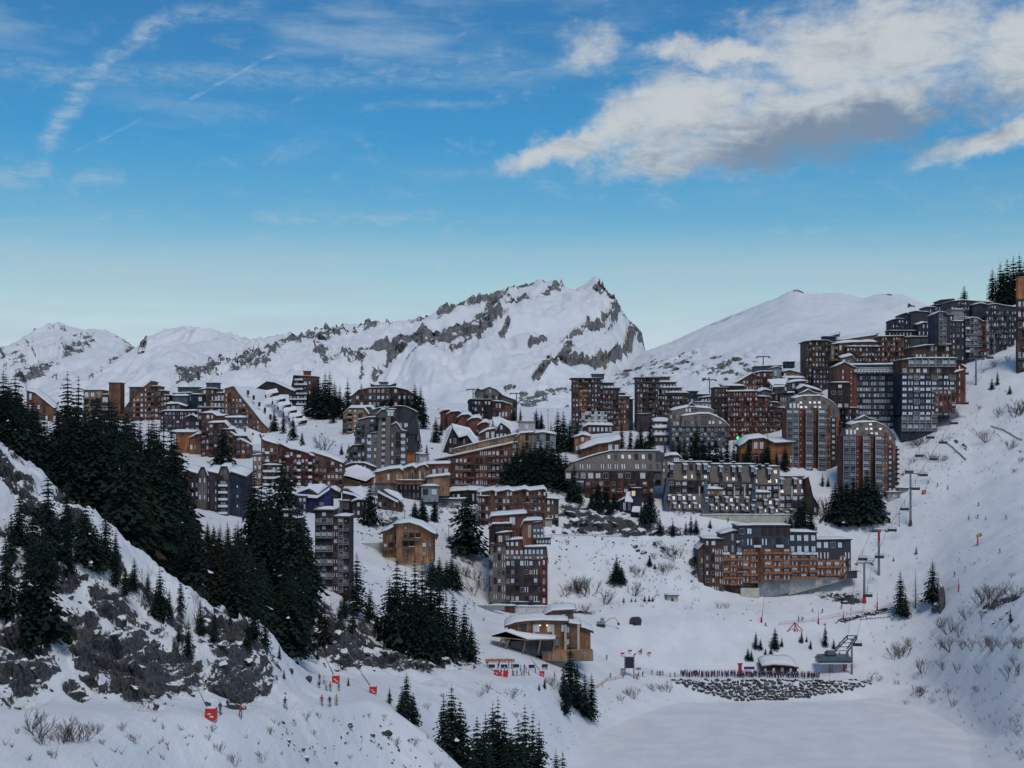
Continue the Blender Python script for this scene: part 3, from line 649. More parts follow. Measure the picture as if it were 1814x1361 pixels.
                if c in 'bB':
                    link('balcony', unit('balcony', 'whitepaint' if c == 'B' else par, rail if s.r.random() < .33 else 'eave'), w, (x, fy(x, zb+j*sh)-.03, zb+j*sh+.02), (0, 0, rz), (cw*.97, 1, min(1.15, sh*.42)))
    def box(s, x0, x1, top, base, mat, y=0., d=3., name='annex', snow=0.):
        s.n += 1; y += .019*s.n
        b = MB(); b.box(s.X(x0), s.X(x1), y, y+d, s.Z(base), s.Z(top), mat); o = b.obj(name, s.root)
        if snow:
            b = MB(); b.box(s.X(x0)-.2, s.X(x1)+.2, y-.2, y+d+.2, s.Z(top)+.01, s.Z(top)+snow, 'snow'); b.obj('roof_snow', s.root)
        return o
    def chim(s, *pts, y=6., w=1.1, h=1.8, mat='darkwood'):
        for px, py in pts:
            b = MB(); b.box(-w/2, w/2, -w/2, w/2, -.6, h, mat); b.box(-w/2-.1, w/2+.1, -w/2-.1, w/2+.1, h, h+.25, 'snow'); b.obj('chimney', s.root, (s.X(px), y, s.Z(py)))
    def sheet(s, pts, th, mat='snow', name='roof_snow'):
        """sloping roof sheet through 3-D corners given as (photo column, photo row, metres back)"""
        k = s.k; vs = []
        for px, py, yb in pts:
            q = (s.D+yb)/s.D; vs.append((((px-CX)*q-(s.px-CX))*k, yb, ((HY-py)*q-(HY-s.py))*k))
        n = len(vs); b = MB()
        b.add(vs+[(x, y, z-th) for x, y, z in vs], [tuple(range(n)), tuple(range(2*n-1, n-1, -1))]+[(i, n+i, n+(i+1) % n, (i+1) % n) for i in range(n)], mat)
        return b.obj(name, s.root)
def DORM():
    if 'DORM' in UNIT: return UNIT['DORM']
    b = MB()
    b.box(-.5,.5,-1,.6,0,.08,'slate'); b.box(-.5,-.42,-1,.6,.08,.9,'slate'); b.box(.42,.5,-1,.6,.08,.9,'slate')
    b.add([(-.56,-1.15,.9),(.56,-1.15,.9),(.56,.8,1.1),(-.56,.8,1.1),(-.56,-1.15,1.02),(.56,-1.15,1.02),(.56,.8,1.22),(-.56,.8,1.22)],[(0,1,5,4),(1,2,6,5),(2,3,7,6),(3,0,4,7),(4,5,6,7),(3,2,1,0)],'snow')
    b.box(-.42,.42,-.8,-.7,.08,.9,'glasspale'); b.box(-.03,.03,-.84,-.7,.08,.9,'framedark')
    UNIT['DORM'] = b.mesh('dormer'); return UNIT['DORM']
AB = 'apartment building'; CH = 'chalet'
def B(name, label, px, py, D, cat=AB, **k): return Building(name, label, px, py, D, cat, **k)
# ---- far left, skyline behind the dark forest
b = B('chalet', 'small brown chalet with right sloping roof behind the leftmost spruces', 80, 745, 540, CH)
b.blk(47, 118, [(47,693),(62,697),(118,742)], 752, 'rust', 5, 3, 'n', d=9, rise=1.5)
b = B('apartment_building', 'pale brown block half hidden behind the tallest spruces on the left skyline', 165, 745, 780)
b.blk(148, 180, 692, 750, 'tan', 3, 4, 'bw'); b.blk(178, 193, 700, 750, 'brown', 1, 3, 'w', y=1)
b = B('lift_tower_block', 'slim windowless brown tower beside the sail shaped building', 203, 745, 780, 'tower')
b.blk(193, 213, 679, 750, 'rust', 0, 0, d=9, snow=.2)
b = B('apartment_building', 'sail shaped brown building with one long roof sloping down to the left', 256, 745, 780)
b.blk(214, 268, [(214,738),(222,722),(243,696),(267,677)], 750, 'rust', 8, 8, 'nbw', d=16, eave='greywood', snow=0)
b.blk(266, 280, 685, 750, 'rust', 2, 7, 'bw', y=.5); b.blk(279, 289, 693, 750, 'rust', 2, 6, 'bw', y=1); b.blk(288, 299, 701, 750, 'brown', 2, 5, 'wb', y=1.6); b.blk(224, 250, 686, 740, 'greywood', 0, 0, y=6, d=8)
b = B('apartment_building', 'dark blue grey cluster of flat roofs on the left skyline', 345, 745, 790)
b.blk(315, 352, 687, 745, 'bluegrey', 0, 0, d=14); b.blk(308, 342, [(308,698),(342,697)], 730, 'navy', 5, 2, 'n', y=-2, rise=1); b.blk(310, 336, 703, 735, 'bluegrey', 0, 0, y=-5, d=4, rise=1.)
b.blk(341, 362, 700, 745, 'navy', 2, 3, '.w', y=-3, d=6); b.blk(353, 387, [(353,692),(367,689),(387,690)], 745, 'brown', 5, 5, 'nw.', y=-1)
b.blk(364, 385, 679, 692, 'bluegrey', 0, 0, y=2, d=7, snow=.25); b.blk(300, 335, [(300,718),(320,717),(335,722)], 745, 'darkwood', 4, 2, 'w', y=-8, d=6, rise=1.2)
b = B('apartment_building', 'stepped brown pyramid block with terraces under a long snowy roof falling right', 412, 770, 770)
b.blk(383, 416, 697, 712, 'rust', 5, 1, 'b', d=14, y=2); b.blk(372, 418, 711, 724, 'rust', 7, 1, 'b', y=0, snow=.3); b.blk(352, 420, 723, 745, 'brown', 10, 2, 'bw', y=-2, snow=.3)
b.blk(400, 480, [(400,690),(414,686),(430,706),(450,730),(464,748),(480,764)], 772, 'rust', 13, 9, 'nwb', y=-3, d=5, snow=0, eave='greywood', over=.4)
b.sheet([(413,686,-1),(430,704,-1),(452,732,-1),(466,750,-1),(480,766,-1),(532,748,20),(527,730,24),(505,705,30),(480,690,34),(450,684,38)], .6)
for i, (x, y_) in enumerate([(470,692),(482,703),(492,713),(502,723),(512,733),(520,741)]):
    b.sheet([(x,y_,9),(x+20,y_-4,14),(x+24,y_+4,12.5),(x+2,y_+9,7.5)], 1.6); b.sheet([(x-1,y_+8,7.2),(x+24,y_+3,12.2),(x+24,y_+6,12.2),(x,y_+11,7.2)], .8, 'darkwood', 'gable_wall')
b.chim((437,697),(447,706),(457,718),(467,728),(477,740), y=4)
b.blk(432, 505, [(432,688),(455,672),(470,674),(505,690),(530,700)][:4], 694, 'darkwood', 0, 0, y=30, d=8, rise=1)
b = B('apartment_building', 'dark brown block under one thick flat band of snow, above the orange chalet', 318, 765, 700)
b.blk(284, 346, [(284,732),(290,729),(346,729)], 766, 'purple', 9, 5, 'nws', over=.9, rise=.6); b.blk(330, 356, [(330,741),(342,736),(356,744)], 766, 'darkwood', 3, 3, 'w', y=-3, rise=1.5)
b = B('chalet', 'small bright orange chalet with flat snowy roof beside the dark forest', 325, 803, 660, CH)
b.blk(312, 343, 767, 802, 'orange', 4, 2, 'o...', d=10, over=.8, rise=.8); b.blk(300, 346, 766, 769, 'darkwood', y=.5, d=10, over=.4, rise=.8); b.blk(338, 358, [(338,778),(350,771),(358,770)], 800, 'rust', 3, 2, 'w', y=-3, d=6, rise=1.2)
b = B('apartment_building', 'brown terraced building with wavy snow roof behind the lone round pine', 412, 808, 640)
b.blk(357, 395, [(357,733),(376,733),(384,738),(395,738)], 810, 'redbrown', 5, 7, 'bwn', d=12, rise=1); b.blk(362, 428, 741, 752, 'greywood', 8, 1, 'W', y=3, d=9, over=1.2, rise=.8)
b.blk(372, 406, [(372,751),(400,750),(406,758)], 808, 'redbrown', 4, 5, 'bw', y=-3, d=8, rise=1.4); b.blk(396, 425, [(396,762),(420,762),(425,774)], 806, 'rust', 4, 3, 'bw', y=-6, d=6, snow=.4)
b.blk(424, 449, [(424,774),(443,774),(449,784)], 806, 'redbrown', 3, 3, 'bw', y=-8, d=6, rise=.8)
b.sheet([(398,750,1),(408,763,-6),(424,775,-8),(448,787,-9),(470,785,-2),(470,770,6),(440,758,12),(430,750,14)], .7); b.chim((418,760),(432,762),(446,772),(459,774), y=3, w=.7, h=1.4)
b = B('apartment_building', 'long red brown building whose snowy roof curves down to the right', 540, 862, 610)
b.blk(464, 494, [(464,777),(470,782),(480,785),(494,789)], 860, 'rust', 4, 6, 'bBw', y=-2, d=10, rise=.8); b.blk(450, 466, [(450,808),(466,806)], 850, 'tan', 2, 3, 'w', y=-3, d=6)
b.blk(493, 560, [(493,786),(515,797),(545,802),(560,803)], 860, 'red', 10, 6, 'wbB', d=12, rise=1.2); b.blk(559, 608, [(559,804),(585,812),(608,822)], 862, 'rust', 7, 5, 'bw', y=-2, d=10, rise=1.2)
b.sheet([(464,774,0),(500,786,0),(548,800,-1),(552,794,7),(520,784,9),(500,780,10),(480,768,10)], .8); b.sheet([(548,802,-1),(606,824,-2),(601,812,7),(575,798,9),(555,796,9)], .8)
b.blk(470, 500, 825, 860, 'redbrown', 4, 3, 'B', y=-5, d=4, snow=.5); b.chim((491,783),(505,785),(530,790), y=5, w=.5, h=1.2)
b = B('apartment_building', 'dark purple block with two pale snow capped dormer gables, low in the forest', 390, 910, 560)
b.blk(320, 352, [(320,838),(333,836),(352,842)], 915, 'darkwood', 4, 5, 'nw', y=1, rise=1.5); b.blk(352, 368, [(352,845),(358,829),(364,829),(368,845)], 918, 'greywood', 2, 6, ['..','nn'], y=-1.5, d=8, rise=.8)
b.blk(366, 392, [(366,836),(392,842)], 920, 'purple', 4, 6, 'n.nn', rise=2); b.blk(389, 407, [(389,845),(393,828),(404,828),(407,840)], 925, 'greywood', 2, 7, ['..','ww'], y=-1.5, d=8, rise=.8)
b.blk(406, 435, [(406,836),(435,846)], 905, 'navy', 3, 4, '.o.', rise=2); b.blk(390, 406, 850, 935, 'purple', 1, 7, 'B', y=-2.5, d=2, snow=0, eave=None)
b = B('apartment_building', 'brown wedge shaped building with stacked white balconies on the left hilltop', 537, 718, 850)
b.blk(514, 560, [(514,700),(520,666),(560,668)], 716, 'brown', 6, 6, ['oBBo..','.BBBn.'], d=12, snow=.2); b.blk(536, 548, 658, 668, 'rust', y=3, d=4, snow=.15); b.blk(513, 545, 700, 718, 'darkwood', 5, 2, 'B', y=-2, d=4, snow=0)
b = B('chalet', 'mushroom shaped chalet with round snow cap below the left hilltop pines', 578, 736, 800, CH)
b.blk(559, 600, [(559,711),(566,704),(580,701),(592,703),(600,709)], 720, 'brown', 5, 1, 'n', over=1.2, rise=.7, d=10); b.blk(564, 596, 719, 740, 'darkwood', 4, 1, 'w', y=1, snow=0)
b.blk(541, 566, [(541,732),(550,727),(566,723)], 750, 'darkwood', 3, 2, 'w', y=-4, d=7, over=1, rise=.8); b.blk(588, 604, [(588,717),(596,713),(604,718)], 735, 'brown', 2, 1, 'n', y=-2, d=6, rise=.6)
b = B('apartment_building', 'small mansard block with pale windows left of the big slate landmark', 622, 768, 700)
b.blk(606, 652, [(608,735),(618,724),(645,724),(652,735)], 768, 'tan', 5, 5, 'wbn', rise=1.5); b.blk(634, 660, [(634,728),(640,722),(655,722),(660,730)], 760, 'greywood', 3, 3, 'w', y=5, rise=1)
b = B('apartment_building', 'low wide rounded building with flat hat roof behind the hilltop pine row', 678, 722, 850)
b.blk(622, 742, [(622,704),(635,692),(655,688),(700,687),(722,692),(742,706)], 722, 'brown', 16, 3, 'w', snow=.5, d=18); b.blk(655, 698, [(655,680),(662,683),(690,683),(698,680)], 687, 'darkwood', y=4, d=10, snow=.3); b.blk(670, 684, 677, 684, 'bluegrey', y=6, d=6, snow=.2)
# ---- the big slate landmark
b = B('apartment_building', 'large dark slate landmark with leaning fins and one orange column, left of centre', 672, 828, 640)
b.blk(622, 668, [(628,760),(633,744),(650,740),(668,740)], 822, 'slate', 6, 7, 'nbw', y=3, d=14, lean=4, snow=.5); b.blk(612, 640, [(616,798),(625,790),(640,789)], 824, 'slate', 4, 3, 'bw', y=0, d=6, snow=.2)
b.blk(652, 692, [(655,728),(668,723),(692,722)], 800, 'slate', 4, 7, 'wns', y=5, d=12, lean=3, snow=.4); b.blk(648, 672, [(656,768),(672,767)], 826, 'slatewarm', 2, 5, 'w', y=-1, d=8, lean=2, snow=.2)
b.blk(665, 676, [(671,742),(676,742)], 832, 'slatewarm', y=-3, d=8, lean=4, snow=0, name='fin_wall'); b.blk(682, 691, [(684,724),(692,722)], 832, 'slatewarm', y=-3, d=10, lean=4, snow=0, name='fin_wall')
b.blk(675, 683, [(677,745),(684,745)], 832, 'slate', 1, 8, 'W', y=-1, d=8, lean=3, snow=0, ww=.9)
b.blk(692, 735, [(692,723),(700,720),(718,721),(733,728),(735,730)], 800, 'slateblue', 4, 6, ['.ww.'], y=2, d=16, snow=.25); b.blk(718, 740, [(720,760),(735,730),(740,768)], 769, 'slateblue', y=1.5, d=14, snow=0)
b.blk(690, 720, [(692,755),(702,750),(712,764),(720,765)], 826, 'slate', 3, 5, 'nWb', y=-1, d=10, lean=2, snow=.5); b.blk(710, 719, [(712,766),(719,766)], 826, 'slatewarm', 1, 5, 'W', y=-2, d=5, snow=0, ww=.9)
b.blk(718, 733, 769, 822, 'orange', y=3, d=9, snow=0, eave=None, name='timber_column'); b.blk(666, 700, [(666,738),(675,727),(700,726)], 740, 'slate', 2, 1, 'd', y=1, d=6, snow=.7)
b = B('annex_house', 'small pale flat roofed house squeezed right of the slate landmark', 744, 822, 630, 'house')
b.blk(732, 756, 806, 822, 'plaster', 4, 1, 'w', d=8)
# ---- centre left houses
b = B('row_house', 'row of five small orange houses stepping down the slope under snow caps', 815, 765, 720, 'terraced houses')
for i, (x0, x1, t) in enumerate([(780,800,729),(793,817,732),(812,834,738),(830,852,744),(848,866,752)]):
    b.blk(x0, x1, [(x0,t+4),(x0+6,t-1),(x1-4,t-2),(x1,t+1)], t+27, 'redbrown', 2, 2, ['w.','.o'], y=-3*i, d=9, rise=1.5, over=.7)
b = B('apartment_building', 'dark crooked castle like building with grey roofs above the row of small houses', 868, 742, 800)
b.blk(829, 846, [(829,712),(832,708),(846,708)], 728, 'navy', 3, 2, 'n', y=2); b.blk(841, 862, [(841,697),(846,689),(852,692),(862,690)], 735, 'greywood', 4, 4, 'nw', rise=.8); b.blk(860, 888, [(860,690),(867,687),(880,692),(888,700)], 735, 'slatewarm', 5, 4, 'wn', y=-2, snow=.2)
b.blk(887, 916, [(887,700),(902,706),(914,710),(916,716)], 735, 'slate', 4, 3, 'ww', y=0, snow=.2, rise=.6); b.blk(872, 905, [(872,712),(890,713),(905,718)], 742, 'redbrown', 6, 2, 'bw', y=-4, d=6, snow=.5)
b.blk(840, 876, 709, 742, 'darkwood', 6, 3, 'bwn', y=-3, d=5, snow=.15)
b = B('chalet', 'A shaped chalet with sagging thick snow roof over a dark open gable', 812, 806, 660, CH)
b.blk(786, 842, [(786,798),(794,772),(801,757),(812,772),(819,776),(828,770),(842,792)], 806, 'darkwood', 7, 3, ['.....','.nwwn.','bbbbbb'], d=5, snow=0, eave=None)
b.sheet([(801,755,-1),(784,798,-1),(786,786,7),(790,760,14),(800,752,12)], .8); b.sheet([(802,755,-1),(813,772,-1),(818,777,-1),(828,768,-1),(845,792,-1),(848,780,10),(832,758,14),(800,750,14)], .9)
b = B('chalet', 'curved roof chalet pair with dark arched gable right of the round pine cluster', 880, 785, 690, CH)
b.blk(878, 905, [(878,765),(887,750),(896,756),(903,762),(905,772)], 780, 'darkwood', 4, 2, 'w', d=6, snow=.4); b.blk(849, 878, [(849,770),(862,763),(878,760)], 782, 'rust', 3, 1, 'w', y=2, d=6, rise=.8)
b.sheet([(876,752,3),(890,750,3),(905,766,3),(914,760,12),(902,746,17),(884,738,18),(872,740,12)], .8)
b = B('apartment_building', 'long orange building under a thin straight roof climbing to the right', 840, 866, 600)
b.blk(770, 914, [(770,815),(840,800),(914,784)], 862, 'redbrown', 20, 6, ['bwbbww','sbbwbs'], d=13, snow=.5, eave='cream', over=.9, par='rust')
b.blk(800, 925, [(800,797),(860,782),(925,768)], 800, 'tan', 0, 0, y=6, d=10, snow=.4, eave='slatewarm'); b.blk(912, 922, [(912,784),(922,800)], 812, 'concrete', y=-1, d=10, snow=0, name='fin_wall')
b.blk(915, 945, [(915,777),(922,769),(945,767)], 812, 'tan', 4, 3, 'w.', y=3, d=12, rise=.8); b.blk(941, 951, [(941,769),(951,769)], 815, 'slatewarm', y=0, d=10, snow=0, lean=3, name='fin_wall'); b.blk(948, 985, [(948,769),(962,767),(985,771)], 815, 'greyrender', 4, 3, 'wn', y=3, d=12, rise=.8)
# ---- orange halls below
b = B('chalet', 'low wooden hall under a wide swooping snow roof with warm lit windows', 632, 862, 585, 'hall')
b.blk(601, 660, [(601,838),(620,842),(640,848),(660,852)], 860, 'tan', 6, 1, 'L.wL', d=12, snow=0, eave=None); b.sheet([(599,839,-2),(648,853,-2),(666,842,-2),(655,832,9),(632,823,12),(608,831,10)], .9)
b.blk(585, 604, 848, 862, 'orange', 3, 1, 'w', y=2, d=6, snow=0)
b.blk(600, 660, [(600,828),(618,822),(640,822),(660,830)], 836, 'greywood', 8, 1, 'w', y=12, d=6, snow=.5)
b = B('hall', 'orange wooden hall with three curved snowy gables and arched windows', 730, 885, 585, 'hall')
for i, (x0, x1, t) in enumerate([(665,712,832),(708,735,828),(730,756,826)]):
    b.blk(x0, x1, [(x0,t+7),(x0+(x1-x0)*.5,t+1),(x1-4,t-1),(x1,t+4)], 858, 'chaletwood', 3, 1, 'n', y=-1+2*i, d=10, rise=1, wh=.5, over=.8)
b.blk(752, 795, [(752,824),(795,823)], 858, 'rust', 4, 1, 'w', y=4, d=12, rise=.8); b.blk(665, 705, 857, 884, 'greywood', 3, 2, '.', y=-3, d=6, snow=0); b.blk(700, 752, 857, 884, 'purple', 7, 2, ['n','nn'], y=-1, d=6, snow=.5, frame='framewhite')
b.blk(749, 768, 850, 882, 'greywood', y=-2, d=5, snow=0); b.blk(757, 796, [(757,847),(795,843),(796,844)], 870, 'tan', 0, 0, y=-5, d=8, rise=.5); b.blk(748, 778, 862, 880, 'greyrender', 2, 1, 'w', y=-7, d=5, snow=.8); b.blk(704, 752, 852, 858, 'orange', 10, 1, '.', y=-4, d=3, snow=.3)
b = B('apartment_building', 'low dark building with thick snow roof tucked right of the orange hall', 835, 895, 570)
b.blk(782, 860, [(782,880),(800,872),(830,870),(860,871)], 893, 'darkwood', 9, 1, 'nw', d=10, rise=1.2); b.blk(775, 830, 885, 905, 'greyrender', 6, 1, 'w', y=-4, d=6)
# ---- small chalets
b = B('chalet', 'deep blue painted chalet with pitched snow roof', 564, 910, 545, CH)
b.blk(528, 588, [(529,874),(545,868),(563,877),(580,864),(588,867)], 908, 'blue', 5, 2, ['w....','.o.w.'], d=5, snow=0); b.sheet([(527,877,-1.2),(562,879,-1.2),(584,864,-1.2),(575,857,10),(548,858,12)], .8)
b.blk(581, 600, [(581,868),(590,869),(600,874)], 884, 'purple', 2, 1, 'w', y=2, d=6, rise=.8); b.blk(523, 545, [(523,879),(544,880)], 915, 'slateblue', 3, 3, ['www','n.n'], y=-3, d=4, snow=.4); b.blk(560, 576, 898, 905, 'tan', y=-2, d=3, snow=0)
b = B('chalet', 'grey purple timber chalet on stilts with hooked snow roof, right of the blue chalet', 628, 915, 545, CH)
b.blk(606, 645, [(606,868),(612,868),(630,876),(645,884)], 914, 'purple', 4, 3, ['.n..','w.ww','..n.'], d=7, snow=0); b.sheet([(607,870,-1),(626,874,-1),(646,884,-1),(643,866,9),(640,860,12),(628,864,12)], .8); b.blk(603, 620, 888, 893, 'greywood', y=-3, d=3, snow=.3)
b.blk(626, 648, [(626,890),(636,886),(648,887)], 915, 'darkwood', 3, 2, 'nw', y=-4, d=5, rise=.7)
b = B('chalet', 'brown chalet with curling snow roof behind the dark tree, left of the bare bushes', 692, 905, 550, CH)
b.blk(669, 712, [(669,872),(676,869),(690,878),(706,886),(712,896)], 902, 'brown', 5, 2, ['.nn..','bb.n.'], d=7, snow=0); b.sheet([(669,869,-1),(704,887,-1),(716,884,4),(706,872,9),(686,866,10)], .8)
b = B('tower_block', 'narrow purple tower with white balcony rails rising behind the dark spruces', 588, 1050, 535, 'tower block')
b.blk(558, 590, 905, 1050, 'purple', 3, 12, ['ww.','fff'], d=12, rail='snow', par='whitepaint', skip=0); b.blk(589, 617, 917, 1050, 'redbrown', 3, 11, ['sfo','Wff'], y=1, d=12, skip=0, par='whitepaint'); b.blk(615, 618, 918, 1050, 'darkwood', y=.5, d=12, snow=0)
b = B('tower_block', 'brown block with white rails showing above the valley spruces', 517, 1000, 550, 'tower block')
b.blk(508, 530, 920, 1010, 'purple', 2, 7, 'f', d=12); b.blk(498, 512, 906, 1000, 'purple', 1, 7, 'w', y=2, d=10)
b = B('chalet', 'tall orange timber chalet on a cream basement above the valley spruces', 720, 1005, 505, CH)
b.blk(677, 706, [(677,946),(706,931)], 990, 'chaletwood', 3, 4, ['...','.nb','bbn'], y=2.2, d=9, rise=.8, over=1.2, ya=0., par='rust'); b.blk(703, 768, [(703,930),(726,927),(745,933),(766,945),(768,948)], 988, 'chaletwood', 6, 4, ['.o.ow.','.bbb.n','nbb.wn'], y=-1.5, d=12, rise=.8, over=1.2, par='rust')
b.blk(679, 705, 989, 1006, 'cream', y=.4, d=9, snow=0, eave=None, name='basement_wall'); b.blk(704, 752, 987, 1004, 'cream', y=-1, d=9, snow=0, eave=None, name='basement_wall'); b.blk(744, 766, (988), (992, 970), 'greywood', y=1, d=9, snow=0, eave=None)
# ---- centre: wavy roof block and the tower below it
b = B('apartment_building', 'brown and orange building under a scalloped snow roof, right of the big lone spruce', 920, 930, 572)
b.blk(848, 966, [(848,874),(872,870),(880,873),(900,869),(908,872),(930,868),(938,871),(964,868),(966,872)], 922, 'rust', 17, 4, ['wbw.wWb','bwo.wbw','wb..owb'], d=13, rise=.9, over=.9)
b.blk(961, 990, [(961,884),(990,886)], 922, 'brown', 4, 3, 'ownb', y=2, d=11, rise=1); b.blk(846, 866, 880, 950, 'redbrown', 3, 5, 'sbw', y=-1.5, d=8, snow=.3)
for x in (850, 877, 904, 933, 963): b.blk(x, x+3, 872, 878, 'whitepaint', y=-1.6, d=2, snow=0, eave=None, name='gable_fin')
b.blk(960, 978, 921, 931, 'concrete', y=.5, d=6, snow=.3)
b = B('tower_block', 'brown stepped tower block with slate slants, standing lowest in the village', 918, 1086, 540, 'tower block')
b.blk(867, 932, [(867,924),(869,918),(932,913)], 1010, 'redbrown', 4, 4, '..w.', y=8, d=12, rise=.6); b.blk(866, 905, [(866,938),(872,931),(905,930)], 1060, 'purple', 3, 5, ['w.w','WWW'], y=4, d=10, snow=.5)
b.blk(924, 962, [(924,938),(928,926),(960,924)], 1040, 'rust', 4, 3, ['.w..','..W.'], y=5, d=12, rise=.4); b.blk(944, 964, [(946,929),(962,926),(964,952)], 956, 'slate', 3, 3, 'W', y=3, d=8, lean=2, snow=.2); b.blk(950, 976, 955, 966, 'slate', 5, 1, 'W', y=3.5, d=10, snow=.3)
b.blk(880, 905, [(880,947),(905,944)], 990, 'redbrown', 2, 2, 'w', y=2, d=8, snow=.6); b.blk(866, 896, [(869,966),(896,966)], 1078, 'slatewarm', 4, 8, ['.WW.','s.ws','ws.s','s.ws'], y=-1, d=14, snow=0, par='whitepaint')
b.blk(895, 928, [(898,959),(926,957),(928,984)], 986, 'redbrown', 4, 2, 'W', y=0, d=10, snow=.6, lean=1); b.blk(895, 970, [(897,984),(970,984)], 991, 'slatewarm', 11, 1, 'W.W', y=-1.2, d=12, snow=0, eave=None)
b.blk(928, 970, [(931,971),(968,970),(970,984)], 986, 'slate', 6, 1, 'W', y=-.5, d=12, snow=.6)
b.blk(896, 969, 990, 1068, 'purple', 9, 5, ['ww.wsw.wb','bww.wbs.w','wwb.wwb.w'], y=-1, d=14, snow=0, eave=None, skip=.02, ww=.72); b.blk(874, 880, 990, 1076, 'framewhite', y=-1.8, d=1, snow=0, eave=None, name='balcony_shaft') if False else None
b.blk(957, 970, 988, 1072, 'red', y=-1.3, d=13, snow=0, eave=None, n=1, m=5, pat='n'); b.blk(874, 960, 1066, 1078, 'darkwood', 7, 1, 'w', y=-.7, d=12, snow=.3, eave=None)
b.blk(912, 970, 1073, 1090, 'plaster', 0, 0, y=-2.5, d=12, snow=.3, eave=None, name='basement_wall'); b.blk(868, 912, 1073, 1085, 'redbrown', 0, 0, y=-4, d=8, snow=.5, name='garage_wall')
# ---- restaurant by the lake
b = B('restaurant', 'timber restaurant with curved snow roofs and a wide terrace above the lake', 955, 1165, 440, 'restaurant')
b.blk(899, 1003, [(899,1112),(912,1106),(935,1103),(960,1102),(1003,1103)], 1152, 'chaletwood', 9, 2, ['n.w.w.w.','.nw.w.ww'], y=2, d=12, rise=.7, over=1., ww=.9); b.blk(970, 1018, [(970,1096),(980,1089),(1018,1087)], 1115, 'tan', 4, 1, '..w.', y=9, d=9, rise=.7, over=1)
b.blk(1003, 1026, [(1003,1107),(1026,1111)], 1152, 'tan', 3, 2, 'w.n', y=4, d=10, rise=.7, over=.9); b.blk(1025, 1048, [(1025,1117),(1036,1118),(1048,1124)], 1146, 'chaletwood', 3, 1, '..n', y=6, d=8, rise=.8, over=1)
b.sheet([(871,1124,-9),(896,1117,-9),(935,1131,-9),(984,1130,-7),(984,1125,2),(925,1121,2),(905,1114,1),(873,1121,-1)], .5); b.sheet([(871,1126,-9),(896,1119,-9),(935,1133,-9),(984,1132,-7),(984,1128,2),(925,1124,2),(905,1117,1),(873,1123,-1)], .4, 'tan', 'porch_roof')
for x in (884, 897, 930, 957, 982):
    m_ = MB(); m_.tube((b.X(x)+(1 if x < 900 else 0), -8, b.Z(1127)), (b.X(x)-.8, -7, b.Z(1152)), .3, .25, 'tan', 6); m_.obj('porch_post', b.root)
for x in (946, 980, 1002, 1025):
    m_ = MB(); m_.box(b.X(x)-.35, b.X(x)+.35, 1.2, 1.9, b.Z(1152), b.Z(1108), 'cream'); m_.obj('column', b.root)
for x in (957, 969): m_ = MB(); m_.box(-.22,.22,-.1,.1,0,.3,'lamp'); m_.obj('lamp', b.root, (b.X(x), 1.6, b.Z(1110)))
b.blk(852, 915, 1156, 1172, 'rust', 0, 0, y=-5, d=5, snow=0, eave=None, name='terrace_wall'); b.blk(850, 918, 1150, 1157, 'darkwood', 0, 0, y=-4, d=6, snow=0, eave=None, name='terrace_wall'); b.blk(960, 1050, 1152, 1160, 'tan', 0, 0, y=-3, d=6, snow=0, eave=None, name='terrace_wall')
b.blk(905, 980, 1134, 1150, 'glassdark', 0, 0, y=-3, d=4, snow=0, eave=None, name='glazed_front')
for x in range(862, 914, 4):
    m_ = MB(); m_.box(-.3,.3,-.5,.1,.35,.42,'j_orange'); m_.box(-.3,.3,.1,.2,.4,1.1,'j_orange'); m_.box(-.3,-.25,-.5,.1,0,.35,'cream'); m_.box(.25,.3,-.5,.1,0,.35,'cream')
    if x == 862: _dc = m_.mesh('deck_chair')
    q = G(x, 1174, 400); tag(link('deck_chair', _dc, None, q, (0, 0, 2.8+.3*random.random())), 'orange canvas deck chair in the row in front of the restaurant terrace', 'deck chair', 'deck chairs by the terrace')
for x in range(972, 1000, 5):
    q = G(x, 1162, 400); tag(link('deck_chair', _dc, None, q, (0, 0, 2.8+.3*random.random())), 'orange canvas deck chair right of the restaurant porch', 'deck chair', 'deck chairs right of the porch')
# ---- centre right, far twins
b = B('tower_block', 'left of two far brown twin towers, with a white painted base', 1062, 765, 850, 'tower block')
b.blk(1014, 1064, 671, 765, 'brown', 9, 11, ['bnwbbw','nwbwbb'], d=14, snow=.15, over=1.2); b.blk(1026, 1040, 690, 728, 'orange', y=-.5, d=3, snow=0, eave=None, n=2, m=5, pat='n'); b.blk(1050, 1071, 663, 671, 'bluegrey', y=4, d=8, snow=.15)
for x0, x1, t in ((1063,1088,679),(1073,1099,688),(1083,1108,697),(1092,1116,703)): b.blk(x0, x1, t, t+14, 'greywood', 4, 1, 'w', y=2, d=13, rise=1.2, snow=.7, over=1)
b.blk(1063, 1096, 690, 762, 'brown', 7, 8, ['bnw','wbb'], y=.5, d=13, snow=0); b.blk(1095, 1114, 707, 752, 'rust', 4, 5, 'wbn', y=0, d=12, snow=0); b.blk(1112, 1122, 708, 750, 'navy', y=2, d=12, snow=.2); b.blk(1030, 1075, 729, 756, 'plaster', 8, 3, 'nbnb', y=-1, d=5, snow=0, eave=None)
b = B('tower_block', 'right of two far twin towers, brown with stepped snow roofs', 1170, 760, 850, 'tower block')
b.blk(1128, 1166, 670, 750, 'brown', 7, 9, ['bnwbbw','nwbwbb'], d=14, snow=.15, over=1.2); b.blk(1145, 1188, 668, 674, 'greywood', y=4, d=8, snow=.1)
for x0, x1, t in ((1163,1198,678),(1172,1208,688),(1183,1218,697)): b.blk(x0, x1, t, t+12, 'greywood', 6, 1, 'w', y=1, d=13, rise=1.2, snow=.8, over=1)
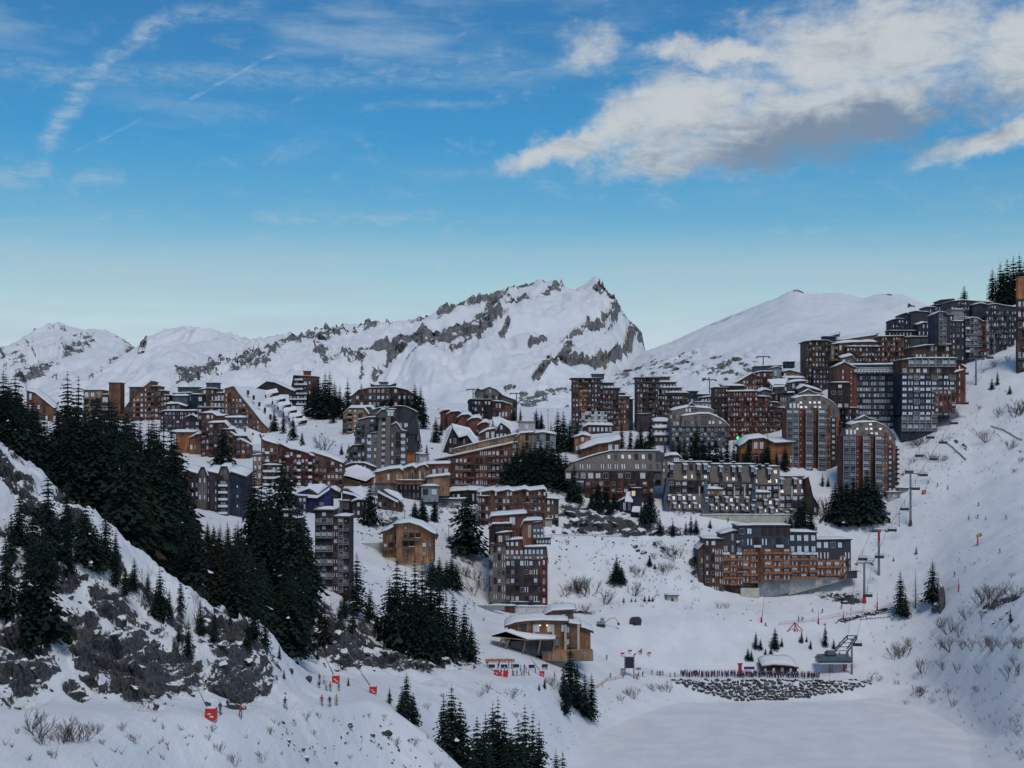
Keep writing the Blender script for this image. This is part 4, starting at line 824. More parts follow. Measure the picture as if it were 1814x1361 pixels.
b.blk(1164, 1218, 700, 748, 'brown', 12, 5, ['wbnwb','bwwbn'], y=.5, d=13, snow=0); b.blk(1126, 1150, 735, 762, 'purple', 3, 2, '.', y=-8, d=6, snow=.3)
b = B('apartment_building', 'low grey box group between the right twin tower and the red brown pyramid', 1240, 725, 830)
b.blk(1216, 1236, 694, 715, 'navy', 3, 2, 'w', snow=.3); b.blk(1234, 1260, 700, 720, 'bluegrey', 4, 2, 'w', y=-2, rise=.8); b.blk(1240, 1268, [(1240,706),(1268,703)], 722, 'slateblue', 5, 1, 'w', y=-5, rise=.8); b.blk(1225, 1265, 714, 728, 'greyrender', 6, 1, 'w', y=-8)
b = B('apartment_building', 'slate mansard block with two rows of bright dormer windows behind tall spruces', 1240, 800, 670)
b.blk(1188, 1268, [(1194,727),(1205,724),(1225,720),(1262,723),(1268,728)], 756, 'slatewarm', 14, 3, ['www.ww'], y=4, d=14, lean=3, rise=1, snow=.6, eave=None, frame='framewhite'); b.blk(1206, 1292, [(1210,737),(1240,733),(1258,733),(1275,740),(1286,748),(1292,756)], 764, 'slatewarm', 14, 3, ['.wwww'], y=0, d=10, lean=3, rise=1, snow=.6, eave=None, frame='framewhite')
b.blk(1190, 1290, 757, 800, 'greywood', 16, 5, ['fwfo','wf.f'], y=0, d=12, snow=0); b.blk(1222, 1234, [(1222,722),(1228,714),(1234,720)], 726, 'slatewarm', y=7, d=5, snow=.4)
b = B('apartment_building', 'low terraces with four snow shelves left of the slate mansard block', 1172, 785, 675)
for i, t in enumerate((748, 760, 773)): b.blk(1160-i*2, 1190, t, t+12, 'greywood', 4, 1, 'w', y=4-5*i, d=9, rise=1.5, snow=.9)
b = B('apartment_building', 'red brown pyramid block with many balconies stepping down to the right', 1330, 775, 700)
b.blk(1267, 1292, 687, 740, 'brown', 4, 6, ['n.wn','bw'], d=12, snow=.2, y=3); b.blk(1284, 1322, 684, 700, 'darkwood', y=5, d=12, rise=1.4)
b.blk(1289, 1342, [(1289,695),(1342,694)], 775, 'redbrown', 11, 9, ['n.nnn.nn','wbwwbw','bwnbbw'], y=0, d=14, rise=1., snow=.5, par='rust')
for x0, x1, t in ((1340,1366,703),(1364,1381,713),(1378,1393,723),(1390,1406,734)): b.blk(x0, x1, [(x0,t),(x1-3,t+1),(x1,t+4)], 775, 'redbrown', max(3, int((x1-x0)/5)), int((775-t)/8.5), ['wbwn','bwbw'], y=1, d=13, snow=.6, par='rust')
b.blk(1306, 1345, [(1306,680),(1340,660),(1345,664)], 700, 'redbrown', 7, 4, 'nw', y=12, d=10, rise=.5)
b = B('apartment_building', 'jumble of small grey houses with scooped snow roofs right above the red pyramid', 1385, 725, 770)
b.blk(1347, 1395, [(1347,647),(1395,645)], 662, 'bluegrey', y=16, d=9, snow=.5); b.blk(1403, 1420, 638, 648, 'navy', y=18, d=7, snow=.2); b.blk(1371, 1392, [(1371,652),(1384,648),(1392,651)], 670, 'greyrender', 3, 1, '.w.', y=12, d=6); b.blk(1394, 1425, [(1394,658),(1405,655),(1425,660)], 672, 'tan', 5, 1, 'w', y=10, d=7, rise=.7)
b.blk(1339, 1372, [(1339,661),(1352,658),(1372,658)], 690, 'redbrown', 6, 3, 'wbn', y=6, d=9); b.sheet([(1359,672,2),(1396,670,2),(1390,683,-5),(1370,684,-5)], .6); b.blk(1370, 1392, 683, 696, 'greywood', 4, 1, '.w', y=-4, d=6, snow=.3)
b.blk(1396, 1428, [(1396,680),(1410,677),(1428,676)], 692, 'bluegrey', 5, 1, 'w', y=0, d=8, rise=1.2); b.blk(1392, 1428, 670, 684, 'greywood', 5, 1, 'w', y=5, d=6, rise=1.2); b.blk(1410, 1452, [(1410,692),(1420,686),(1452,695)], 705, 'slateblue', y=-5, d=8, rise=1.5, snow=.7)
b.blk(1360, 1405, [(1360,700),(1405,697)], 712, 'darkwood', 8, 1, 'w', y=-3, d=7, rise=1); b.blk(1340, 1365, [(1340,697),(1352,692),(1365,694)], 706, 'greywood', y=-4, d=7, rise=1); b.blk(1378, 1408, 702, 728, 'slatewarm', 8, 2, 'n', y=-6, d=5, snow=0)
b = B('apartment_building', 'tall dark brown tower left of the navy slab near the skyline', 1457, 690, 745)
b.blk(1427, 1490, [(1427,606),(1440,604),(1465,604),(1480,610),(1490,612)], 690, 'brown', 11, 9, ['nbwnw','wnbwb','bwnwn'], d=14, snow=.2, over=1); b.blk(1462, 1484, 596, 608, 'navy', y=4, d=6, snow=.1); b.blk(1438, 1490, 655, 690, 'purple', 9, 4, ['nw'], y=-3, d=4, snow=0)
b.blk(1470, 1510, [(1470,612),(1485,610),(1510,616)], 640, 'tan', 7, 3, ['wbw'], y=-3, d=8, snow=.5)
b = B('apartment_building', 'long brown upper building under two layers of snow roof, above the navy slab', 1560, 665, 775)
b.blk(1494, 1562, [(1494,602),(1520,598),(1555,593),(1562,590)], 604, 'slatewarm', y=8, d=10, rise=1, snow=.5); b.blk(1488, 1560, [(1488,609),(1510,607),(1545,606),(1560,607)], 625, 'rust', 11, 1, 'w.', y=3, d=10, rise=1.4, snow=.9)
b.blk(1500, 1560, 615, 660, 'brown', 11, 5, ['wbnw','bwwb'], y=0, d=10, snow=.5); b.blk(1558, 1602, [(1558,597),(1602,596)], 660, 'rust', 9, 7, ['wnbw','bwwn'], y=1, d=12, snow=.5); b.blk(1600, 1614, 598, 660, 'slateblue', 3, 6, 'n', y=2, d=12, snow=.3)
b.blk(1612, 1658, 596, 622, 'bluegrey', y=6, d=12, snow=.5)
b.blk(1486, 1512, [(1486,637),(1505,632),(1512,644)], 660, 'slatewarm', 3, 1, 'w', y=-6, d=6, rise=1.2)
b = B('apartment_building', 'small brown upper block with grey end wall above the dark brown slab', 1665, 665, 740)
b.blk(1614, 1702, [(1614,617),(1640,613),(1700,611),(1702,613)], 665, 'brown', 13, 4, ['wwnw','bwwb'], d=12, snow=.5, over=1); b.blk(1701, 1715, 612, 668, 'slateblue', y=.5, d=13, snow=.4)
# ---- top right dark cluster
b = B('apartment_building', 'dark stepped building on the right skyline with a blue black curved drum', 1640, 620, 800)
b.blk(1580, 1602, [(1580,568),(1590,565),(1602,566)], 600, 'navy', 4, 4, 'nbw', d=12, snow=.2); b.blk(1598, 1622, [(1598,558),(1605,555),(1622,560)], 598, 'navy', 4, 4, 'bn', y=1, d=12, snow=.2); b.blk(1570, 1625, 588, 600, 'darkwood', 9, 1, 'n', y=-4, d=6, snow=.3)
b.blk(1613, 1645, [(1613,554),(1622,552),(1645,554)], 600, 'slateblue', 0, 0, y=0, d=14, snow=.4); b.blk(1643, 1660, 544, 600, 'slateblue', 3, 4, '.n', y=3, d=12, snow=.4); b.blk(1658, 1672, 540, 585, 'navy', 2, 4, 'w', y=3, d=12, snow=.2)
b.blk(1669, 1692, [(1669,532),(1690,530),(1692,532)], 600, 'slateblue', y=1, d=14, snow=.15); b.blk(1620, 1655, [(1620,578),(1632,574),(1655,578)], 598, 'navy', 5, 2, 'n', y=-6, d=8, snow=.4, rise=1)
b = B('apartment_building', 'dark block with two columns of bright bays on the right skyline', 1680, 660, 740)
b.blk(1656, 1676, [(1656,558),(1664,553),(1676,555)], 612, 'navy', 3, 7, ['.ff'], d=12, snow=.4, skip=0); b.blk(1674, 1690, 558, 612, 'slateblue', 2, 5, '.n', y=1, snow=.3); b.blk(1688, 1710, [(1688,549),(1706,549),(1710,552)], 572, 'greyrender', y=2, d=10, snow=.5)
b.blk(1686, 1710, 570, 640, 'slateblue', 3, 7, 'nw', y=.5, d=10, snow=.4); b.blk(1704, 1750, [(1704,562),(1750,562)], 570, 'slateblue', y=5, d=12, snow=.4); b.blk(1709, 1738, [(1709,567),(1722,564),(1732,566),(1738,570)], 625, 'brown', 4, 6, ['ffff','Bffn'], y=-1, d=12, snow=.5, skip=0); b.blk(1735, 1748, [(1735,567),(1748,572)], 628, 'redbrown', 2, 6, 'wb', y=1, d=11, snow=.4)
b.blk(1716, 1748, 612, 632, 'redbrown', 5, 2, 'wb', y=-.5, d=10, snow=0)
b = B('apartment_building', 'broad blue black block at the very top right of the village', 1770, 625, 760)
b.blk(1690, 1765, [(1690,533),(1712,531),(1735,533),(1765,535)], 560, 'slateblue', 13, 3, ['n.wb','bn.w'], y=5, d=14, snow=.5); b.blk(1724, 1748, [(1724,541),(1738,538),(1748,540)], 560, 'navy', 0, 0, y=1, d=8, snow=.7)
b.blk(1748, 1802, [(1748,541),(1765,539),(1780,542),(1802,545)], (622, 600), 'slateblue', 12, 8, ['wnbw','bwnb','nbww'], y=1, d=13, snow=.4); b.blk(1745, 1752, 570, 628, 'concrete', y=0, d=10, snow=.2)
# ---- navy slab and neighbour
b = B('apartment_building', 'large navy black slab with dense rows of pale windows', 1555, 770, 650)
b.blk(1508, 1597, [(1508,654),(1597,654)], 768, 'navy', 18, 11, ['sw','ws','ss'], d=14, snow=.3, skip=.02, ww=.7, frame='framewhite'); b.blk(1509, 1594, [(1509,647),(1594,646)], 652, 'bluegrey', y=4, d=10, snow=.6, rise=.7)
for i in range(15): b.blk(1512+i*5.6, 1512+i*5.6+4.6, [(1512+i*5.6,657),(1512+i*5.6+4.6,654)], 660, 'whitepaint', y=-2.2, d=2, snow=.25, eave=None, name='sun_blade')
b.blk(1482, 1518, [(1482,650),(1495,643),(1518,654)], 768, 'redbrown', 5, 12, ['.n.o.'], y=-1, d=14, snow=.3); b.blk(1466, 1500, [(1466,680),(1500,680)], 725, 'darkwood', 3, 4, ['.w.','www'], y=-6, d=5, snow=.4); b.blk(1494, 1518, 724, 770, 'purple', 4, 4, 'bn', y=-4, d=5, snow=.3)
b = B('apartment_building', 'dark brown slab with broad bays joined to the right of the navy slab', 1655, 768, 652)
b.blk(1596, 1692, [(1596,639),(1620,636),(1692,636)], 664, 'brown', 8, 2, ['f','w'], y=-.5, d=14, snow=.5, over=1); b.blk(1597, 1692, 663, 738, 'navy', 9, 7, ['wwf','wsw'], y=0, d=14, snow=0, eave=None, skip=.02, ww=.75); b.blk(1597, 1660, 735, 764, 'navy', 6, 2, 'f', y=.3, d=13, snow=0, eave=None)
b.blk(1690, 1712, [(1690,652),(1700,644),(1712,652)], 715, 'redbrown', 3, 5, '.n', y=1, d=12, snow=0); b.sheet([(1691,658,-1),(1714,651,2),(1706,645,10),(1692,644,10)], .5); b.blk(1655, 1692, 690, 732, 'redbrown', 5, 4, 'ww', y=-.9, d=6, snow=0, eave=None)
# ---- the two towers with white framed bays
def bay_tower(label, x, top, base, D, hh):
    b = B('tower_block', label, x, base, D, 'tower block'); L = x-50; m = hh
    t = top
    b.blk(L+14, L+80, [(L+17,t+6),(L+30,t+2),(L+62,t+1),(L+76,t+8)], t+26, 'slatewarm', 8, 3, ['.ww','ww.ww'], y=3, d=13, lean=3.5, rise=.8, snow=.6, eave=None, frame='framewhite', ww=.55)
    b.blk(L+66, L+100, [(L+72,t+3),(L+88,t+12),(L+97,t+22),(L+100,t+34)], t+46, 'slatewarm', 5, 4, ['.w','w.w'], y=5, d=12, lean=3, ya=4, rise=.5, snow=.3, eave=None, frame='framewhite')
    b.blk(L+4, L+24, [(L+10,t+12),(L+24,t+10)], t+28, 'slatewarm', 3, 1, 'W', y=3.4, d=12, lean=2, ya=-1, snow=0, eave=None)
    b.blk(L+30, L+68, [(L+30,t-2),(L+44,t-9),(L+52,t-4),(L+68,t-1)], t+4, 'slatewarm', y=9, d=5, snow=.4)
    z0, z1 = t+26, base
    b.blk(L+0, L+21, z0, z1, 'redbrown', 2, m, 'f', y=3, ya=-2.2, d=12, snow=0, eave=None, skip=0)
    b.blk(L+21, L+31, z0, z1, 'red', 2, m, 'o.', y=1.2, d=12, snow=0, eave=None, skip=0)
    b.blk(L+31, L+44, z0, z1, 'redbrown', 1, m, 'f', y=0, d=12, snow=0, eave=None, skip=0)
    b.blk(L+44, L+53, z0-3, z1, 'redbrown', 0, 0, y=1.8, d=12, snow=0, eave=None); b.blk(L+44, L+52, z0, z0+22, 'rust', y=1.2, d=3, snow=0, eave=None)
    b.blk(L+53, L+67, z0, z1, 'redbrown', 1, m, 'f', y=0, d=12, snow=0, eave=None, skip=0)
    b.blk(L+67, L+77, z0, z1, 'rust', 2, m, 'oo', y=.6, ya=.8, d=12, snow=0, eave=None, skip=.05)
    b.blk(L+77, L+88, z0+14, z1-8, 'purple', 1, m-1, 'w', y=1.6, ya=1.5, d=11, snow=0, eave=None); b.blk(L+88, L+94, z0+14, z0+46, 'orange', y=3.1, ya=1, d=8, snow=0, eave=None); b.blk(L+88, L+94, z0+46, z1-10, 'brown', 0, 0, y=3.2, ya=1, d=8, snow=0, eave=None)
    b.blk(L+93, L+101, z0+18, z1-14, 'darkwood', 1, m-1, 'b', y=4.6, ya=2.5, d=8, snow=0, eave=None)
    return b
bay_tower('faceted tower with white framed bays and slate crown, second from the right', 1446, 699, 835, 612, 10)
q = bay_tower('faceted tower with white framed bays and slate crown, nearest the ski piste', 1547, 746, 890, 622, 11)
q.blk(1570, 1592, 873, 884, 'concrete', 3, 1, 'w', y=-3, d=8, snow=.3); q.blk(1592, 1608, 866, 880, 'greyrender', 0, 0, y=-1, d=7, snow=.3)
# ---- low building behind the spruces
b = B('apartment_building', 'low orange house with broad snow roof hidden behind five spruces right of centre', 1355, 828, 655, 'house')
b.blk(1312, 1408, [(1312,792),(1326,780),(1352,777),(1372,786),(1408,784)], 826, 'orange', 9, 2, 'w', d=12, rise=1.5, snow=.9, over=1)
# ---- village plaza houses
b = B('house', 'small orange house with pitched snow roof at the edge of the snowy plaza', 1030, 805, 680, 'house')
b.blk(1018, 1046, [(1018,776),(1032,771),(1046,775)], 802, 'orange', 3, 2, 'wb', d=9, rise=1.5)
b = B('house', 'low brown house with wide snow roof just above the slanted slate building', 1072, 812, 655, 'house')
b.blk(1030, 1098, [(1030,798),(1058,788),(1080,785),(1098,780)], 812, 'rust', 6, 1, 'w', d=12, rise=2.5, snow=.8, over=1)
b = B('house', 'long red timber lodge under a low pitched snow roof below the left twin tower', 1058, 768, 740, 'lodge')
b.blk(1034, 1085, [(1034,758),(1042,754),(1085,755)], 768, 'purple', 7, 1, 'w', d=9, rise=1.5)
b = B('house', 'pale concrete lift building behind the roof end of the long orange building', 935, 770, 720, 'building')
b.blk(918, 948, [(918,748),(948,748)], 765, 'concrete', 3, 1, '.w', d=9, snow=.4)
# ---- slanted slate complex
b = B('apartment_building', 'long slanting slate building with red balconies below, upper left of the slate terrace', 1090, 885, 598)
b.blk(1000, 1172, [(1012,822),(1040,812),(1060,806),(1085,800),(1172,800)], 835, 'slatewarm', 14, 2, ['WWWWWW','ssssss'], y=0, d=13, lean=6, snow=.35, eave='eave', ww=.42, skip=.03)
b.blk(1000, 1158, [(1000,834),(1158,834)], 852, 'brown', 12, 1, 'w', y=-1, d=10, snow=0, eave=None, ww=.7); b.blk(1036, 1158, 851, 875, 'redbrown', 11, 2, 'wb', y=-2, d=10, snow=0, eave=None, par='red'); b.blk(1158, 1172, [(1165,800),(1180,802)], 850, 'slateblue', y=-.4, d=12, lean=5, snow=0, eave=None, name='fin_wall')
b.blk(1163, 1192, [(1172,816),(1192,816)], 862, 'slatewarm', 3, 4, ['Wn'], y=1, d=12, lean=4, snow=0, eave=None)
b.blk(1175, 1210, [(1175,812),(1190,808),(1205,808),(1210,814)], 822, 'greywood', 2, 1, 'W', y=6, d=9, rise=.6, snow=.8)
b = B('apartment_building', 'slate terrace of slanting bays with snowy balconies, stepping down to the right', 1300, 915, 600)
segs = [(1186,1258,820,905,'s'),(1252,1342,824,908,'s'),(1336,1386,828,913,'s'),(1384,1432,846,912,'w')]
for i, (x0, x1, t, bb, c_) in enumerate(segs):
    b.blk(x0, x1, [(x0+10 if i < 3 else x0+1,t),(x1 if i == 3 else x1+2,t)], t+32, 'slatewarm', max(3, int((x1-x0)/11)), 2, ['d.dwd','w.wnw'], y=3+i*.6, d=12, lean=5, snow=.4, eave='eave', ww=.5, skip=.02)
    b.blk(x0-2, x1-4, t+31, t+56, 'purple', max(3, int((x1-x0)/12)), 2, ['wb','ww'], y=1+i*.5, d=9, snow=.0, eave=None, ww=.7)
    b.blk(x0-6, x1-6, [(x0+1,t+55),(x1-2,t+55)], bb-2, 'slatewarm', max(4, int((x1-x0)/9)), 2, ['dw','nd','wd'], y=-3+i*.4, d=8, lean=3.5, snow=.0, eave=None, ww=.55)
for i, (x0, x1, t) in enumerate([(1252,1279,868),(1336,1364,874)]): b.blk(x0, x1, t, t+10, 'tan', 4, 1, 'w', y=-.5, d=6, rise=.5, snow=1.)
for i, (x, t, bb) in enumerate([(1182,846,906),(1250,850,912),(1335,856,914)]): b.blk(x-10, x+3, [(x-1,t),(x+3,t)], bb, 'bluegrey', y=-4, d=9, lean=4, snow=0, eave=None, name='fin_wall')
for x in (1238, 1270, 1300, 1318, 1352, 1380, 1402): b.blk(x, x+2.2, 862, 884, 'cream', y=-.3, d=2, snow=0, eave=None, name='party_wall')
b.blk(1240, 1400, (911), (914, 918), 'cream', y=-4.5, d=6, snow=.3, eave=None, name='basement_wall'); b.chim((1212,822),(1228,821),(1262,825),(1284,824),(1305,825),(1352,830),(1365,829), y=9, w=1.4, h=1.6)
b = B('apartment_building', 'small brown wing at the right end of the slate terrace, behind two conifers', 1420, 915, 612)
b.blk(1426, 1450, [(1426,850),(1432,846),(1440,880),(1450,898)], 912, 'darkwood', 2, 4, '.n', d=10, snow=.3)
# ---- dark chalet
b = B('chalet', 'tall black timber chalet with tiny yellow window in front of the slanting slate building', 1120, 918, 575, CH)
b.blk(1117, 1138, [(1121,866),(1136,866)], 916, 'navy', 2, 3, ['L.','..','.n'], d=7, snow=.15); b.blk(1094, 1120, [(1094,892),(1108,884),(1120,884)], 912, 'navy', 3, 1, 'w', y=2, d=6, snow=.3); b.sheet([(1107,887,-1),(1121,888,-1),(1122,871,4),(1110,871,4)], .5); b.sheet([(1119,905,-2),(1134,906,-2),(1135,893,1),(1122,893,1)], .5)
# ---- big orange block by the piste
b = B('apartment_building', 'big orange timber block under a stepped slate roof, alone beside the ski slope', 1380, 1062, 570)
b.blk(1239, 1250, [(1239,976),(1246,966),(1250,966)], 1060, 'brown', 1, 5, 'n', y=2, d=14, snow=.3); b.blk(1248, 1281, [(1248,956),(1281,956)], 1049, 'brown', 3, 7, ['nw.','wns'], y=1, d=14, snow=.3)
b.blk(1266, 1282, 972, 1050, 'rust', 2, 6, 's', y=.2, d=6, snow=0, eave=None)
b.blk(1280, 1317, [(1280,948),(1300,942),(1317,942)], 983, 'slateblue', 3, 2, 'Bnb', y=.5, d=15, snow=.3, lean=1, par='whitepaint'); b.blk(1308, 1400, [(1308,933),(1340,932),(1400,932)], 970, 'slateblue', 7, 2, ['WW.WWW','ssBssBs'], y=-.5, d=16, snow=.25, lean=1)
b.blk(1398, 1448, [(1398,944),(1448,945)], 983, 'slateblue', 4, 2, ['W','B'], y=.4, d=15, snow=.5, lean=1); b.blk(1446, 1508, [(1446,958),(1508,957)], 994, 'slateblue', 5, 2, ['Wwww.','ss..'], y=.6, d=15, snow=.2, lean=1)
for i, (x0, x1, t) in enumerate([(1280,1317,982),(1314,1342,970),(1352,1402,970),(1400,1448,982),(1446,1490,992)]):
    n_ = max(2, round((x1-x0)/14.5)); b.blk(x0, x1, t, 1037-i*4, 'orange', n_, round((1037-i*4-t)/12), ['b','sb','bs'], y=0, d=14, snow=0, eave=None, par='orange', rail='rust', skip=.02, ww=.6, wmin=1)
b.blk(1341, 1353, 968, 1032, 'rust', y=-.5, d=12, snow=0, eave=None, name='stair_column'); b.blk(1488, 1499, 985, 1028, 'orange', 1, 4, 's', y=.5, d=12, snow=0, eave=None, ww=.75); b.blk(1497, 1512, 958, 1026, 'brown', 2, 6, 'wn', y=1, ya=3, d=12, snow=.2)
b.blk(1240, 1300, 1046, 1062, 'greyrender', y=1.2, d=12, snow=0, eave=None, name='basement_wall'); b.blk(1251, 1283, 1048, 1062, 'bluegrey', y=.1, d=5, snow=0, eave=None, name='garage_door'); b.blk(1282, 1313, 1034, 1062, 'darkwood', y=.7, d=9, snow=0, eave=None, name='garage_wall')
b.blk(1312, 1345, 1042, 1062, 'cream', y=-.6, d=6, snow=0, eave=None, name='basement_wall'); b.blk(1344, 1400, (1030), (1052, 1040), 'greyrender', y=.9, d=8, snow=0, eave=None, name='basement_wall'); b.blk(1398, 1500, (1023), (1044, 1028), 'concrete', 8, 1, 'o', y=1, d=8, snow=0, eave=None, name='basement_wall', wh=.3)
b.blk(1508, 1522, 1014, 1026, 'darkmetal', y=3, d=5, snow=.2, name='annex')
# ---- right edge tower
b = B('tower_block', 'tower cut by the right edge, orange top and dark stone balconies', 1818, 658, 520, 'tower block')
b.blk(1803, 1850, [(1803,492),(1820,492),(1850,496)], 530, 'orange', 2, 1, '.', d=2.5, snow=.1, over=.1); b.blk(1803, 1850, 530, 656, 'brown', 6, 7, ['bb'], y=.5, d=2.2, snow=0, eave=None)
# ---- huts and small things near the slope
b = B('hut', 'tiny cream hut with snowy flat roof and dark door beside the road bend', 1191, 1068, 545, 'hut')
b.blk(1182, 1200, 1056, 1068, 'cream', 1, 1, '.', d=4, snow=.5, over=.7); b.box(1189, 1193, 1060, 1068, 'glassdark', y=-.08, d=.2, name='door')
b = B('ticket_cabin', 'low snow covered cabin behind the lift queue', 1380, 1196, 513, 'cabin')
b.blk(1352, 1412, [(1352,1182),(1370,1179),(1400,1181),(1412,1184)], 1198, 'darkwood', 8, 1, 'w.', d=8, rise=1.5, snow=1.2, over=.6); b.blk(1360, 1384, [(1360,1178),(1372,1175),(1384,1178)], 1184, 'slateblue', y=5, d=5, snow=.8)
# ---------------------------------------------------------------- conifers
def conifer_meshes(seed, dens=1.0, sparse=False, wide=.19, mat='needles'):
    """crown and trunk for a spruce one metre tall: whorls of drooping boughs, each a ragged fan of needle sprays"""
    r = random.Random(seed); c = MB(); t = MB()
    t.tube((0, 0, -.06), (0, 0, .5), .014, .009, 'bark', 6); t.tube((0, 0, .5), (0, 0, .985), .009, .001, 'bark', 5)
    nw = int(34*dens)
    for i in range(nw):
        u = i/(nw-1); z = .07+.915*u+(r.random()-.5)*.02
        R = wide*((1-u)**.82)*(.85+.3*r.random())+.006
        if u < .12: R *= .65+u*3
        nb = r.randint(7, 11) if not sparse else r.randint(4, 6)
        if u > .85: nb = 5
        a0 = r.random()*6.28
        for j in range(nb):
            if r.random() < (.06 if not sparse else .15): continue
            a = a0+6.283*j/nb+(r.random()-.5)*.5; L = R*(.42+.75*r.random()); ca, sa = math.cos(a), math.sin(a)
            dr = L*(.18+.32*(1-u))+.003; up = .012*(1-u)
            wd = (L*.21+.006)*(.8+.5*r.random())*(.45 if sparse else 1); k = 3
            pts = []
            for s_ in range(k+1):
                v = s_/k; pts.append((ca*L*v, sa*L*v, z+up-dr*v*v+ (.02*L if s_ == k else 0)))
            for s_ in range(k):
                p, q = pts[s_], pts[s_+1]; w0 = wd*(.75+.5*r.random())*(1-.22*s_)
                sm = 'snow' if (r.random() < .006 and s_ > 0) else mat
                for sd in (-1, 1):
                    e = (p[0]*.35+q[0]*.65-sa*w0*sd, p[1]*.35+q[1]*.65+ca*w0*sd, (p[2]+q[2])/2-w0*(.35+.35*r.random()))
                    c.add([p, q, e], [(0, 1, 2)] if sd > 0 else [(1, 0, 2)], sm)
                if not sparse or s_ > 0:
                    e = ((p[0]+q[0])/2, (p[1]+q[1])/2, (p[2]+q[2])/2-w0*1.0); c.add([p, q, e], [(0, 1, 2)], mat)
    return c.mesh('crown'), t.mesh('trunk')
CONES = [conifer_meshes(i, 1.0, False, w) for i, w in enumerate((.22, .27, .19, .29, .24, .21))]
DENSE = [conifer_meshes(40+i, 1.15, False, w, 'needles') for i, w in enumerate((.34, .38, .31))]
BROWN = [conifer_meshes(60+i, .9, False, w, 'needlesbrown') for i, w in enumerate((.28, .24))]
THIN = [conifer_meshes(80+i, .8, True, w, 'needlesbrown') for i, w in enumerate((.10, .12))]
ORD = ['', 'second', 'third', 'fourth', 'fifth', 'sixth', 'seventh', 'eighth', 'ninth', 'tenth', 'eleventh', 'twelfth', 'thirteenth', 'fourteenth', 'fifteenth', 'sixteenth', 'seventeenth', 'eighteenth', 'nineteenth', 'twentieth', 'twenty first', 'twenty second', 'twenty third', 'twenty fourth', 'twenty fifth', 'twenty sixth', 'twenty seventh', 'twenty eighth', 'twenty ninth', 'thirtieth']
def rank(i, n):
    if n > 12 and 0 < i < n-1 and i > n/2: return ORD[n-1-i]+' from right'
    if n == 1: return 'the single'
    return 'leftmost' if i == 0 else 'rightmost' if i == n-1 else ORD[i]+' from left'
def tree(px, top, D, label, group=None, kind=CONES, cat='spruce tree', name='spruce_tree', base=None, lean=0.):
    g = GDp(px, D); zt = (HY-top)/F*D; h = max(2.2, zt-g.z)
    cr, tr = random.choice(kind)
    o = tag(link(name, None, None, g, (lean, lean*.7, random.random()*6.28), (h, h, h)), label, cat, group)
    w = random.uniform(.88, 1.15); o.scale = (h*w, h*w, h)
    link('crown', cr, o); link('trunk', tr, o); return o
def trees(where, group, lst, kind=CONES, adj='dark spruce', D=None, cat='spruce tree', name='spruce_tree'):
    if kind is DENSE and name == 'spruce_tree': cat, name, adj = 'pine tree', 'pine_tree', adj.replace('spruce', 'pine')
    lst = sorted(lst, key=lambda t: t[0])
    for i, t in enumerate(lst):
        px, top, base = t[:3]; kd = t[3] if len(t) > 3 else kind
        if D: d = D+random.uniform(-6, 6)
        elif base > 0: d = hit(px, base, t[4] if len(t) > 4 else 120)
        else: d = -base
        if base > 0 and len(t) < 5 and base < 960: d = hit(px, base, 450)
        tree(px, top, d, f'{adj}, {rank(i, len(lst))}, {where}', group, kd, cat, name)
# forest mass on the slope behind the near spur
FOR = []; FV = []; FL = []; FS = []; FM = []; FN = [0, 0]
SKY = [(0,652),(25,668),(45,700),(95,712),(150,700),(185,690),(215,712),(250,735),(285,738),(312,762),(322,860),(350,915),(400,925),(436,912),(442,850),(455,828),(470,862),(490,845),(505,830),(522,880),(540,918),(552,935),(558,1050),(618,1055),(650,1075)]
sx, sy = zip(*SKY); cnt = 0; tries = 0; rr = random.Random(5); placed = []
extra = MB()
while cnt < 150 and tries < 9000:
    tries += 1; px = rr.uniform(-30, 640)
    lo = np.interp(px, [0, 150, 300, 420, 560, 640], [255, 262, 268, 275, 340, 372]); hi = np.interp(px, [0, 300, 450, 640], [330, 470, 470, 430]); D = rr.uniform(lo, hi)
    if any(abs(px-a)*D/F < 1.7 and abs(D-c) < 6 for a, c in placed): continue
    g = gz(px, D); h = rr.uniform(13, 24); top = HY-(g+h)/D*F; lim = np.interp(px, sx, sy)+rr.uniform(0, 16)
    if top < lim or (rr.random() < .5 and (HY-lim)/F*D-g < 36):
        h2 = (HY-lim)/F*D-g
        if h2 < 8: continue
        top = lim
    placed.append((px, D)); cnt += 1
    FOR.append((px, top, D))
FOR.sort(key=lambda t: t[2])
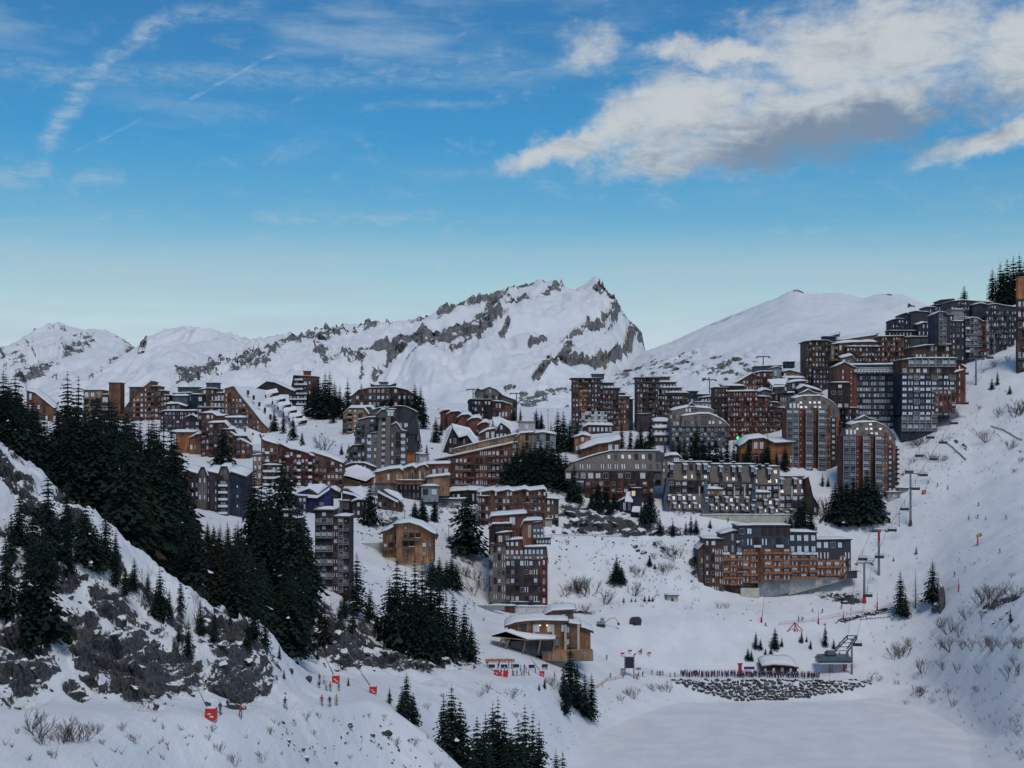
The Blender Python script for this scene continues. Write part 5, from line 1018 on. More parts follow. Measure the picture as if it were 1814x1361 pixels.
for i, (px, top, D) in enumerate(FOR):
    kd = rr.choice([CONES, CONES, CONES, BROWN]) if px > 200 else CONES
    band = 'above the leftmost cliff' if px < 110 else 'above the tall grey cliff' if px < 210 else 'below the sail building' if px < 310 else 'below the gabled block' if px < 430 else 'left of the purple tower' if px < 540 else 'above the bending piste'
    lo = np.interp(px, [0, 150, 300, 420, 560, 640], [255, 262, 268, 275, 340, 372]); hi = np.interp(px, [0, 300, 450, 640], [330, 470, 470, 430]); u = (D-lo)/(hi-lo)
    row = 'front edge' if u < .3 else 'middle' if u < .65 else 'far edge'
    if i < 118:
        kn = 'brown tinged' if kd is BROWN else 'broad dark' if kd is DENSE else 'slim dark'
        tree(px, top, D, f'{kn} spruce, {row} of the dense forest, {band}', 'spruces of the dense left forest', kd)
    else:
        cr, tr_m = rr.choice(kd); g = GDp(px, D); h = (HY-top)/F*D-g.z; h = max(h, 4)
        for me_ in (cr, tr_m):
            a = np.empty(len(me_.vertices)*3); me_.vertices.foreach_get('co', a); a = a.reshape(-1, 3)*h; th = rr.random()*6.28
            c_, s_ = math.cos(th), math.sin(th); a = np.stack([a[:, 0]*c_-a[:, 1]*s_+g.x, a[:, 0]*s_+a[:, 1]*c_+g.y, a[:, 2]+g.z], 1); FV.append(a)
            lt = np.empty(len(me_.loops), np.int32); me_.loops.foreach_get('vertex_index', lt); ls = np.empty(len(me_.polygons), np.int32); me_.polygons.foreach_get('loop_start', ls)
            FL.append(lt+FN[0]); FS.append(ls+FN[1]); mi_ = np.empty(len(ls), np.int32); me_.polygons.foreach_get('material_index', mi_); sl = [0 if m_.name.startswith('needles') else 1 if m_.name == 'snow' else 2 for m_ in me_.materials]; FM.append(np.array(sl, np.int32)[mi_]); FN[0] += len(a); FN[1] += len(lt)
me = bpy.data.meshes.new('forest'); V_ = np.concatenate(FV); L_ = np.concatenate(FL); S_ = np.concatenate(FS)
me.vertices.add(len(V_)); me.vertices.foreach_set('co', V_.astype(np.float32).ravel()); me.loops.add(len(L_)); me.loops.foreach_set('vertex_index', L_.astype(np.int32)); me.polygons.add(len(S_)); me.polygons.foreach_set('loop_start', S_.astype(np.int32))
me.materials.append(M('needles')); me.materials.append(M('snow')); me.materials.append(M('bark')); me.polygons.foreach_set('material_index', np.concatenate(FM)); me.update(calc_edges=True)
tag(link('forest', me), 'dark mass of spruces at the back of the dense left forest', 'forest', None, 'stuff')
trees('rising over the left forest', 'tall trees over the left forest', [(120,655,-296),(139,664,-303),(6,652,-262),(27,655,-268),(55,700,-280),(205,705,-330),(290,738,-340),(218,714,-420),(234,728,-430),(249,735,-440),(263,739,-430),(277,745,-420),(303,752,-425),(312,766,-410),(172,700,-400),(186,708,-380)], adj='tall dark spruce')
trees('on the left spur above the cliffs', 'spruces on the left spur', [(28,838,925),(12,770,862),(58,880,1000),(85,818,1012),(10,938,1105,CONES,150),(47,972,1087,CONES,150),(78,905,1087,CONES,150),(118,850,965),(152,880,1006),(187,888,1012),
    (35,868,968),(222,1000,1058),(283,1003,1098),(320,1020,1092),(334,1090,1165),(317,1105,1142),(45,1093,1122),(408,1080,1136),(102,925,1010),(170,930,1015),(205,960,1040),(355,1060,1118),(450,1060,1140),(470,1090,1150),(440,1095,1150),(5,745,828),(22,752,846),(40,775,862),(62,792,890),(100,838,925),(72,828,935),(130,868,950),(145,900,985),(118,905,1000),(160,925,995),(205,935,1015),(238,985,1050),(262,1010,1065),(55,930,1030),(92,955,1050),(125,965,1030),(300,1040,1100),(380,1075,1130),(20,905,990)])
trees('small, near the bend of the left piste', 'small spruces by the piste', [(495,1140,1172),(503,1190,1206),(617,1200,1221,CONES,300),(562,1150,1172)], adj='small spruce')
trees('in the valley left of the orange timber chalet', 'spruces in the valley', [(540,915,-395),(522,935,-380),(552,960,-400),(632,975,-410),(655,1040,-405),(668,1075,-400),(610,1040,-385),(500,798,-470),(512,812,-478),(478,845,-470),(450,823,-440),(463,838,-445)], adj='big dark spruce')
trees('clump below the orange timber chalet', 'clump of spruces below the timber chalet', [(703,985,-392),(718,1005,-398),(735,978,-395),(748,990,-404),(762,985,-400),(778,1015,-398),(790,1048,-402),(803,1045,-408),(822,1068,-412),(835,1098,-415),(690,1020,-398),(728,1030,-388),(752,1040,-388),(772,1060,-390)], adj='tall dark spruce', kind=CONES)
trees('in the row beside the valley clump', 'row of trimmed spruces', [(766,988,1042),(778,984,1044),(791,990,1046),(800,982,1042),(808,992,1048)], adj='bushy dark spruce', kind=DENSE)
trees('between the scalloped roof building and the orange chalet', 'lone big spruce', [(828,862,985)], adj='very broad dark spruce', kind=DENSE)
trees('around the small chalets below the orange hall', 'trees among the small chalets', [(656,850,932),(735,885,926),(752,890,926),(770,882,925),(748,878,920)], adj='dark spruce', kind=DENSE)
trees('in front of the brown terraced building at left', 'lone round pine', [(395,748,826)], adj='round crowned pine', kind=DENSE, cat='pine tree', name='pine_tree')
trees('beside the long snowy pyramid roof', 'spruces by the pyramid roof', [(486,723,764),(502,724,768),(519,735,780),(535,763,790)])
trees('around the mushroom chalet', 'spruces on the left hilltop', [(546,690,738),(556,672,738),(565,663,742),(576,657,742),(584,656,742),(593,672,740),(602,680,738),(616,667,735),(608,700,742),(628,692,728),(590,700,750)])
trees('row before the rounded hilltop building', 'hilltop spruce row', [(640,678,722),(652,688,722),(662,690,722),(672,694,722),(684,692,722),(694,690,724),(704,686,722),(712,690,724),(722,692,726),(735,677,740),(745,684,745),(750,702,760)])
trees('beside the slate landmark', 'spruces beside the slate landmark', [(605,786,806),(618,784,810),(738,755,800),(772,737,784),(781,745,772),(756,783,816),(637,742,770),(646,750,780)])
trees('above the long orange building', 'spruces above the long orange building', [(861,714,765),(873,740,770),(910,722,746),(922,720,750),(950,722,760),(959,728,762),(976,745,790),(988,722,800),(998,726,800),(1010,738,800),(1022,745,802),(1033,757,800),(1040,770,800)])
trees('clump by the long orange building', 'black spruce clump in the village centre', [(898,800,858),(906,792,858),(916,782,860),(928,778,860),(938,785,862),(948,780,862),(958,776,862),(968,785,862),(978,778,864),(990,782,864),(932,800,865),(952,805,866),(972,802,866),(1002,800,872)], adj='bushy dark spruce', kind=DENSE)
trees('left of the slanting slate building', 'spruces left of the slate building', [(1017,815,890),(1027,850,895),(1008,855,890)])
trees('around the snowy plaza', 'spruces below the twin towers', [(1101,748,795),(1117,752,797),(1135,750,795),(1152,743,797),(1128,770,800),(1143,770,800),(1178,783,805),(1092,765,800)])
trees('in front of the slate mansard block', 'spruces before the mansard block', [(1192,775,825),(1202,763,825),(1212,775,826),(1234,748,826),(1225,775,828),(1246,765,828),(1257,772,828),(1268,768,830),(1288,765,830),(1300,775,832),(1278,785,832),(1240,790,833),(1217,792,833)], adj='tall dark spruce')
trees('in front of the low orange house', 'spruces before the low orange house', [(1306,790,832),(1327,778,830),(1360,766,832),(1391,788,834),(1342,800,834),(1376,798,834)])
trees('at the foot of the slanting slate building', 'dark shrubs at the slate building', [(1060,850,898),(1074,858,900),(1088,868,905),(1100,880,905),(1151,858,928),(1142,880,930),(1048,870,900),(1080,885,912),(1064,880,912)], kind=DENSE)
trees('on the snow below the slate terrace', 'spruces below the slate terrace', [(1169,913,946),(1192,918,948),(1224,907,948),(1233,915,946),(1215,922,948),(1258,918,936),(1401,905,940),(1410,915,942),(1392,915,940),(1424,860,936),(1416,880,936),(1437,893,940,BROWN)])
trees('left of the rightmost faceted tower', 'pair of spruces by the tower', [(1457,835,862),(1467,843,862)], adj='small spruce')
trees('clump below the right faceted tower', 'spruce clump by the faceted tower', [(1480,852,925),(1490,846,926),(1500,850,926),(1512,842,926),(1524,850,928),(1536,828,926),(1551,845,924),(1505,865,930),(1530,868,930),(1558,870,922),(1494,875,932)], adj='bushy dark spruce', kind=DENSE)
trees('on the slope right of the lift', 'tall spruces right of the lift', [(1595,1008,1092),(1652,988,1072),(1604,1048,1094)], adj='tall dark spruce')
trees('between the two tall lift side spruces', 'sparse larch', [(1622,1005,1077,THIN),(1662,1010,1070,THIN)], adj='thin bare larch', cat='larch tree', name='larch_tree')
trees('small, on the piste side right of the lift', 'small spruces on the piste', [(1623,966,982),(1583,984,994),(1790,1075,1104),(1757,668,690),(1767,655,682),(1789,680,698)], adj='small spruce')
trees('behind the lift queue cabin', 'young spruces behind the queue', [(1339,1117,1150),(1347,1130,1152),(1373,1110,1150),(1385,1127,1146),(1366,1144,1160),(1325,1146,1171),(1331,1150,1171),(1420,1115,1139),(1429,1124,1138),(1462,1103,1146),(1436,1132,1150),(1477,1130,1150),(1356,1148,1160)], adj='young fir', cat='fir tree', name='fir_tree')
trees('alone on the snowbank above the road', 'spruces on the snowbank', [(1092,985,1034),(1101,1000,1035),(1151,983,1003),(1160,997,1008)], kind=DENSE)
trees('along the road', 'tiny firs along the road', [(1105,1055,1068),(1119,1056,1067),(1126,1058,1067),(1142,1054,1066),(1150,1053,1066),(1156,1057,1066)], adj='tiny fir', cat='fir tree', name='fir_tree')
trees('on the near bank left of the lake', 'spruces on the near bank', [(690,1215,-300),(720,1188,-298),(712,1215,-292),(732,1225,-300),(786,1228,-296),(800,1211,-298),(815,1236,-300),(845,1266,-292),(860,1260,-296),(873,1240,-302),(882,1231,-298),(893,1258,-296),(905,1290,-290),(930,1245,-300),(944,1258,-304),(955,1275,-300),(918,1270,-296),
    (985,1325,-330),(997,1328,-334),(838,1300,-286),(868,1300,-280)], adj='tall dark spruce')
trees('on the lake shore below the restaurant', 'spruces on the lake shore', [(1010,1117,1258),(998,1175,1245),(1022,1170,1260),(1036,1190,1276),(1048,1190,1278),(1002,1200,1270),(965,1200,1225),(955,1210,1224)], adj='tall dark spruce')
trees('on the skyline at the top right', 'spruces on the right skyline', [(1708,504,-845),(1758,473,-842),(1772,462,-850),(1784,456,-856),(1795,450,-860),(1806,448,-862),(1818,450,-866),(1778,475,-848),(1800,470,-855),(1790,480,-850),(1830,455,-866)], adj='dark spruce')
# ---------------------------------------------------------------- bare bushes
def bush_mesh(seed, h=1.0, spread=.9, stems=9, depth=4, mat='twig', upr=.0):
    r = random.Random(seed); b = MB()
    def grow(p, d, L, rad, lev):
        q = p+d*L; b.tube(p, q, rad, rad*.6, mat, 3)
        if lev == 0: return
        for _ in range(r.randint(2, 3) if lev > 1 else 3):
            nd_ = (d+Vector((r.uniform(-1, 1), r.uniform(-1, 1), r.uniform(-.15, .9)))*.62).normalized()
            grow(p+d*L*r.uniform(.45, 1.), nd_, L*r.uniform(.55, .8), rad*.6, lev-1)
    for i in range(stems):
        a = r.random()*6.28; t = r.random()*spread*(1-upr)
        grow(Vector((math.cos(a)*.06, math.sin(a)*.06, -.05)), Vector((math.cos(a)*t, math.sin(a)*t, 1)).normalized(), .36*r.uniform(.7, 1.1), .011, depth-1)
    return b.mesh('bare_bush')
BUSH = [bush_mesh(i, spread=s) for i, s in enumerate((1.0, 1.3, .9, 1.5, 1.1))]
BTREE = [bush_mesh(20+i, spread=.5, stems=4, depth=5, upr=.3) for i in range(3)]
def bushes(where, group, lst, kind=BUSH, adj='leafless brown bush', cat='bush', name='bare_bush', dmin=120):
    lst = sorted(lst, key=lambda t: t[0])
    for i, (px, base, hpx) in enumerate(lst):
        g = G(px, base, dmin); h = hpx/F*g.y/.95*1.25; w = random.uniform(.9, 1.3)
        tag(link(name, random.choice(kind), None, g, (0, 0, random.random()*6.28), (h*w, h*w, h)), f'{adj}, {rank(i, len(lst))}, {where}', cat, group)
bushes('right of the lowest tower', 'bushes right of the lowest tower', [(1003,1055,26),(1020,1052,38),(1030,1056,34),(1042,1057,46),(1070,1071,34),(1122,1055,30),(1120,1013,15),(1134,1021,25),(1034,1088,24),(1092,1040,16),(1197,994,38),(1178,1018,27),(1171,968,14),(1274,1078,15),(1288,1078,14),(1186,1010,20),(1160,990,15)])
bushes('left of the lowest tower', 'bushes left of the lowest tower', [(845,1030,32),(838,1055,28),(822,1020,26),(855,1045,30),(834,1002,22)])
bushes('on the snow among the village buildings', 'bushes in the village', [(1460,912,40),(1452,920,24),(690,915,18),(700,912,16),(678,920,16),(1005,965,10),(575,798,34),(568,800,20),(1206,915,14)])
bushes('high on the right snow slope', 'bushes high on the right slope', [(1622,792,30),(1628,788,34),(1638,785,20),(1748,782,30),(1790,797,24),(1770,738,24),(1797,737,34),(1808,735,36),(1806,819,13),(1794,837,12),(1664,819,20),(1648,817,22),(1617,820,14),(1735,725,9),(1752,632,16),(1775,618,18),(1762,650,18),(1795,610,14),(1786,640,14),(1740,660,12)])
bushes('on the bushy bank right of the lake', 'bushes right of the lake', [(1585,1168,34),(1597,1166,38),(1612,1142,22),(1680,1120,38),(1668,1112,26),(1700,1127,28),(1712,1095,30),(1738,1072,40),(1752,1068,44),(1765,1060,40),(1793,1062,30),(1793,1022,12),(1738,1098,24),(1797,1116,18),
    (1683,1150,32),(1665,1150,20),(1706,1148,22),(1722,1150,26),(1745,1150,30),(1760,1150,34),(1776,1148,24),(1796,1148,24),(1808,1145,28),(1634,1188,34),(1672,1187,20),(1696,1187,20),(1734,1187,20),(1786,1200,30),(1800,1196,30),(1797,1170,20)])
bushes('low on the snow right of the stone wall', 'low bushes right of the stone wall', [(1541,1208,16),(1554,1207,15),(1628,1232,26),(1620,1228,18),(1681,1230,16),(1731,1222,16),(1652,1245,14),(1687,1252,20),(1605,1248,12),(1588,1212,11),(1790,1282,18),(1802,1300,14),(1810,1345,24),(1660,1226,12)])
bushes('between the restaurant and the stone wall', 'bushes on the lake bank', [(1120,1238,26),(1112,1232,18),(1158,1225,18),(1183,1228,24),(1172,1226,16),(1130,1205,14),(1100,1243,14),(907,1235,24),(861,1228,20),(980,1222,22),(914,1275,14),(787,1238,12),(848,1235,14),(972,1215,18)])
bushes('on the near snow slope below the piste', 'bushes on the near slope', [(375,1296,16),(368,1312,14),(478,1302,18),(388,1335,24),(462,1352,26),(415,1361,28),(522,1288,13),(541,1278,20),(565,1277,14),(555,1302,12),(655,1275,12),(680,1272,10),(701,1322,18),(734,1320,18),(756,1256,14),(775,1360,14),(620,1350,10),(500,1340,10)])
bushes('at the bottom left corner of the view', 'bushes at the bottom left', [(55,1290,44),(68,1305,46),(78,1322,30),(108,1318,44),(122,1312,52),(138,1315,46),(152,1310,38),(216,1295,18),(240,1318,22),(182,1320,14),(95,1345,20),(30,1300,14),(170,1300,24)])
bushes('among the left spur rocks', 'bushes on the left spur', [(128,1120,16),(218,1085,20),(30,1060,18),(100,1080,16),(265,1115,14),(310,1140,14),(375,1130,18),(350,1190,14),(60,1150,12)])
bushes('beyond the bend of the left piste', 'bare saplings at the piste bend', [(602,1122,30),(590,1110,28),(575,1100,24),(640,1140,38),(648,1142,34),(490,1095,30),(480,1080,34),(470,1070,30),(555,1090,24),(625,1130,20)], kind=BTREE, adj='leafless sapling', dmin=330)
for i, (px, top, base) in enumerate([(247,965,1073),(326,1050,1150),(350,1010,1120),(70,890,1000)]):
    g = G(px, base, 160); h = (base-top)/F*g.y
    tag(link('birch_tree', BTREE[i % 3], None, g, (0, 0, i*1.3), (h*.5, h*.5, h*1.0)), ['slender leafless birch above the tallest grey cliff', 'leafless birch right of the central cliff crest', 'leafless birch between two dark spruces on the spur crest', 'leafless birch on the snowy shoulder at far left'][i], 'birch tree')
# ---------------------------------------------------------------- rocks
def rock_mesh(seed, sub=2, flat=.7):
    me = bpy.data.meshes.new('boulder'); import bmesh
    bm = bmesh.new(); bmesh.ops.create_icosphere(bm, subdivisions=sub, radius=1.0); r = random.Random(seed)
    planes = [(Vector((r.gauss(0, 1), r.gauss(0, 1), r.gauss(0, 1))).normalized(), r.uniform(.45, .85)) for _ in range(13)]
    for v in bm.verts:
        for n, d in planes:
            k = v.co.dot(n)
            if k > d: v.co -= n*(k-d)
        v.co.z *= flat; v.co += Vector((r.uniform(-1, 1), r.uniform(-1, 1), r.uniform(-1, 1)))*.03
    bm.to_mesh(me); bm.free(); me.materials.append(M('rock')); return me
ROCKS = [rock_mesh(i, 3 if i < 4 else 2, f) for i, f in enumerate((.8, .6, 1., .7, .8, .5, .9))]
def rocks(where, group, lst, adj='dark angular boulder', dmin=120):
    lst = sorted(lst, key=lambda t: t[0])
    for i, (px, py, w, h) in enumerate(lst):
        g = G(px, py+h*.3, dmin); k = g.y/F
        tag(link('boulder', random.choice(ROCKS), None, g+Vector((0, 0, h*k*.15)), (random.uniform(-.5, .5), random.uniform(-.3, .6), random.random()*6.28), (w*k*.5, w*k*.5, h*k*.6)), f'{adj}, {rank(i, len(lst))}, {where}', 'rock', group)
rocks('on the near snow slope below the piste', 'boulders on the near slope', [(618,1284,26,10),(660,1302,12,14),(684,1300,28,14),(512,1313,10,12),(511,1324,6,8),(536,1328,14,7),(543,1348,18,8),(591,1330,8,5),(706,1331,8,7),(723,1360,28,8),(594,1358,16,6),(500,1302,5,5),(498,1311,5,4),(517,1303,5,7),(530,1335,9,5),(534,1341,8,5),(604,1309,5,3),(640,1318,5,3),(575,1338,5,3),(548,1326,7,5),(556,1340,6,4),(521,1322,8,6),(627,1275,5,3),(600,1277,4,3),(650,1340,5,3)])
rocks('at the foot of the left cliffs', 'boulders under the cliffs', [(135,1228,42,26),(152,1238,20,14),(91,1222,8,9),(250,1232,26,20),(238,1222,22,20),(333,1222,20,22),(342,1232,12,10),(368,1246,12,14),(292,1247,8,5),(305,1250,5,5),(516,1190,12,14),(547,1204,14,18),(527,1175,7,10),(505,1228,6,5),(270,1228,14,8),(80,1215,10,14)])
rocks('high on the left spur', 'boulders on the spur', [(148,1020,26,20),(100,1045,26,20),(124,1060,20,8),(140,1068,12,6),(190,1085,34,34),(215,1100,26,24),(365,1100,28,24),(360,1120,24,20),(395,1140,26,18),(205,1140,30,24),(170,1130,26,22),(310,1165,20,16),(280,1140,16,12),(235,1175,20,20),(425,1140,20,22),(440,1170,22,24),(395,1175,22,18),(20,1160,24,24),(45,1190,24,22)], adj='grey rock ledge')
rocks('above the far piste bend', 'rocks at the piste bend', [(575,1100,20,16),(560,1120,22,16),(590,1150,22,16),(610,1160,26,18),(632,1175,18,22),(650,1155,26,16),(680,1160,20,12),(700,1165,22,12),(725,1176,20,12),(745,1172,22,14),(765,1178,22,12),(790,1170,24,14),(812,1174,20,12),(540,1098,18,14),(600,1120,18,14),(625,1110,20,14),(705,1180,16,8),(835,1170,14,8)], adj='dark rock', dmin=345)
rocks('below the scalloped roof building', 'rocks above the road', [(1010,905,26,16),(1015,925,24,12),(1035,922,24,14),(1060,928,26,16),(1085,932,24,14),(1110,938,24,12),(1135,940,24,10),(1160,943,20,8),(1030,940,24,8),(1000,942,18,6),(980,940,16,5)], adj='snow capped grey rock', dmin=520)
rocks('on the right hand slope', 'rocks on the right slope', [(1490,1060,14,9),(1502,1056,12,8),(1497,1068,12,6),(1520,1052,8,5),(1125,968,14,7),(1140,978,16,8),(1130,975,12,6),(1240,1008,6,8),(1232,1020,6,8),(1225,1030,5,7),(1775,1090,12,8),(1760,1100,12,8),(1785,1082,10,7),(1430,1050,10,3),(1445,1048,8,3)], adj='dark rock')
g = G(1667, 1080, 400); tag(link('rock_spire', ROCKS[2], None, g+Vector((0, 0, 2.5)), (0, .1, 1), (2.2, 1.6, 7.2)), 'tall grey rock spire standing right of the tall spruce pair', 'rock')
g = G(1658, 1082, 400); tag(link('rock_spire', ROCKS[3], None, g+Vector((0, 0, 1.2)), (0, 0, 2), (2.6, 2.0, 3.4)), 'lower grey rock block leaning against the tall rock spire', 'rock')
# stone terrace left of the tall spruces
tr_ = link('stone_terrace', None, None, G(1540, 1090)); tag(tr_, 'three low snow dusted stone courses stepping towards the tall spruces', 'retaining wall')
i = 0
for row, (xa, ya_, xb, yb_) in enumerate([(1492,1101,1590,1077),(1508,1098,1585,1083),(1525,1098,1582,1092)]):
    n_ = int((xb-xa)/5)
    for j in range(n_):
        u = j/n_; g = G(xa+(xb-xa)*u, ya_+(yb_-ya_)*u, 450)
        link('stone', ROCKS[4+j % 3], tr_, g-tr_.location+Vector((0, 0, .15)), (0, 0, random.random()*6), (.75, .6, .45))
for (cx_, cy_, lab, ex) in [(1700,790,'curved line of dark avalanche stakes low on the right slope',[(1668,782),(1685,792),(1700,806),(1712,818)]),(1780,775,'upper curved line of dark avalanche stakes near the right edge',[(1755,757),(1775,762),(1792,772),(1812,783)])]:
    rt = tag(link('snow_barrier', None, None, G(cx_, cy_, 450)), lab, 'snow barrier'); pts_ = []
    for (ax, ay), (bx, by) in zip(ex[:-1], ex[1:]):
        for j in range(7): pts_.append(G(ax+(bx-ax)*j/7, ay+(by-ay)*j/7, 450))
    for p in pts_:
        mb = MB(); mb.tube((0, 0, -.3), (.2, 0, 1.0), .13, .1, 'darkwood', 4); mb.obj('stake', rt, p-rt.location)
    mb = MB()
    for p, q in zip(pts_[:-1], pts_[1:]): mb.tube(p-rt.location+Vector((0, 0, .6)), q-rt.location+Vector((0, 0, .6)), .16, .16, 'darkwood', 4)
    mb.obj('rail', rt)
# stone wall along the lake: each stone its own part
wl = tag(link('stone_wall', None, None, P(1360, 1225, 492)), 'long retaining wall of dark stones with snow in the joints along the lake', 'retaining wall')
rs = random.Random(4); ws = []
for row in range(8):
    y0 = 1206+row*4.6
    xx = 1188+row*1.5
    while xx < 1540:
        low = np.interp(xx, [1188,1230,1290,1330,1400,1480,1540], [1208,1222,1238,1240,1238,1226,1214])
        w_ = rs.choice([rs.uniform(4.5, 8), rs.uniform(8, 13)])
        if y0 < low and rs.random() > .04: ws.append((xx+w_/2, y0+rs.uniform(-1.8, 1.8), w_))
        xx += w_+rs.uniform(.6, 1.6)
WST = []
for i_ in range(5):
    m_ = rock_mesh(70+i_, 2, .85); m_.materials.clear(); m_.materials.append(M('wallrock')); WST.append(m_)
k = 493/F
for px, py, w_ in ws[:300]:
    D = hit(px, py, 470)-.5; p = P(px, py, D)-wl.location
    link('stone', WST[rs.randrange(5)], wl, p, (rs.uniform(-.4, .4), rs.uniform(-.4, .4), rs.uniform(-1.2, 1.2)), (w_*k*.70, 1.2, rs.uniform(2.3, 4.0)*k*1.25))

# stones, dry stalks and twigs nobody could count, lying about the slopes
rz_ = random.Random(77); sc_ = MB(); tw = MB()
def scatter(n, x0, x1, y0, y1, dmin, kind, s0=.15, s1=.6):
    for _ in range(n):
        px = rz_.uniform(x0, x1); py = rz_.uniform(y0, y1); f_ = float(fbm(np.array([px/38.]), np.array([py/16.]), 3, 91)[0])
        if f_ < -.02: continue
        g = G(px, py, dmin)
        if g.z < -86: continue
        if kind == 's':
            s = rz_.uniform(s0, s1); a = rz_.random()*6.28; q = [g+Vector((math.cos(a+t)*s*rz_.uniform(.6, 1.2), math.sin(a+t)*s*.7, -.1)) for t in (0, 1.5, 3.1, 4.6)]
            sc_.add([*q, *[p.lerp(g, .45)+Vector((0, 0, s*rz_.uniform(.5, .9))) for p in q]], [(0,1,5,4),(1,2,6,5),(2,3,7,6),(3,0,4,7),(4,5,6,7)], 'rock')
        else:
            for _k in range(5): d_ = Vector((rz_.uniform(-1, 1), rz_.uniform(-1, 1), rz_.uniform(.6, 1.6)))*rz_.uniform(s0, s1); tw.tube(g, g+d_, .035, .015, 'twig', 3)
scatter(900, 560, 1260, 840, 1000, 520, 's', .2, .7); scatter(500, 600, 860, 1000, 1190, 340, 's', .2, .6); scatter(500, 0, 500, 900, 1240, 165, 's', .08, .35); scatter(110, 480, 780, 1275, 1361, 165, 's', .08, .45)
scatter(600, 1500, 1814, 600, 1000, 430, 's', .12, .4); scatter(350, 840, 1200, 1205, 1330, 380, 's', .1, .35); scatter(300, 1250, 1530, 860, 1100, 520, 's', .15, .5); scatter(400, 300, 900, 700, 860, 600, 's', .3, .9)
scatter(500, 1540, 1814, 990, 1340, 380, 't', .5, 1.4); scatter(300, 980, 1240, 960, 1080, 520, 't', .5, 1.3); scatter(110, 0, 820, 1270, 1361, 140, 't', .1, .75); scatter(250, 560, 860, 900, 1190, 340, 't', .5, 1.5); scatter(200, 1560, 1814, 600, 860, 500, 't', .5, 1.6)
tag(sc_.obj('loose_stones'), 'small dark stones poking through the snow on the slopes', 'stones', None, 'stuff'); tag(tw.obj('dry_twigs'), 'thin dry stalks and twigs standing out of the snow', 'twigs', None, 'stuff')
# ---------------------------------------------------------------- people
def person_mesh(pose, jacket, seed=0):
    J = dict(pel=(0,0,.93), ch=(0,-.01,1.25), nk=(0,-.01,1.47), hd=(0,-.02,1.60), top=(0,-.02,1.74))
    if pose == 'ski': leg = [(.10,0,.90),(.13,-.14,.50),(.15,-.02,.08),(.15,-.16,.04)]; arm = [(.20,0,1.40),(.30,-.02,1.15),(.27,-.28,1.05),(.27,-.36,1.04)]; lf = -.08
    elif pose == 'walk': leg = [(.09,0,.92),(.10,-.1,.50),(.10,-.12,.08),(.10,-.26,.04)]; arm = [(.19,0,1.42),(.25,.06,1.16),(.25,-.06,.94),(.25,-.1,.86)]; lf = 0
    elif pose == 'crouch': leg = [(.10,.1,.55),(.16,-.22,.42),(.15,-.05,.08),(.15,-.2,.04)]; arm = [(.20,-.05,1.0),(.30,-.12,.8),(.25,-.35,.75),(.25,-.42,.75)]; lf = 0
    else: leg = [(.09,0,.92),(.10,-.02,.50),(.11,0,.08),(.11,-.14,.04)]; arm = [(.19,0,1.42),(.26,.02,1.14),(.24,-.12,.94),(.23,-.17,.88)]; lf = 0
    if pose == 'crouch': J = dict(pel=(0,.1,.58), ch=(0,0,.85), nk=(0,-.08,1.05), hd=(0,-.12,1.17), top=(0,-.14,1.30))
    V = [J['pel'], J['ch'], J['nk'], J['hd'], J['top']]; E = [(0,1),(1,2),(2,3),(3,4)]; R = [.15,.17,.065,.105,.075]
    for s in (-1, 1):
        o = len(V); L2 = [list(p) for p in leg]
        if pose == 'walk' and s < 0: L2 = [[.09,0,.92],[.10,.02,.50],[.10,.2,.12],[.10,.1,.06]]
        V += [(p[0]*s, p[1], p[2]) for p in L2]; E += [(0,o),(o,o+1),(o+1,o+2),(o+2,o+3)]; R += [.115,.08,.065,.055]
        o = len(V); V += [(p[0]*s, p[1], p[2]) for p in arm]; E += [(1,o),(o,o+1),(o+1,o+2),(o+2,o+3)]; R += [.075,.06,.048,.045]
    me = bpy.data.meshes.new('b'); me.from_pydata(V, E, []); ob = bpy.data.objects.new('b', me); COL.objects.link(ob)
    md = ob.modifiers.new('s', 'SKIN'); sv = me.skin_vertices[0].data
    for i, r in enumerate(R): sv[i].radius = (r, r*.85); sv[i].use_root = (i == 0)
    sb = ob.modifiers.new('d', 'SUBSURF'); sb.levels = 1; sb.render_levels = 1
    dg = bpy.context.evaluated_depsgraph_get(); out = bpy.data.meshes.new_from_object(ob.evaluated_get(dg)); bpy.data.objects.remove(ob)
    out.name = 'body'; out.materials.clear()
    for m in ('trousers', jacket, 'skin'): out.materials.append(M(m))
    waist = J['pel'][2]-.04; neck = J['nk'][2]-.01
    for p in out.polygons:
        c = p.center; p.material_index = 2 if c.z > neck else 1 if (c.z > waist or abs(c.x) > .19 and c.z > waist-.2) else 0; p.use_smooth = True
    return out, J
PB = {}
def body(pose, jacket):
    if (pose, jacket) not in PB: PB[(pose, jacket)] = person_mesh(pose, jacket)
    return PB[(pose, jacket)]
def sph(r, mat, sz=1., n=8):
    b = MB(); vs = []; fs = []
    for i in range(n//2+1):
        t = math.pi*i/(n//2)
        for j in range(n): vs.append((r*math.sin(t)*math.cos(6.2832*j/n), r*math.sin(t)*math.sin(6.2832*j/n), r*sz*math.cos(t)))
    for i in range(n//2):
        for j in range(n): fs.append((i*n+j, i*n+(j+1) % n, (i+1)*n+(j+1) % n, (i+1)*n+j))
    return b.add(vs, fs, mat)
HELM = {m: sph(.125, m, 1.0).mesh('helmet', True) for m in ('gear', 'j_white', 'j_red')}
_b = MB(); _b.box(-.045,.045,-.95,.75,0,.03,'gear'); _b.add([(-.045,-.95,0),(.045,-.95,0),(.03,-1.1,.1),(-.03,-1.1,.1)],[(0,1,2,3)],'gear'); SKI = _b.mesh('ski')
_b = MB(); _b.tube((0,0,0),(0,0,1.15),.015,.015,'gear',4); _b.tube((0,0,.08),(0,0,.10),.05,.05,'gear',6); POLE = _b.mesh('ski_pole')
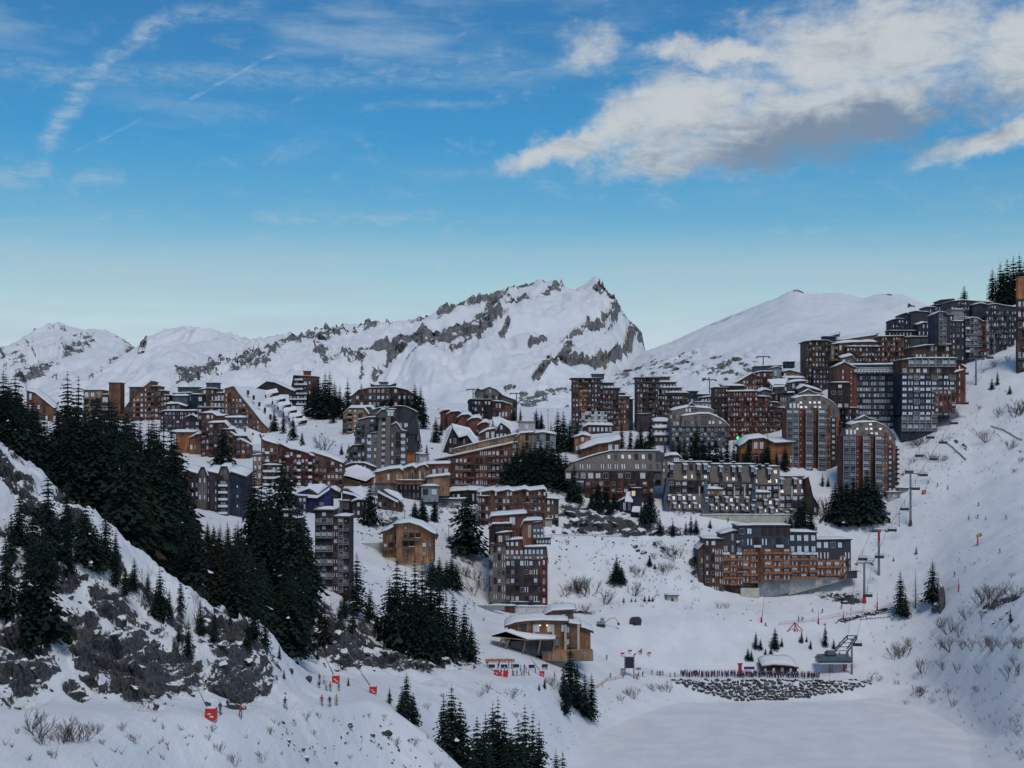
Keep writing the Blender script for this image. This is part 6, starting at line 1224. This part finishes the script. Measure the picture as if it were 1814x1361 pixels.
_b = MB(); _b.box(-.15,.15,.0,.16,0,.42,'gear'); _b.box(-.12,.12,.16,.2,.05,.25,'gear'); PACK = _b.mesh('backpack')
_b = MB(); _b.box(-.10,.10,-.025,.02,0,.07,'glassdark'); GOG = _b.mesh('goggles')
def person(p, pose, jacket, label, group=None, rz=0., gear=True, pack=False, size=1.0, name='person'):
    me, J = body(pose, jacket); o = tag(link(name, None, None, p+Vector((0, 0, .02)), (0, 0, rz), (size,)*3), label, 'person', group)
    link('body', me, o); hd = Vector(J['hd']); link('helmet', HELM[random.choice(['gear', 'gear', 'j_white', 'j_red'])], o, hd+Vector((0, .01, .07))); link('goggles', GOG, o, hd+Vector((0, -.11, .03)))
    if gear:
        for s in (-1, 1):
            link('ski', SKI, o, (s*.15, -.1, 0), (0, 0, s*(-.12 if pose == 'ski' else 0))); link('ski_pole', POLE, o, (s*.30, -.3 if pose == 'ski' else -.12, 0), (-.35 if pose == 'ski' else -.05, s*.1, 0))
    if pack: link('backpack', PACK, o, (0, .12, 1.02))
    return o
fg = [(390,1266,'walk','j_green','skier in dark green coming down the near piste',0,1),(426,1271,'ski','j_red','skier in red jacket on the near piste, right of the first red snow cannon box',.3,1),(505,1256,'ski','j_navy','lone dark dressed skier between two groups on the near piste',.5,1),
      (570,1250,'stand','j_red','skier in red and black, left of the three standing side by side',.1,1),(584,1251,'stand','j_navy','skier in navy, middle of the three standing side by side',0,1),(596,1249,'stand','j_yellow','skier in mustard yellow jacket, right of the three standing side by side',-.1,1),
      (566,1210,'stand','j_green','skier in dark olive, farthest up the piste bend',0,1),(574,1213,'ski','j_white','skier in white jacket behind the small group at the piste bend',0,1),(565,1220,'crouch','j_black','crouching skier in black at the piste bend',0,1),
      (578,1224,'stand','j_white','skier in pale jacket left of the skier in brown at the piste bend',0,1),(585,1225,'walk','j_orange','skier in brown and orange at the piste bend',0,1),(600,1224,'stand','j_blue','skier in bright blue suit right of the group at the piste bend',0,1)]
for px, py, po, ja, lb, rz, pk in fg: person(G(px, py, 170), po, ja, lb, 'skiers on the near piste', rz, True, pk and px < 500)
fr_ = [(1644,856,'ski','j_black','skier in black beside the red padded box on the upper piste'),(1661,862,'ski','j_navy','skier right of the red padded box on the upper piste'),(1679,866,'stand','j_black','skier farthest right of the upper three on the piste'),(1733,895,'ski','j_navy','lone skier above the row of four on the wide piste'),
    (1716,921,'ski','j_black','leaning skier, leftmost of the row of four on the wide piste'),(1732,918,'stand','j_red','skier in red, second of the row of four on the wide piste'),(1746,919,'ski','j_white','skier in pale clothes, third of the row of four on the wide piste'),(1782,919,'ski','j_red','skier in dark red, rightmost of the row of four on the wide piste'),
    (1771,980,'ski','j_black','skier turning low at the right edge of the wide piste'),(1691,1021,'stand','j_black','snowboarder in black above the bushy bank'),(1136,1158,'ski','j_navy','skier coming down behind the dark notice board'),(1439,1084,'crouch','j_red','sitting skier in red on the lower piste'),(1457,1086,'ski','j_black','skier right of the sitting one on the lower piste'),
    (1491,1078,'ski','j_navy','skier leaning beside the rocks under the lift'),(1415,1101,'stand','j_black','left skier of the close pair on the lower piste'),(1421,1100,'stand','j_purple','right skier of the close pair on the lower piste'),(1356,1109,'crouch','j_black','crouching skier beside the leaning snow lance'),(1075,1169,'ski','j_navy','lone skier below the excavator'),
    (1290,925,'stand','j_black','walker in black on the snow below the slate terrace'),(1070,790,'stand','j_black','left walker of three on the snowy plaza'),(1077,791,'stand','j_navy','middle walker of three on the snowy plaza'),(1084,790,'stand','j_black','right walker of three on the snowy plaza')]
for px, py, po, ja, lb in fr_: person(G(px, py, 300), po, ja, lb, 'skiers and walkers far off', random.uniform(-1, 1))
js = ['j_red','j_navy','j_black','j_purple','j_blue','j_pink','j_white','j_green','j_orange']
tl = [(327,460),(405,470),(412,450),(425,515),(470,500),(478,470),(500,470),(502,520),(512,522),(535,520),(568,520),(585,520),(588,480),(618,520),(797,530),(740,475),(715,475),(390,520),(448,488),(600,500),(560,490),(665,500)]
for i, (zx, zy) in enumerate(sorted(tl)):
    px, py = 780+zx/3.943, 1060+(zy+22)/3.943
    person(G(px, py, 380), random.choice(['stand','walk','ski']), random.choice(js), f'skier on the snow in front of the restaurant, {rank(i, len(tl))}', 'skiers before the restaurant', random.uniform(0, 6))
pl = [(1188,545),(1265,520),(1413,535),(1478,520),(1515,525),(1528,528),(1538,525),(1555,525),(1605,535),(1638,535)]
for i, (zx, zy) in enumerate(pl):
    person(G(780+zx/3.943, 1060+(zy+14)/3.943, 400), random.choice(['stand','walk']), 'j_red' if 4 <= i <= 6 else random.choice(js), f'skier walking to the lift between notice board and queue, {rank(i, len(pl))}', 'skiers walking to the lift', random.uniform(0, 6))
rq = random.Random(11)
for i in range(235):
    px = 1206+248*(i/235)+rq.uniform(-2, 2)
    if 1452 < px < 1462 : continue
    D = rq.uniform(502.5, 509); ja = rq.choice(['j_purple','j_purple','j_navy','j_black','j_pink','j_blue','j_navy','j_black','j_purple','j_yellow' if px > 1400 else 'j_purple'])
    seg = 'at its far left end' if px < 1240 else 'left of the red gate' if px < 1300 else 'just right of the red gate' if px < 1350 else 'in front of the cabin' if px < 1412 else 'between cabin and lift station'
    person(GDp(px, D), 'stand', ja, f'person in {ja[2:]} jacket waiting in the lift queue, {seg}', 'crowd in the lift queue', rq.uniform(-2.2, -.9), gear=False, size=1.12)
# ---------------------------------------------------------------- snow lances, signs, fences
def lance(px, base, tipx, tipy, label, box=True, D0=150):
    g = G(px, base, D0); o = tag(link('snow_lance', None, None, g), label, 'snow cannon', 'snow lances along the pistes'); k = g.y/F
    tip = Vector(((tipx-px)*k, 1.0, (base-tipy)*k)); m = MB(); m.tube((0, 0, .8), tip*.45+Vector((0, 0, .3)), .12, .10, 'darkmetal', 6); m.tube(tip*.45+Vector((0, 0, .3)), tip, .08, .05, 'metal', 5); m.obj('lance_pipe', o)
    m = MB(); m.box(tip.x-.15, tip.x+.15, tip.y-.15, tip.y+.15, tip.z-.1, tip.z+.3, 'metal'); m.obj('nozzle_head', o)
    if box:
        m = MB(); m.box(-.75,.75,-.55,.55,.1,1.65,'redpaint'); m.box(-.65,.65,-.45,.45,1.65,1.8,'snow'); m.obj('padding', o); m = MB(); m.box(-.4,.1,-.58,-.55,.85,1.0,'whitepaint'); m.box(-.1,.45,-.58,-.55,.45,.65,'whitepaint'); m.obj('white_marking', o)
    else: m = MB(); m.tube((0,0,-.2),(0,0,2.0),.35,.35,'redpaint',8); m.obj('padding', o)
    return o
lance(374, 1277, 345, 1218, 'long snow lance leaning left from the nearest red padded box'); lance(661, 1231, 617, 1160, 'snow lance leaning left from the red box at the piste edge above the small spruces'); lance(595, 1211, 568, 1150, 'snow lance leaning left from the red box at the far piste bend', D0=280)
lance(960, 1199, 928, 1148, 'snow lance leaning left from the red box below the restaurant', D0=380); lance(880, 1197, 852, 1176, 'short dark lance over the red box left of the banner row', D0=380); lance(1637, 874, 1649, 846, 'snow lance leaning right from the red box on the upper piste', D0=450)
lance(1349, 1103, 1355, 1057, 'tall snow lance with slim red base on the lower piste', False, 450)
for px, base, top, lb in [(1494,1095,1080,'beside the rocks under the lift'),(1554,1082,1054,'left of the stone terrace'),(1450,1106,1082,'left end of the stone terrace fence'),(1698,1045,1021,'above the bushy bank')]:
    g = G(px, base, 450); h = (base-top)*g.y/F; o = tag(link('piste_pole', None, None, g), f'slim dark pole with red padded foot {lb}', 'pole', 'padded poles on the lower piste')
    m = MB(); m.tube((0,0,-.2),(0,0,h),.10,.07,'darkmetal',5); m.obj('pole', o); m = MB(); m.tube((0,0,-.1),(0,0,h*.42),.28,.25,'redpaint',8); m.obj('padding', o)
g = G(1732, 966, 450); o = tag(link('fan_snow_gun', None, None, g), 'yellow fan snow gun on a red padded mast in the wide piste', 'snow cannon')
m = MB(); m.tube((0,0,-.2),(0,0,2.8),.3,.3,'redpaint',8); m.obj('padding', o); m = MB(); m.tube((0,0,2.8),(0,0,3.4),.15,.15,'darkmetal',6); m.tube((1.2,0,0),(1.2,0,2.6),.06,.06,'metal',5); m.obj('mast', o)
m = MB(); m.tube((-.4,.2,3.5),(1.0,-.7,4.3),.55,.75,'yellowpaint',10); m.obj('fan_drum', o); m = MB(); m.tube((1.0,-.7,4.3),(1.1,-.77,4.36),.6,.6,'darkmetal',10); m.obj('fan_grille', o)
# notice board
g = G(1115, 1200, 420); o = tag(link('notice_board', None, None, g), 'big dark blue notice board on two posts at the lake shore', 'sign'); k = g.y/F
m = MB(); m.box(-7*k,7*k,-.1,.1,16*k,36*k,'screen'); m.obj('board', o); m = MB(); m.tube((-8*k,0,-.3),(-8*k,0,38*k),.22,.22,'metal',6); m.obj('post', o); m = MB(); m.tube((8*k,0,-.3),(8*k,0,40*k),.22,.22,'metal',6); m.obj('post', o); m = MB(); m.box(-8*k,8*k,-.15,.15,36*k,37.5*k,'whitepaint'); m.obj('top_rail', o)
m = MB(); m.tube((8*k,0,39*k),(11*k,-.3,42*k),.2,.3,'darkmetal',6); m.obj('floodlight', o)
for px, py in ((1103,1163),(1116,1158),(1134,1158),(1150,1161)):
    g = G(px, py+3, 420); m = MB(); m.tube((0,0,0),(0,0,1.8),.05,.05,'metal',4); m.box(-.7,.7,-.06,.06,1.1,1.7,'redpaint'); tag(m.obj('slow_banner', None, g), 'small red banner on the snow behind the dark notice board', 'banner', 'red banners behind the notice board')
for px, py, lb in ((1131,1198,'small pale direction sign right of the dark notice board'),(1104,1200,'small direction sign with red padded post left of the dark notice board')):
    g = G(px, py, 420); o = tag(link('direction_sign', None, None, g), lb, 'sign'); m = MB(); m.tube((0,0,-.2),(0,0,2.8),.08,.08,'darkmetal',5); m.obj('post', o); m = MB(); m.box(-.9,.9,-.08,.02,2.2,3.0,'greyrender'); m.obj('panel', o)
    m = MB(); m.tube((0,0,-.1),(0,0,1.3),.22,.22,'redpaint',8); m.obj('padding', o)
for i, px in enumerate((871, 893, 914, 942, 965)):
    g = G(px, 1186, 400); m = MB(); o = tag(link('dark_banner', None, None, g), f'dark rectangular banner on the snow below the restaurant, {rank(i, 5)}', 'banner', 'dark banners below the restaurant'); m.box(-.9,.9,-.05,.05,.4,1.4,'screen'); m.obj('panel', o)
    m = MB(); m.tube((-.9,0,-.2),(-.9,0,1.45),.05,.05,'metal',4); m.tube((.9,0,-.2),(.9,0,1.45),.05,.05,'metal',4); m.obj('post', o)
# net fence along the queue
def fence(name, label, pts, h, mat, post='darkmetal', dmin=400, top=.05, every=2, net=True, cat='fence'):
    P3 = [G(x, y, dmin) for x, y in pts]; r = tag(link(name, None, None, P3[0]), label, cat); seq = []
    for a, b_ in zip(P3[:-1], P3[1:]):
        n = max(1, int((b_-a).length/every))
        for j in range(n):
            p = a.lerp(b_, j/n); D = p.y; p.z = max(gz(CX+p.x/D*F, D), -87); seq.append(p)
    seq.append(P3[-1])
    for p in seq:
        m = unit_post(post, h); link('post', m, r, p-P3[0])
    m = MB()
    for p, q in zip(seq[:-1], seq[1:]):
        a, b_ = p-P3[0], q-P3[0]; m.tube(a+Vector((0,0,h*.95)), b_+Vector((0,0,h*.95)), top, top, mat, 4)
        if net:
            for f_ in (.15,.3,.45,.6,.75): m.tube(a+Vector((0,0,h*f_)), b_+Vector((0,0,h*f_)), top*.35, top*.35, mat, 3)
    m.obj('netting' if net else 'rail', r); return r
def unit_post(mat, h):
    key = ('post', mat, round(h, 1))
    if key not in UNIT: b = MB(); b.tube((0,0,-.3),(0,0,h),.06,.05,mat,5); UNIT[key] = b.mesh('post')
    return UNIT[key]
fence('queue_net_fence', 'pink net fence on thin poles along the lakeside edge of the lift queue', [(1140,1199),(1200,1199),(1330,1199),(1470,1198)], 1.1, 'netting', dmin=498, every=6, top=.03)
fence('safety_net', 'thin orange safety net running from the lake shore up to the notice board', [(1050,1222),(1075,1208),(1105,1202)], 1.2, 'j_orange', every=5, dmin=420)
fence('road_rail', 'long dark guard rail along the road above the snowbank', [(975,952),(1050,951),(1130,950),(1240,949)], 1.1, 'greyrender', dmin=560, every=5, net=False, top=.16, cat='guard rail')
fence('piste_net', 'thin red net fence along the upper edge of the lower piste', [(1380,1108),(1440,1102),(1500,1090),(1590,1068),(1680,1045),(1700,1040)], 1.3, 'j_pink', dmin=480, every=8, top=.04)
fence('village_road_fence', 'curved concrete roadside barrier right of the scalloped roof building', [(905,868),(950,866),(975,872),(1005,882)], 1.5, 'greyrender', dmin=560, every=5, net=True, top=.14)
fence('garage_fence', 'wire fence on tall poles in front of the garages of the lowest tower', [(822,1082),(860,1086),(905,1092),(960,1092)], 3.4, 'metal', dmin=480, every=7, net=False, top=.03)
fence('skyline_snow_fence', 'row of snow fence bars on the skyline left of the dark drum building', [(1585,566),(1610,556),(1640,548)], 3.2, 'darkwood', dmin=600, every=1.6, net=False, top=.08)
g = G(865, 1082, 480); m = MB(); m.box(-8,6,0,1,0,1.8,'greyrender'); tag(m.obj('concrete_barrier', None, g), 'low grey concrete garage wall left of the lowest tower', 'wall')
g = G(650, 968, 470); m = MB(); m.box(-6.5,6,0,1,-3.,1.0,'concrete'); m.box(-6.5,6,-.1,1.1,1.0,1.4,'snow'); tag(m.obj('retaining_wall', None, g), 'pale concrete retaining wall left of the tall orange timber chalet', 'wall')
# gate of red padding
g = G(1408, 1120, 450); o = tag(link('padded_gate', None, None, g), 'small tent shaped gate of red padded poles beside the lower piste', 'barrier')
for a, b_ in (((-3,0,0),(0,0,3.6)),((0,0,3.6),(3,0,.6)),((0,0,0),(0,0,4)),((1.2,0,.4),(0,0,3.2))): m = MB(); m.tube(a, b_, .18, .18, 'redpaint', 6); m.obj('padding', o)
g = G(1311, 1199, 495); o = tag(link('red_ticket_gate', None, None, g), 'dark red ticket gate standing out of the lift queue', 'gate'); m = MB(); m.box(-.6,.6,-.3,.3,0,4.4,'j_red'); m.box(-.9,.9,-.35,.35,4.4,4.8,'darkmetal'); m.obj('pillar', o)
m = MB(); m.box(1.4,5.2,-.1,.1,2.6,3.6,'j_purple'); m.tube((1.5,0,0),(1.5,0,3.6),.08,.08,'darkmetal',5); m.tube((5.1,0,0),(5.1,0,3.6),.08,.08,'darkmetal',5); m.obj('banner', o)
g = G(890, 1199, 390); m = MB(); m.box(-1.4,-.2,-.3,.3,0,1.2,'redpaint'); m.box(.2,1.6,-.3,.3,0,1.7,'redpaint'); tag(m.obj('red_mattress', None, g), 'red safety mattresses left of the dark banners', 'safety mattress')
# excavator and buried shed
g = G(1066, 1110, 480); o = tag(link('excavator', None, None, g), 'small dark excavator with raised bent arm on the snow', 'excavator')
m = MB(); m.box(-1.9,1.3,-1.2,-.5,0,.8,'gear'); m.box(-1.9,1.3,.5,1.2,0,.8,'gear'); m.obj('track', o); m = MB(); m.box(-1.7,1.2,-1.1,1.1,.85,1.7,'greyrender'); m.obj('chassis', o); m = MB(); m.box(-.6,.8,-1.0,.3,1.7,3.2,'glassmid'); m.box(-.7,.9,-1.1,.4,3.2,3.35,'snow'); m.obj('cab', o)
m = MB(); m.tube((1.2,0,1.4),(3.2,0,3.0),.22,.2,'yellowpaint',6); m.tube((3.2,0,3.0),(5.0,0,3.1),.2,.16,'yellowpaint',6); m.tube((5.0,0,3.1),(6.1,0,1.2),.18,.15,'yellowpaint',6); m.obj('arm', o); m = MB(); m.box(5.8,6.6,-.4,.4,.5,1.3,'gear'); m.obj('bucket', o)
g = G(1125, 1108, 480); o = tag(link('covered_shed', None, None, g), 'dark tarpaulin covered shed half buried in the open snow', 'shed'); m = MB(); m.prism([(-2.4,0),(-1.6,1.7),(-.9,2.3),(1.6,2.4),(2.5,1.8),(2.2,0)], 0, 3, 'slateblue', rise=.4); m.obj('cover', o)
m = MB(); m.box(-.6,.3,-.8,.0,0,.9,'darkwood'); m.obj('tool_pile', o)
# pharmacy cross
p = P(1307, 776, hit(1307, 826, 500)-2); m = MB(); m.box(-.25,.25,-.1,.1,-.7,.7,'greenlight'); m.box(-.7,-.26,-.1,.1,-.25,.25,'greenlight'); m.box(.26,.7,-.1,.1,-.25,.25,'greenlight'); m.tube((0,.1,-6.),(0,.1,-1.),.08,.08,'darkmetal',5); tag(m.obj('pharmacy_sign', None, p), 'glowing green cross sign among the spruces left of the low orange house', 'sign')
# street lamps and masts
for px, base, top, lb in [(1593,932,910,'slim lamp post on the snow between the two lower lift pylons'),(946,765,733,'grey mast left of the spruces above the long orange building'),(971,766,727,'dark mast above the long orange building'),(717,925,907,'thin lamp post above the orange timber chalet'),(795,956,932,'thin lamp post right of the orange timber chalet')]:
    g = G(px, base, 450); h = (base-top)*g.y/F; o = tag(link('street_lamp', None, None, g), lb, 'lamp post'); m = MB(); m.tube((0,0,-.3),(0,0,h),.14,.09,'darkmetal',6); m.obj('post', o); m = MB(); m.box(-.45,.45,-.3,.3,h,h+.35,'darkmetal'); m.obj('lamp_head', o)
# ---------------------------------------------------------------- chair lift
PY = [(1531,1068,997,6.2,True),(1557,1018,938,6.2,False),(1613,931,838,7.0,False),(1729,682,634,7.0,False),(1761,628,590,7.0,False),(1795,592,552,7.0,False)]
names = ['lowest chair lift pylon with orange padded foot, right of the big orange block','chair lift pylon with red sleeve, second from the bottom','tall chair lift pylon in front of the right faceted tower, third from the bottom','chair lift pylon at the right end of the dark brown slab','chair lift pylon in front of the dark skyline blocks','topmost chair lift pylon near the right edge']
LR = {-1: [], 1: []}
for i, (px, base, top, hw, pad) in enumerate(PY):
    g = G(px, base, 450); h = (base-top)*g.y/F; o = tag(link('lift_pylon', None, None, g), names[i], 'lift pylon', 'chair lift pylons')
    m = MB(); m.tube((0,0,-.5),(0,0,h),.55,.38,'metal',8); m.obj('mast', o); hw = hw*.5
    m = MB(); m.box(-hw,hw,-.25,.25,h-.3,h+.1,'metal'); m.box(-hw,hw,-1.2,-.9,h+.9,h+1.0,'metal'); m.tube((-hw,-1,h),(-hw,-1,h+1),.05,.05,'metal',4); m.tube((hw,-1,h),(hw,-1,h+1),.05,.05,'metal',4); m.obj('crossarm', o)
    for s in (-1, 1):
        m = MB(); m.box(s*hw-.15,s*hw+.15,-2.4,2.4,h-.9,h-.55,'darkmetal'); m.tube((s*hw,0,h-.6),(s*hw,0,h-.2),.15,.15,'metal',5)
        for q in (-2,-1,1,2): m.tube((s*hw-.1,q,h-.6),(s*hw+.1,q,h-.6),.22,.22,'darkmetal',6)
        m.obj('sheave_assembly', o); LR[s].append(g+Vector((s*hw, 0, h-.45)))
    if pad: m = MB(); m.tube((0,0,-.2),(0,0,2.6),.9,.62,'redpaint',8); m.obj('padding', o)
    if i == 2: m = MB(); m.tube((0,0,-.2),(0,0,2.6),.9,.65,'rust',4); m.obj('footing', o)
    if i == 1: m = MB(); m.tube((0,0,h-4.5),(0,0,h-.8),.5,.46,'j_red',8); m.obj('red_sleeve', o)
st = G(1478, 1192, 495); stl = {-1: st+Vector((-1.5, 4, 6.0)), 1: st+Vector((5, 4, 6.6))}
ex = {s: P(1509+s*8, 1132, 512) for s in (-1, 1)}
ROPE = {}
for s in (-1, 1):
    pts = [stl[s], ex[s]]+LR[s]+[P(1840+s*10, 520, 870)]; line = []
    for a, b_ in zip(pts[:-1], pts[1:]):
        L = (b_-a).length; n = 10
        for j in range(n): u = j/n; p = a.lerp(b_, u); p.z -= 4*u*(1-u)*L*.018; line.append(p)
    line.append(pts[-1]); ROPE[s] = line; m = MB()
    for a, b_ in zip(line[:-1], line[1:]): m.tube(a-line[0], b_-line[0], .06, .06, 'cable', 4)
    tag(m.obj('lift_cable', None, line[0]), ('left' if s < 0 else 'right')+' haul cable of the chair lift running up past the pylons', 'cable')
mb = MB(); mb.tube((0,0,0),(0,0,-1.6),.07,.07,'darkmetal',5); mb.tube((0,0,-1.6),(0,0,-2.1),.07,.07,'darkmetal',5); mb.tube((-1.6,0,-2.1),(1.6,0,-2.1),.06,.06,'darkmetal',5); mb.tube((-1.6,0,-2.1),(-1.75,0,-3.6),.05,.05,'darkmetal',4); mb.tube((1.6,0,-2.1),(1.75,0,-3.6),.05,.05,'darkmetal',4); HANG = mb.mesh('hanger')
mb = MB(); mb.box(-1.8,1.8,-.55,.1,-3.85,-3.5,'gear'); SEAT = mb.mesh('seat'); mb = MB(); mb.box(-1.8,1.8,.1,.22,-3.5,-2.75,'darkmetal'); BACKR = mb.mesh('backrest'); mb = MB(); mb.box(-.2,.2,-.35,.35,-.1,.2,'metal'); GRIP = mb.mesh('grip')
def onrope(s, py):
    L = ROPE[s]; S = [HY-F*p.z/p.y for p in L]
    for j in range(len(L)-1):
        if S[j] >= py > S[j+1]: u = (S[j]-py)/(S[j]-S[j+1]); return L[j].lerp(L[j+1], u)
    return L[-2]
chairs = [(1,702,0),(-1,716,0),(1,737,0),(-1,762,1),(1,771,0),(-1,794,1),(1,800,0),(-1,822,1),(1,828,0),(1,852,0),(1,888,0),(-1,896,1),(1,925,0),(-1,926,1),(-1,976,1),(1,972,0),(1,1040,0),(1,1126,0),(-1,596,0),(1,622,0),(-1,650,0)]
chairs.sort(key=lambda t: t[1])
for i, (s, py, occ) in enumerate(chairs):
    p = onrope(s, py); side = 'left' if s < 0 else 'right'
    o = tag(link('lift_chair', None, None, p, (0, 0, -.25)), f'{"occupied" if occ else "empty"} lift chair hanging from the {side} cable, {rank(i, len(chairs)).replace("leftmost","topmost").replace("rightmost","lowest").replace("from left","from the top")}', 'lift chair', 'chairs of the chair lift')
    link('hanger', HANG, o); link('seat', SEAT, o); link('backrest', BACKR, o); link('grip', GRIP, o)
    if occ:
        for j in range(3):
            q = p+Vector((-1.1+j*1.1, -.15, -4.15)); person(q, 'crouch', random.choice(js), f'rider {["at the left", "in the middle", "at the right"][j]} of an occupied chair, {rank(i, len(chairs)).replace("from left","from the top").replace("leftmost","topmost").replace("rightmost","lowest")} of the lift', 'riders on the lift chairs', -.25, gear=False, pack=False)
o = tag(link('lift_station', None, None, st), 'blue grey capsule of the chair lift station with open steel ramp behind', 'lift station')
def caps(x0, x1, y0, y1, z0, z1, mat, ch=1.0):
    m = MB(); zm = z0+(z1-z0)*.4
    A = lambda i, z: [(x0+i, y0+i*.4, z), (x1-i, y0+i*.4, z), (x1-i*.3, (y0+y1)/2, z), (x1-i, y1-i*.4, z), (x0+i, y1-i*.4, z), (x0+i*.2, (y0+y1)/2, z)]
    R_ = [A(ch*.6, z0), A(0, zm), A(ch, z1)]; vs = [p for r in R_ for p in r]; fs = [tuple(reversed(range(6))), tuple(range(12, 18))]
    for k_ in range(2):
        for j in range(6): fs.append((k_*6+j, k_*6+(j+1) % 6, k_*6+6+(j+1) % 6, k_*6+6+j))
    return m.add(vs, fs, mat)
caps(-6.3,6.,-3,5,4.0,6.3,'tealmetal',1.2).obj('roof_shell', o, smooth=False); m = MB(); m.box(-6.1,5.8,-2.8,4.8,3.6,4.0,'whitepaint'); m.obj('underside_band', o); caps(-3.2,.6,-2,3,6.3,7.9,'tealmetal',.9).obj('drive_housing', o)
for x_ in (-1., 3.8): m = MB(); m.tube((x_,1,-.5),(x_,1,3.7),.8 if x_ < 0 else .4,.8 if x_ < 0 else .4,'greyrender' if x_ < 0 else 'redpaint',10); m.obj('pillar', o)
m = MB(); q1 = ex[-1]-st; q2 = ex[1]-st
for a, b_ in (((-.5,3,6),q1),((5,3,6.4),q2),((1,4,8),q1+Vector((0,0,1.2))),((5.5,4,8.2),q2+Vector((0,0,1.2))),(q1,q2),(q1+Vector((0,0,1.2)),q2+Vector((0,0,1.2))),(q1,q1+Vector((0,0,1.2))),(q2,q2+Vector((0,0,1.2))),((5,4,0),(6.2,5,6.5))): m.tube(a, b_, .25, .25, 'tealmetal', 5)
for u in (.25,.5,.75): a = Vector((-.5,3,6)).lerp(q1, u); b_ = Vector((5,3,6.4)).lerp(q2, u); m.tube(a, b_, .16, .16, 'tealmetal', 4); m.tube(a, a+Vector((0,0,2)), .1,.1,'tealmetal',4); m.tube(b_, b_+Vector((0,0,2)), .1,.1,'tealmetal',4)
m.obj('guide_frame', o)
m = MB(); a = (q1+q2)/2; m.tube((a.x,a.y,a.z-13),(a.x,a.y,a.z),.45,.35,'metal',8); m.tube((3.5,7,-.5),(3.5,7,6.5),.35,.3,'metal',8); m.obj('support_mast', o)
# far pylons of another lift behind the village
for i, (px, base, top) in enumerate([(838,715,690),(915,722,697),(1257,700,673),(1352,640,632)]):
    D = 870; g = P(px, base, D); h = (base-top)*D/F; g2 = GDp(px, D); zt = g.z+h; hh = zt-g2.z
    o = tag(link('far_lift_pylon', None, None, g2), ['thin T shaped lift pylon above the row of small orange houses','thin T shaped lift pylon right of the crooked castle like building','thin T shaped lift pylon between the right twin tower and the red pyramid','tiny lift pylon beside the grey roof jumble on the skyline'][i], 'lift pylon', 'far lift pylons')
    m = MB(); m.tube((0,0,-1),(0,0,hh),.4,.3,'darkmetal',6); m.obj('mast', o); m = MB(); m.box(-4,4,-.3,.3,hh-.3,hh+.3,'darkmetal'); m.box(-4.4,-3.4,-1.5,1.5,hh-.8,hh-.3,'darkmetal'); m.box(3.4,4.4,-1.5,1.5,hh-.8,hh-.3,'darkmetal'); m.obj('crossarm', o)
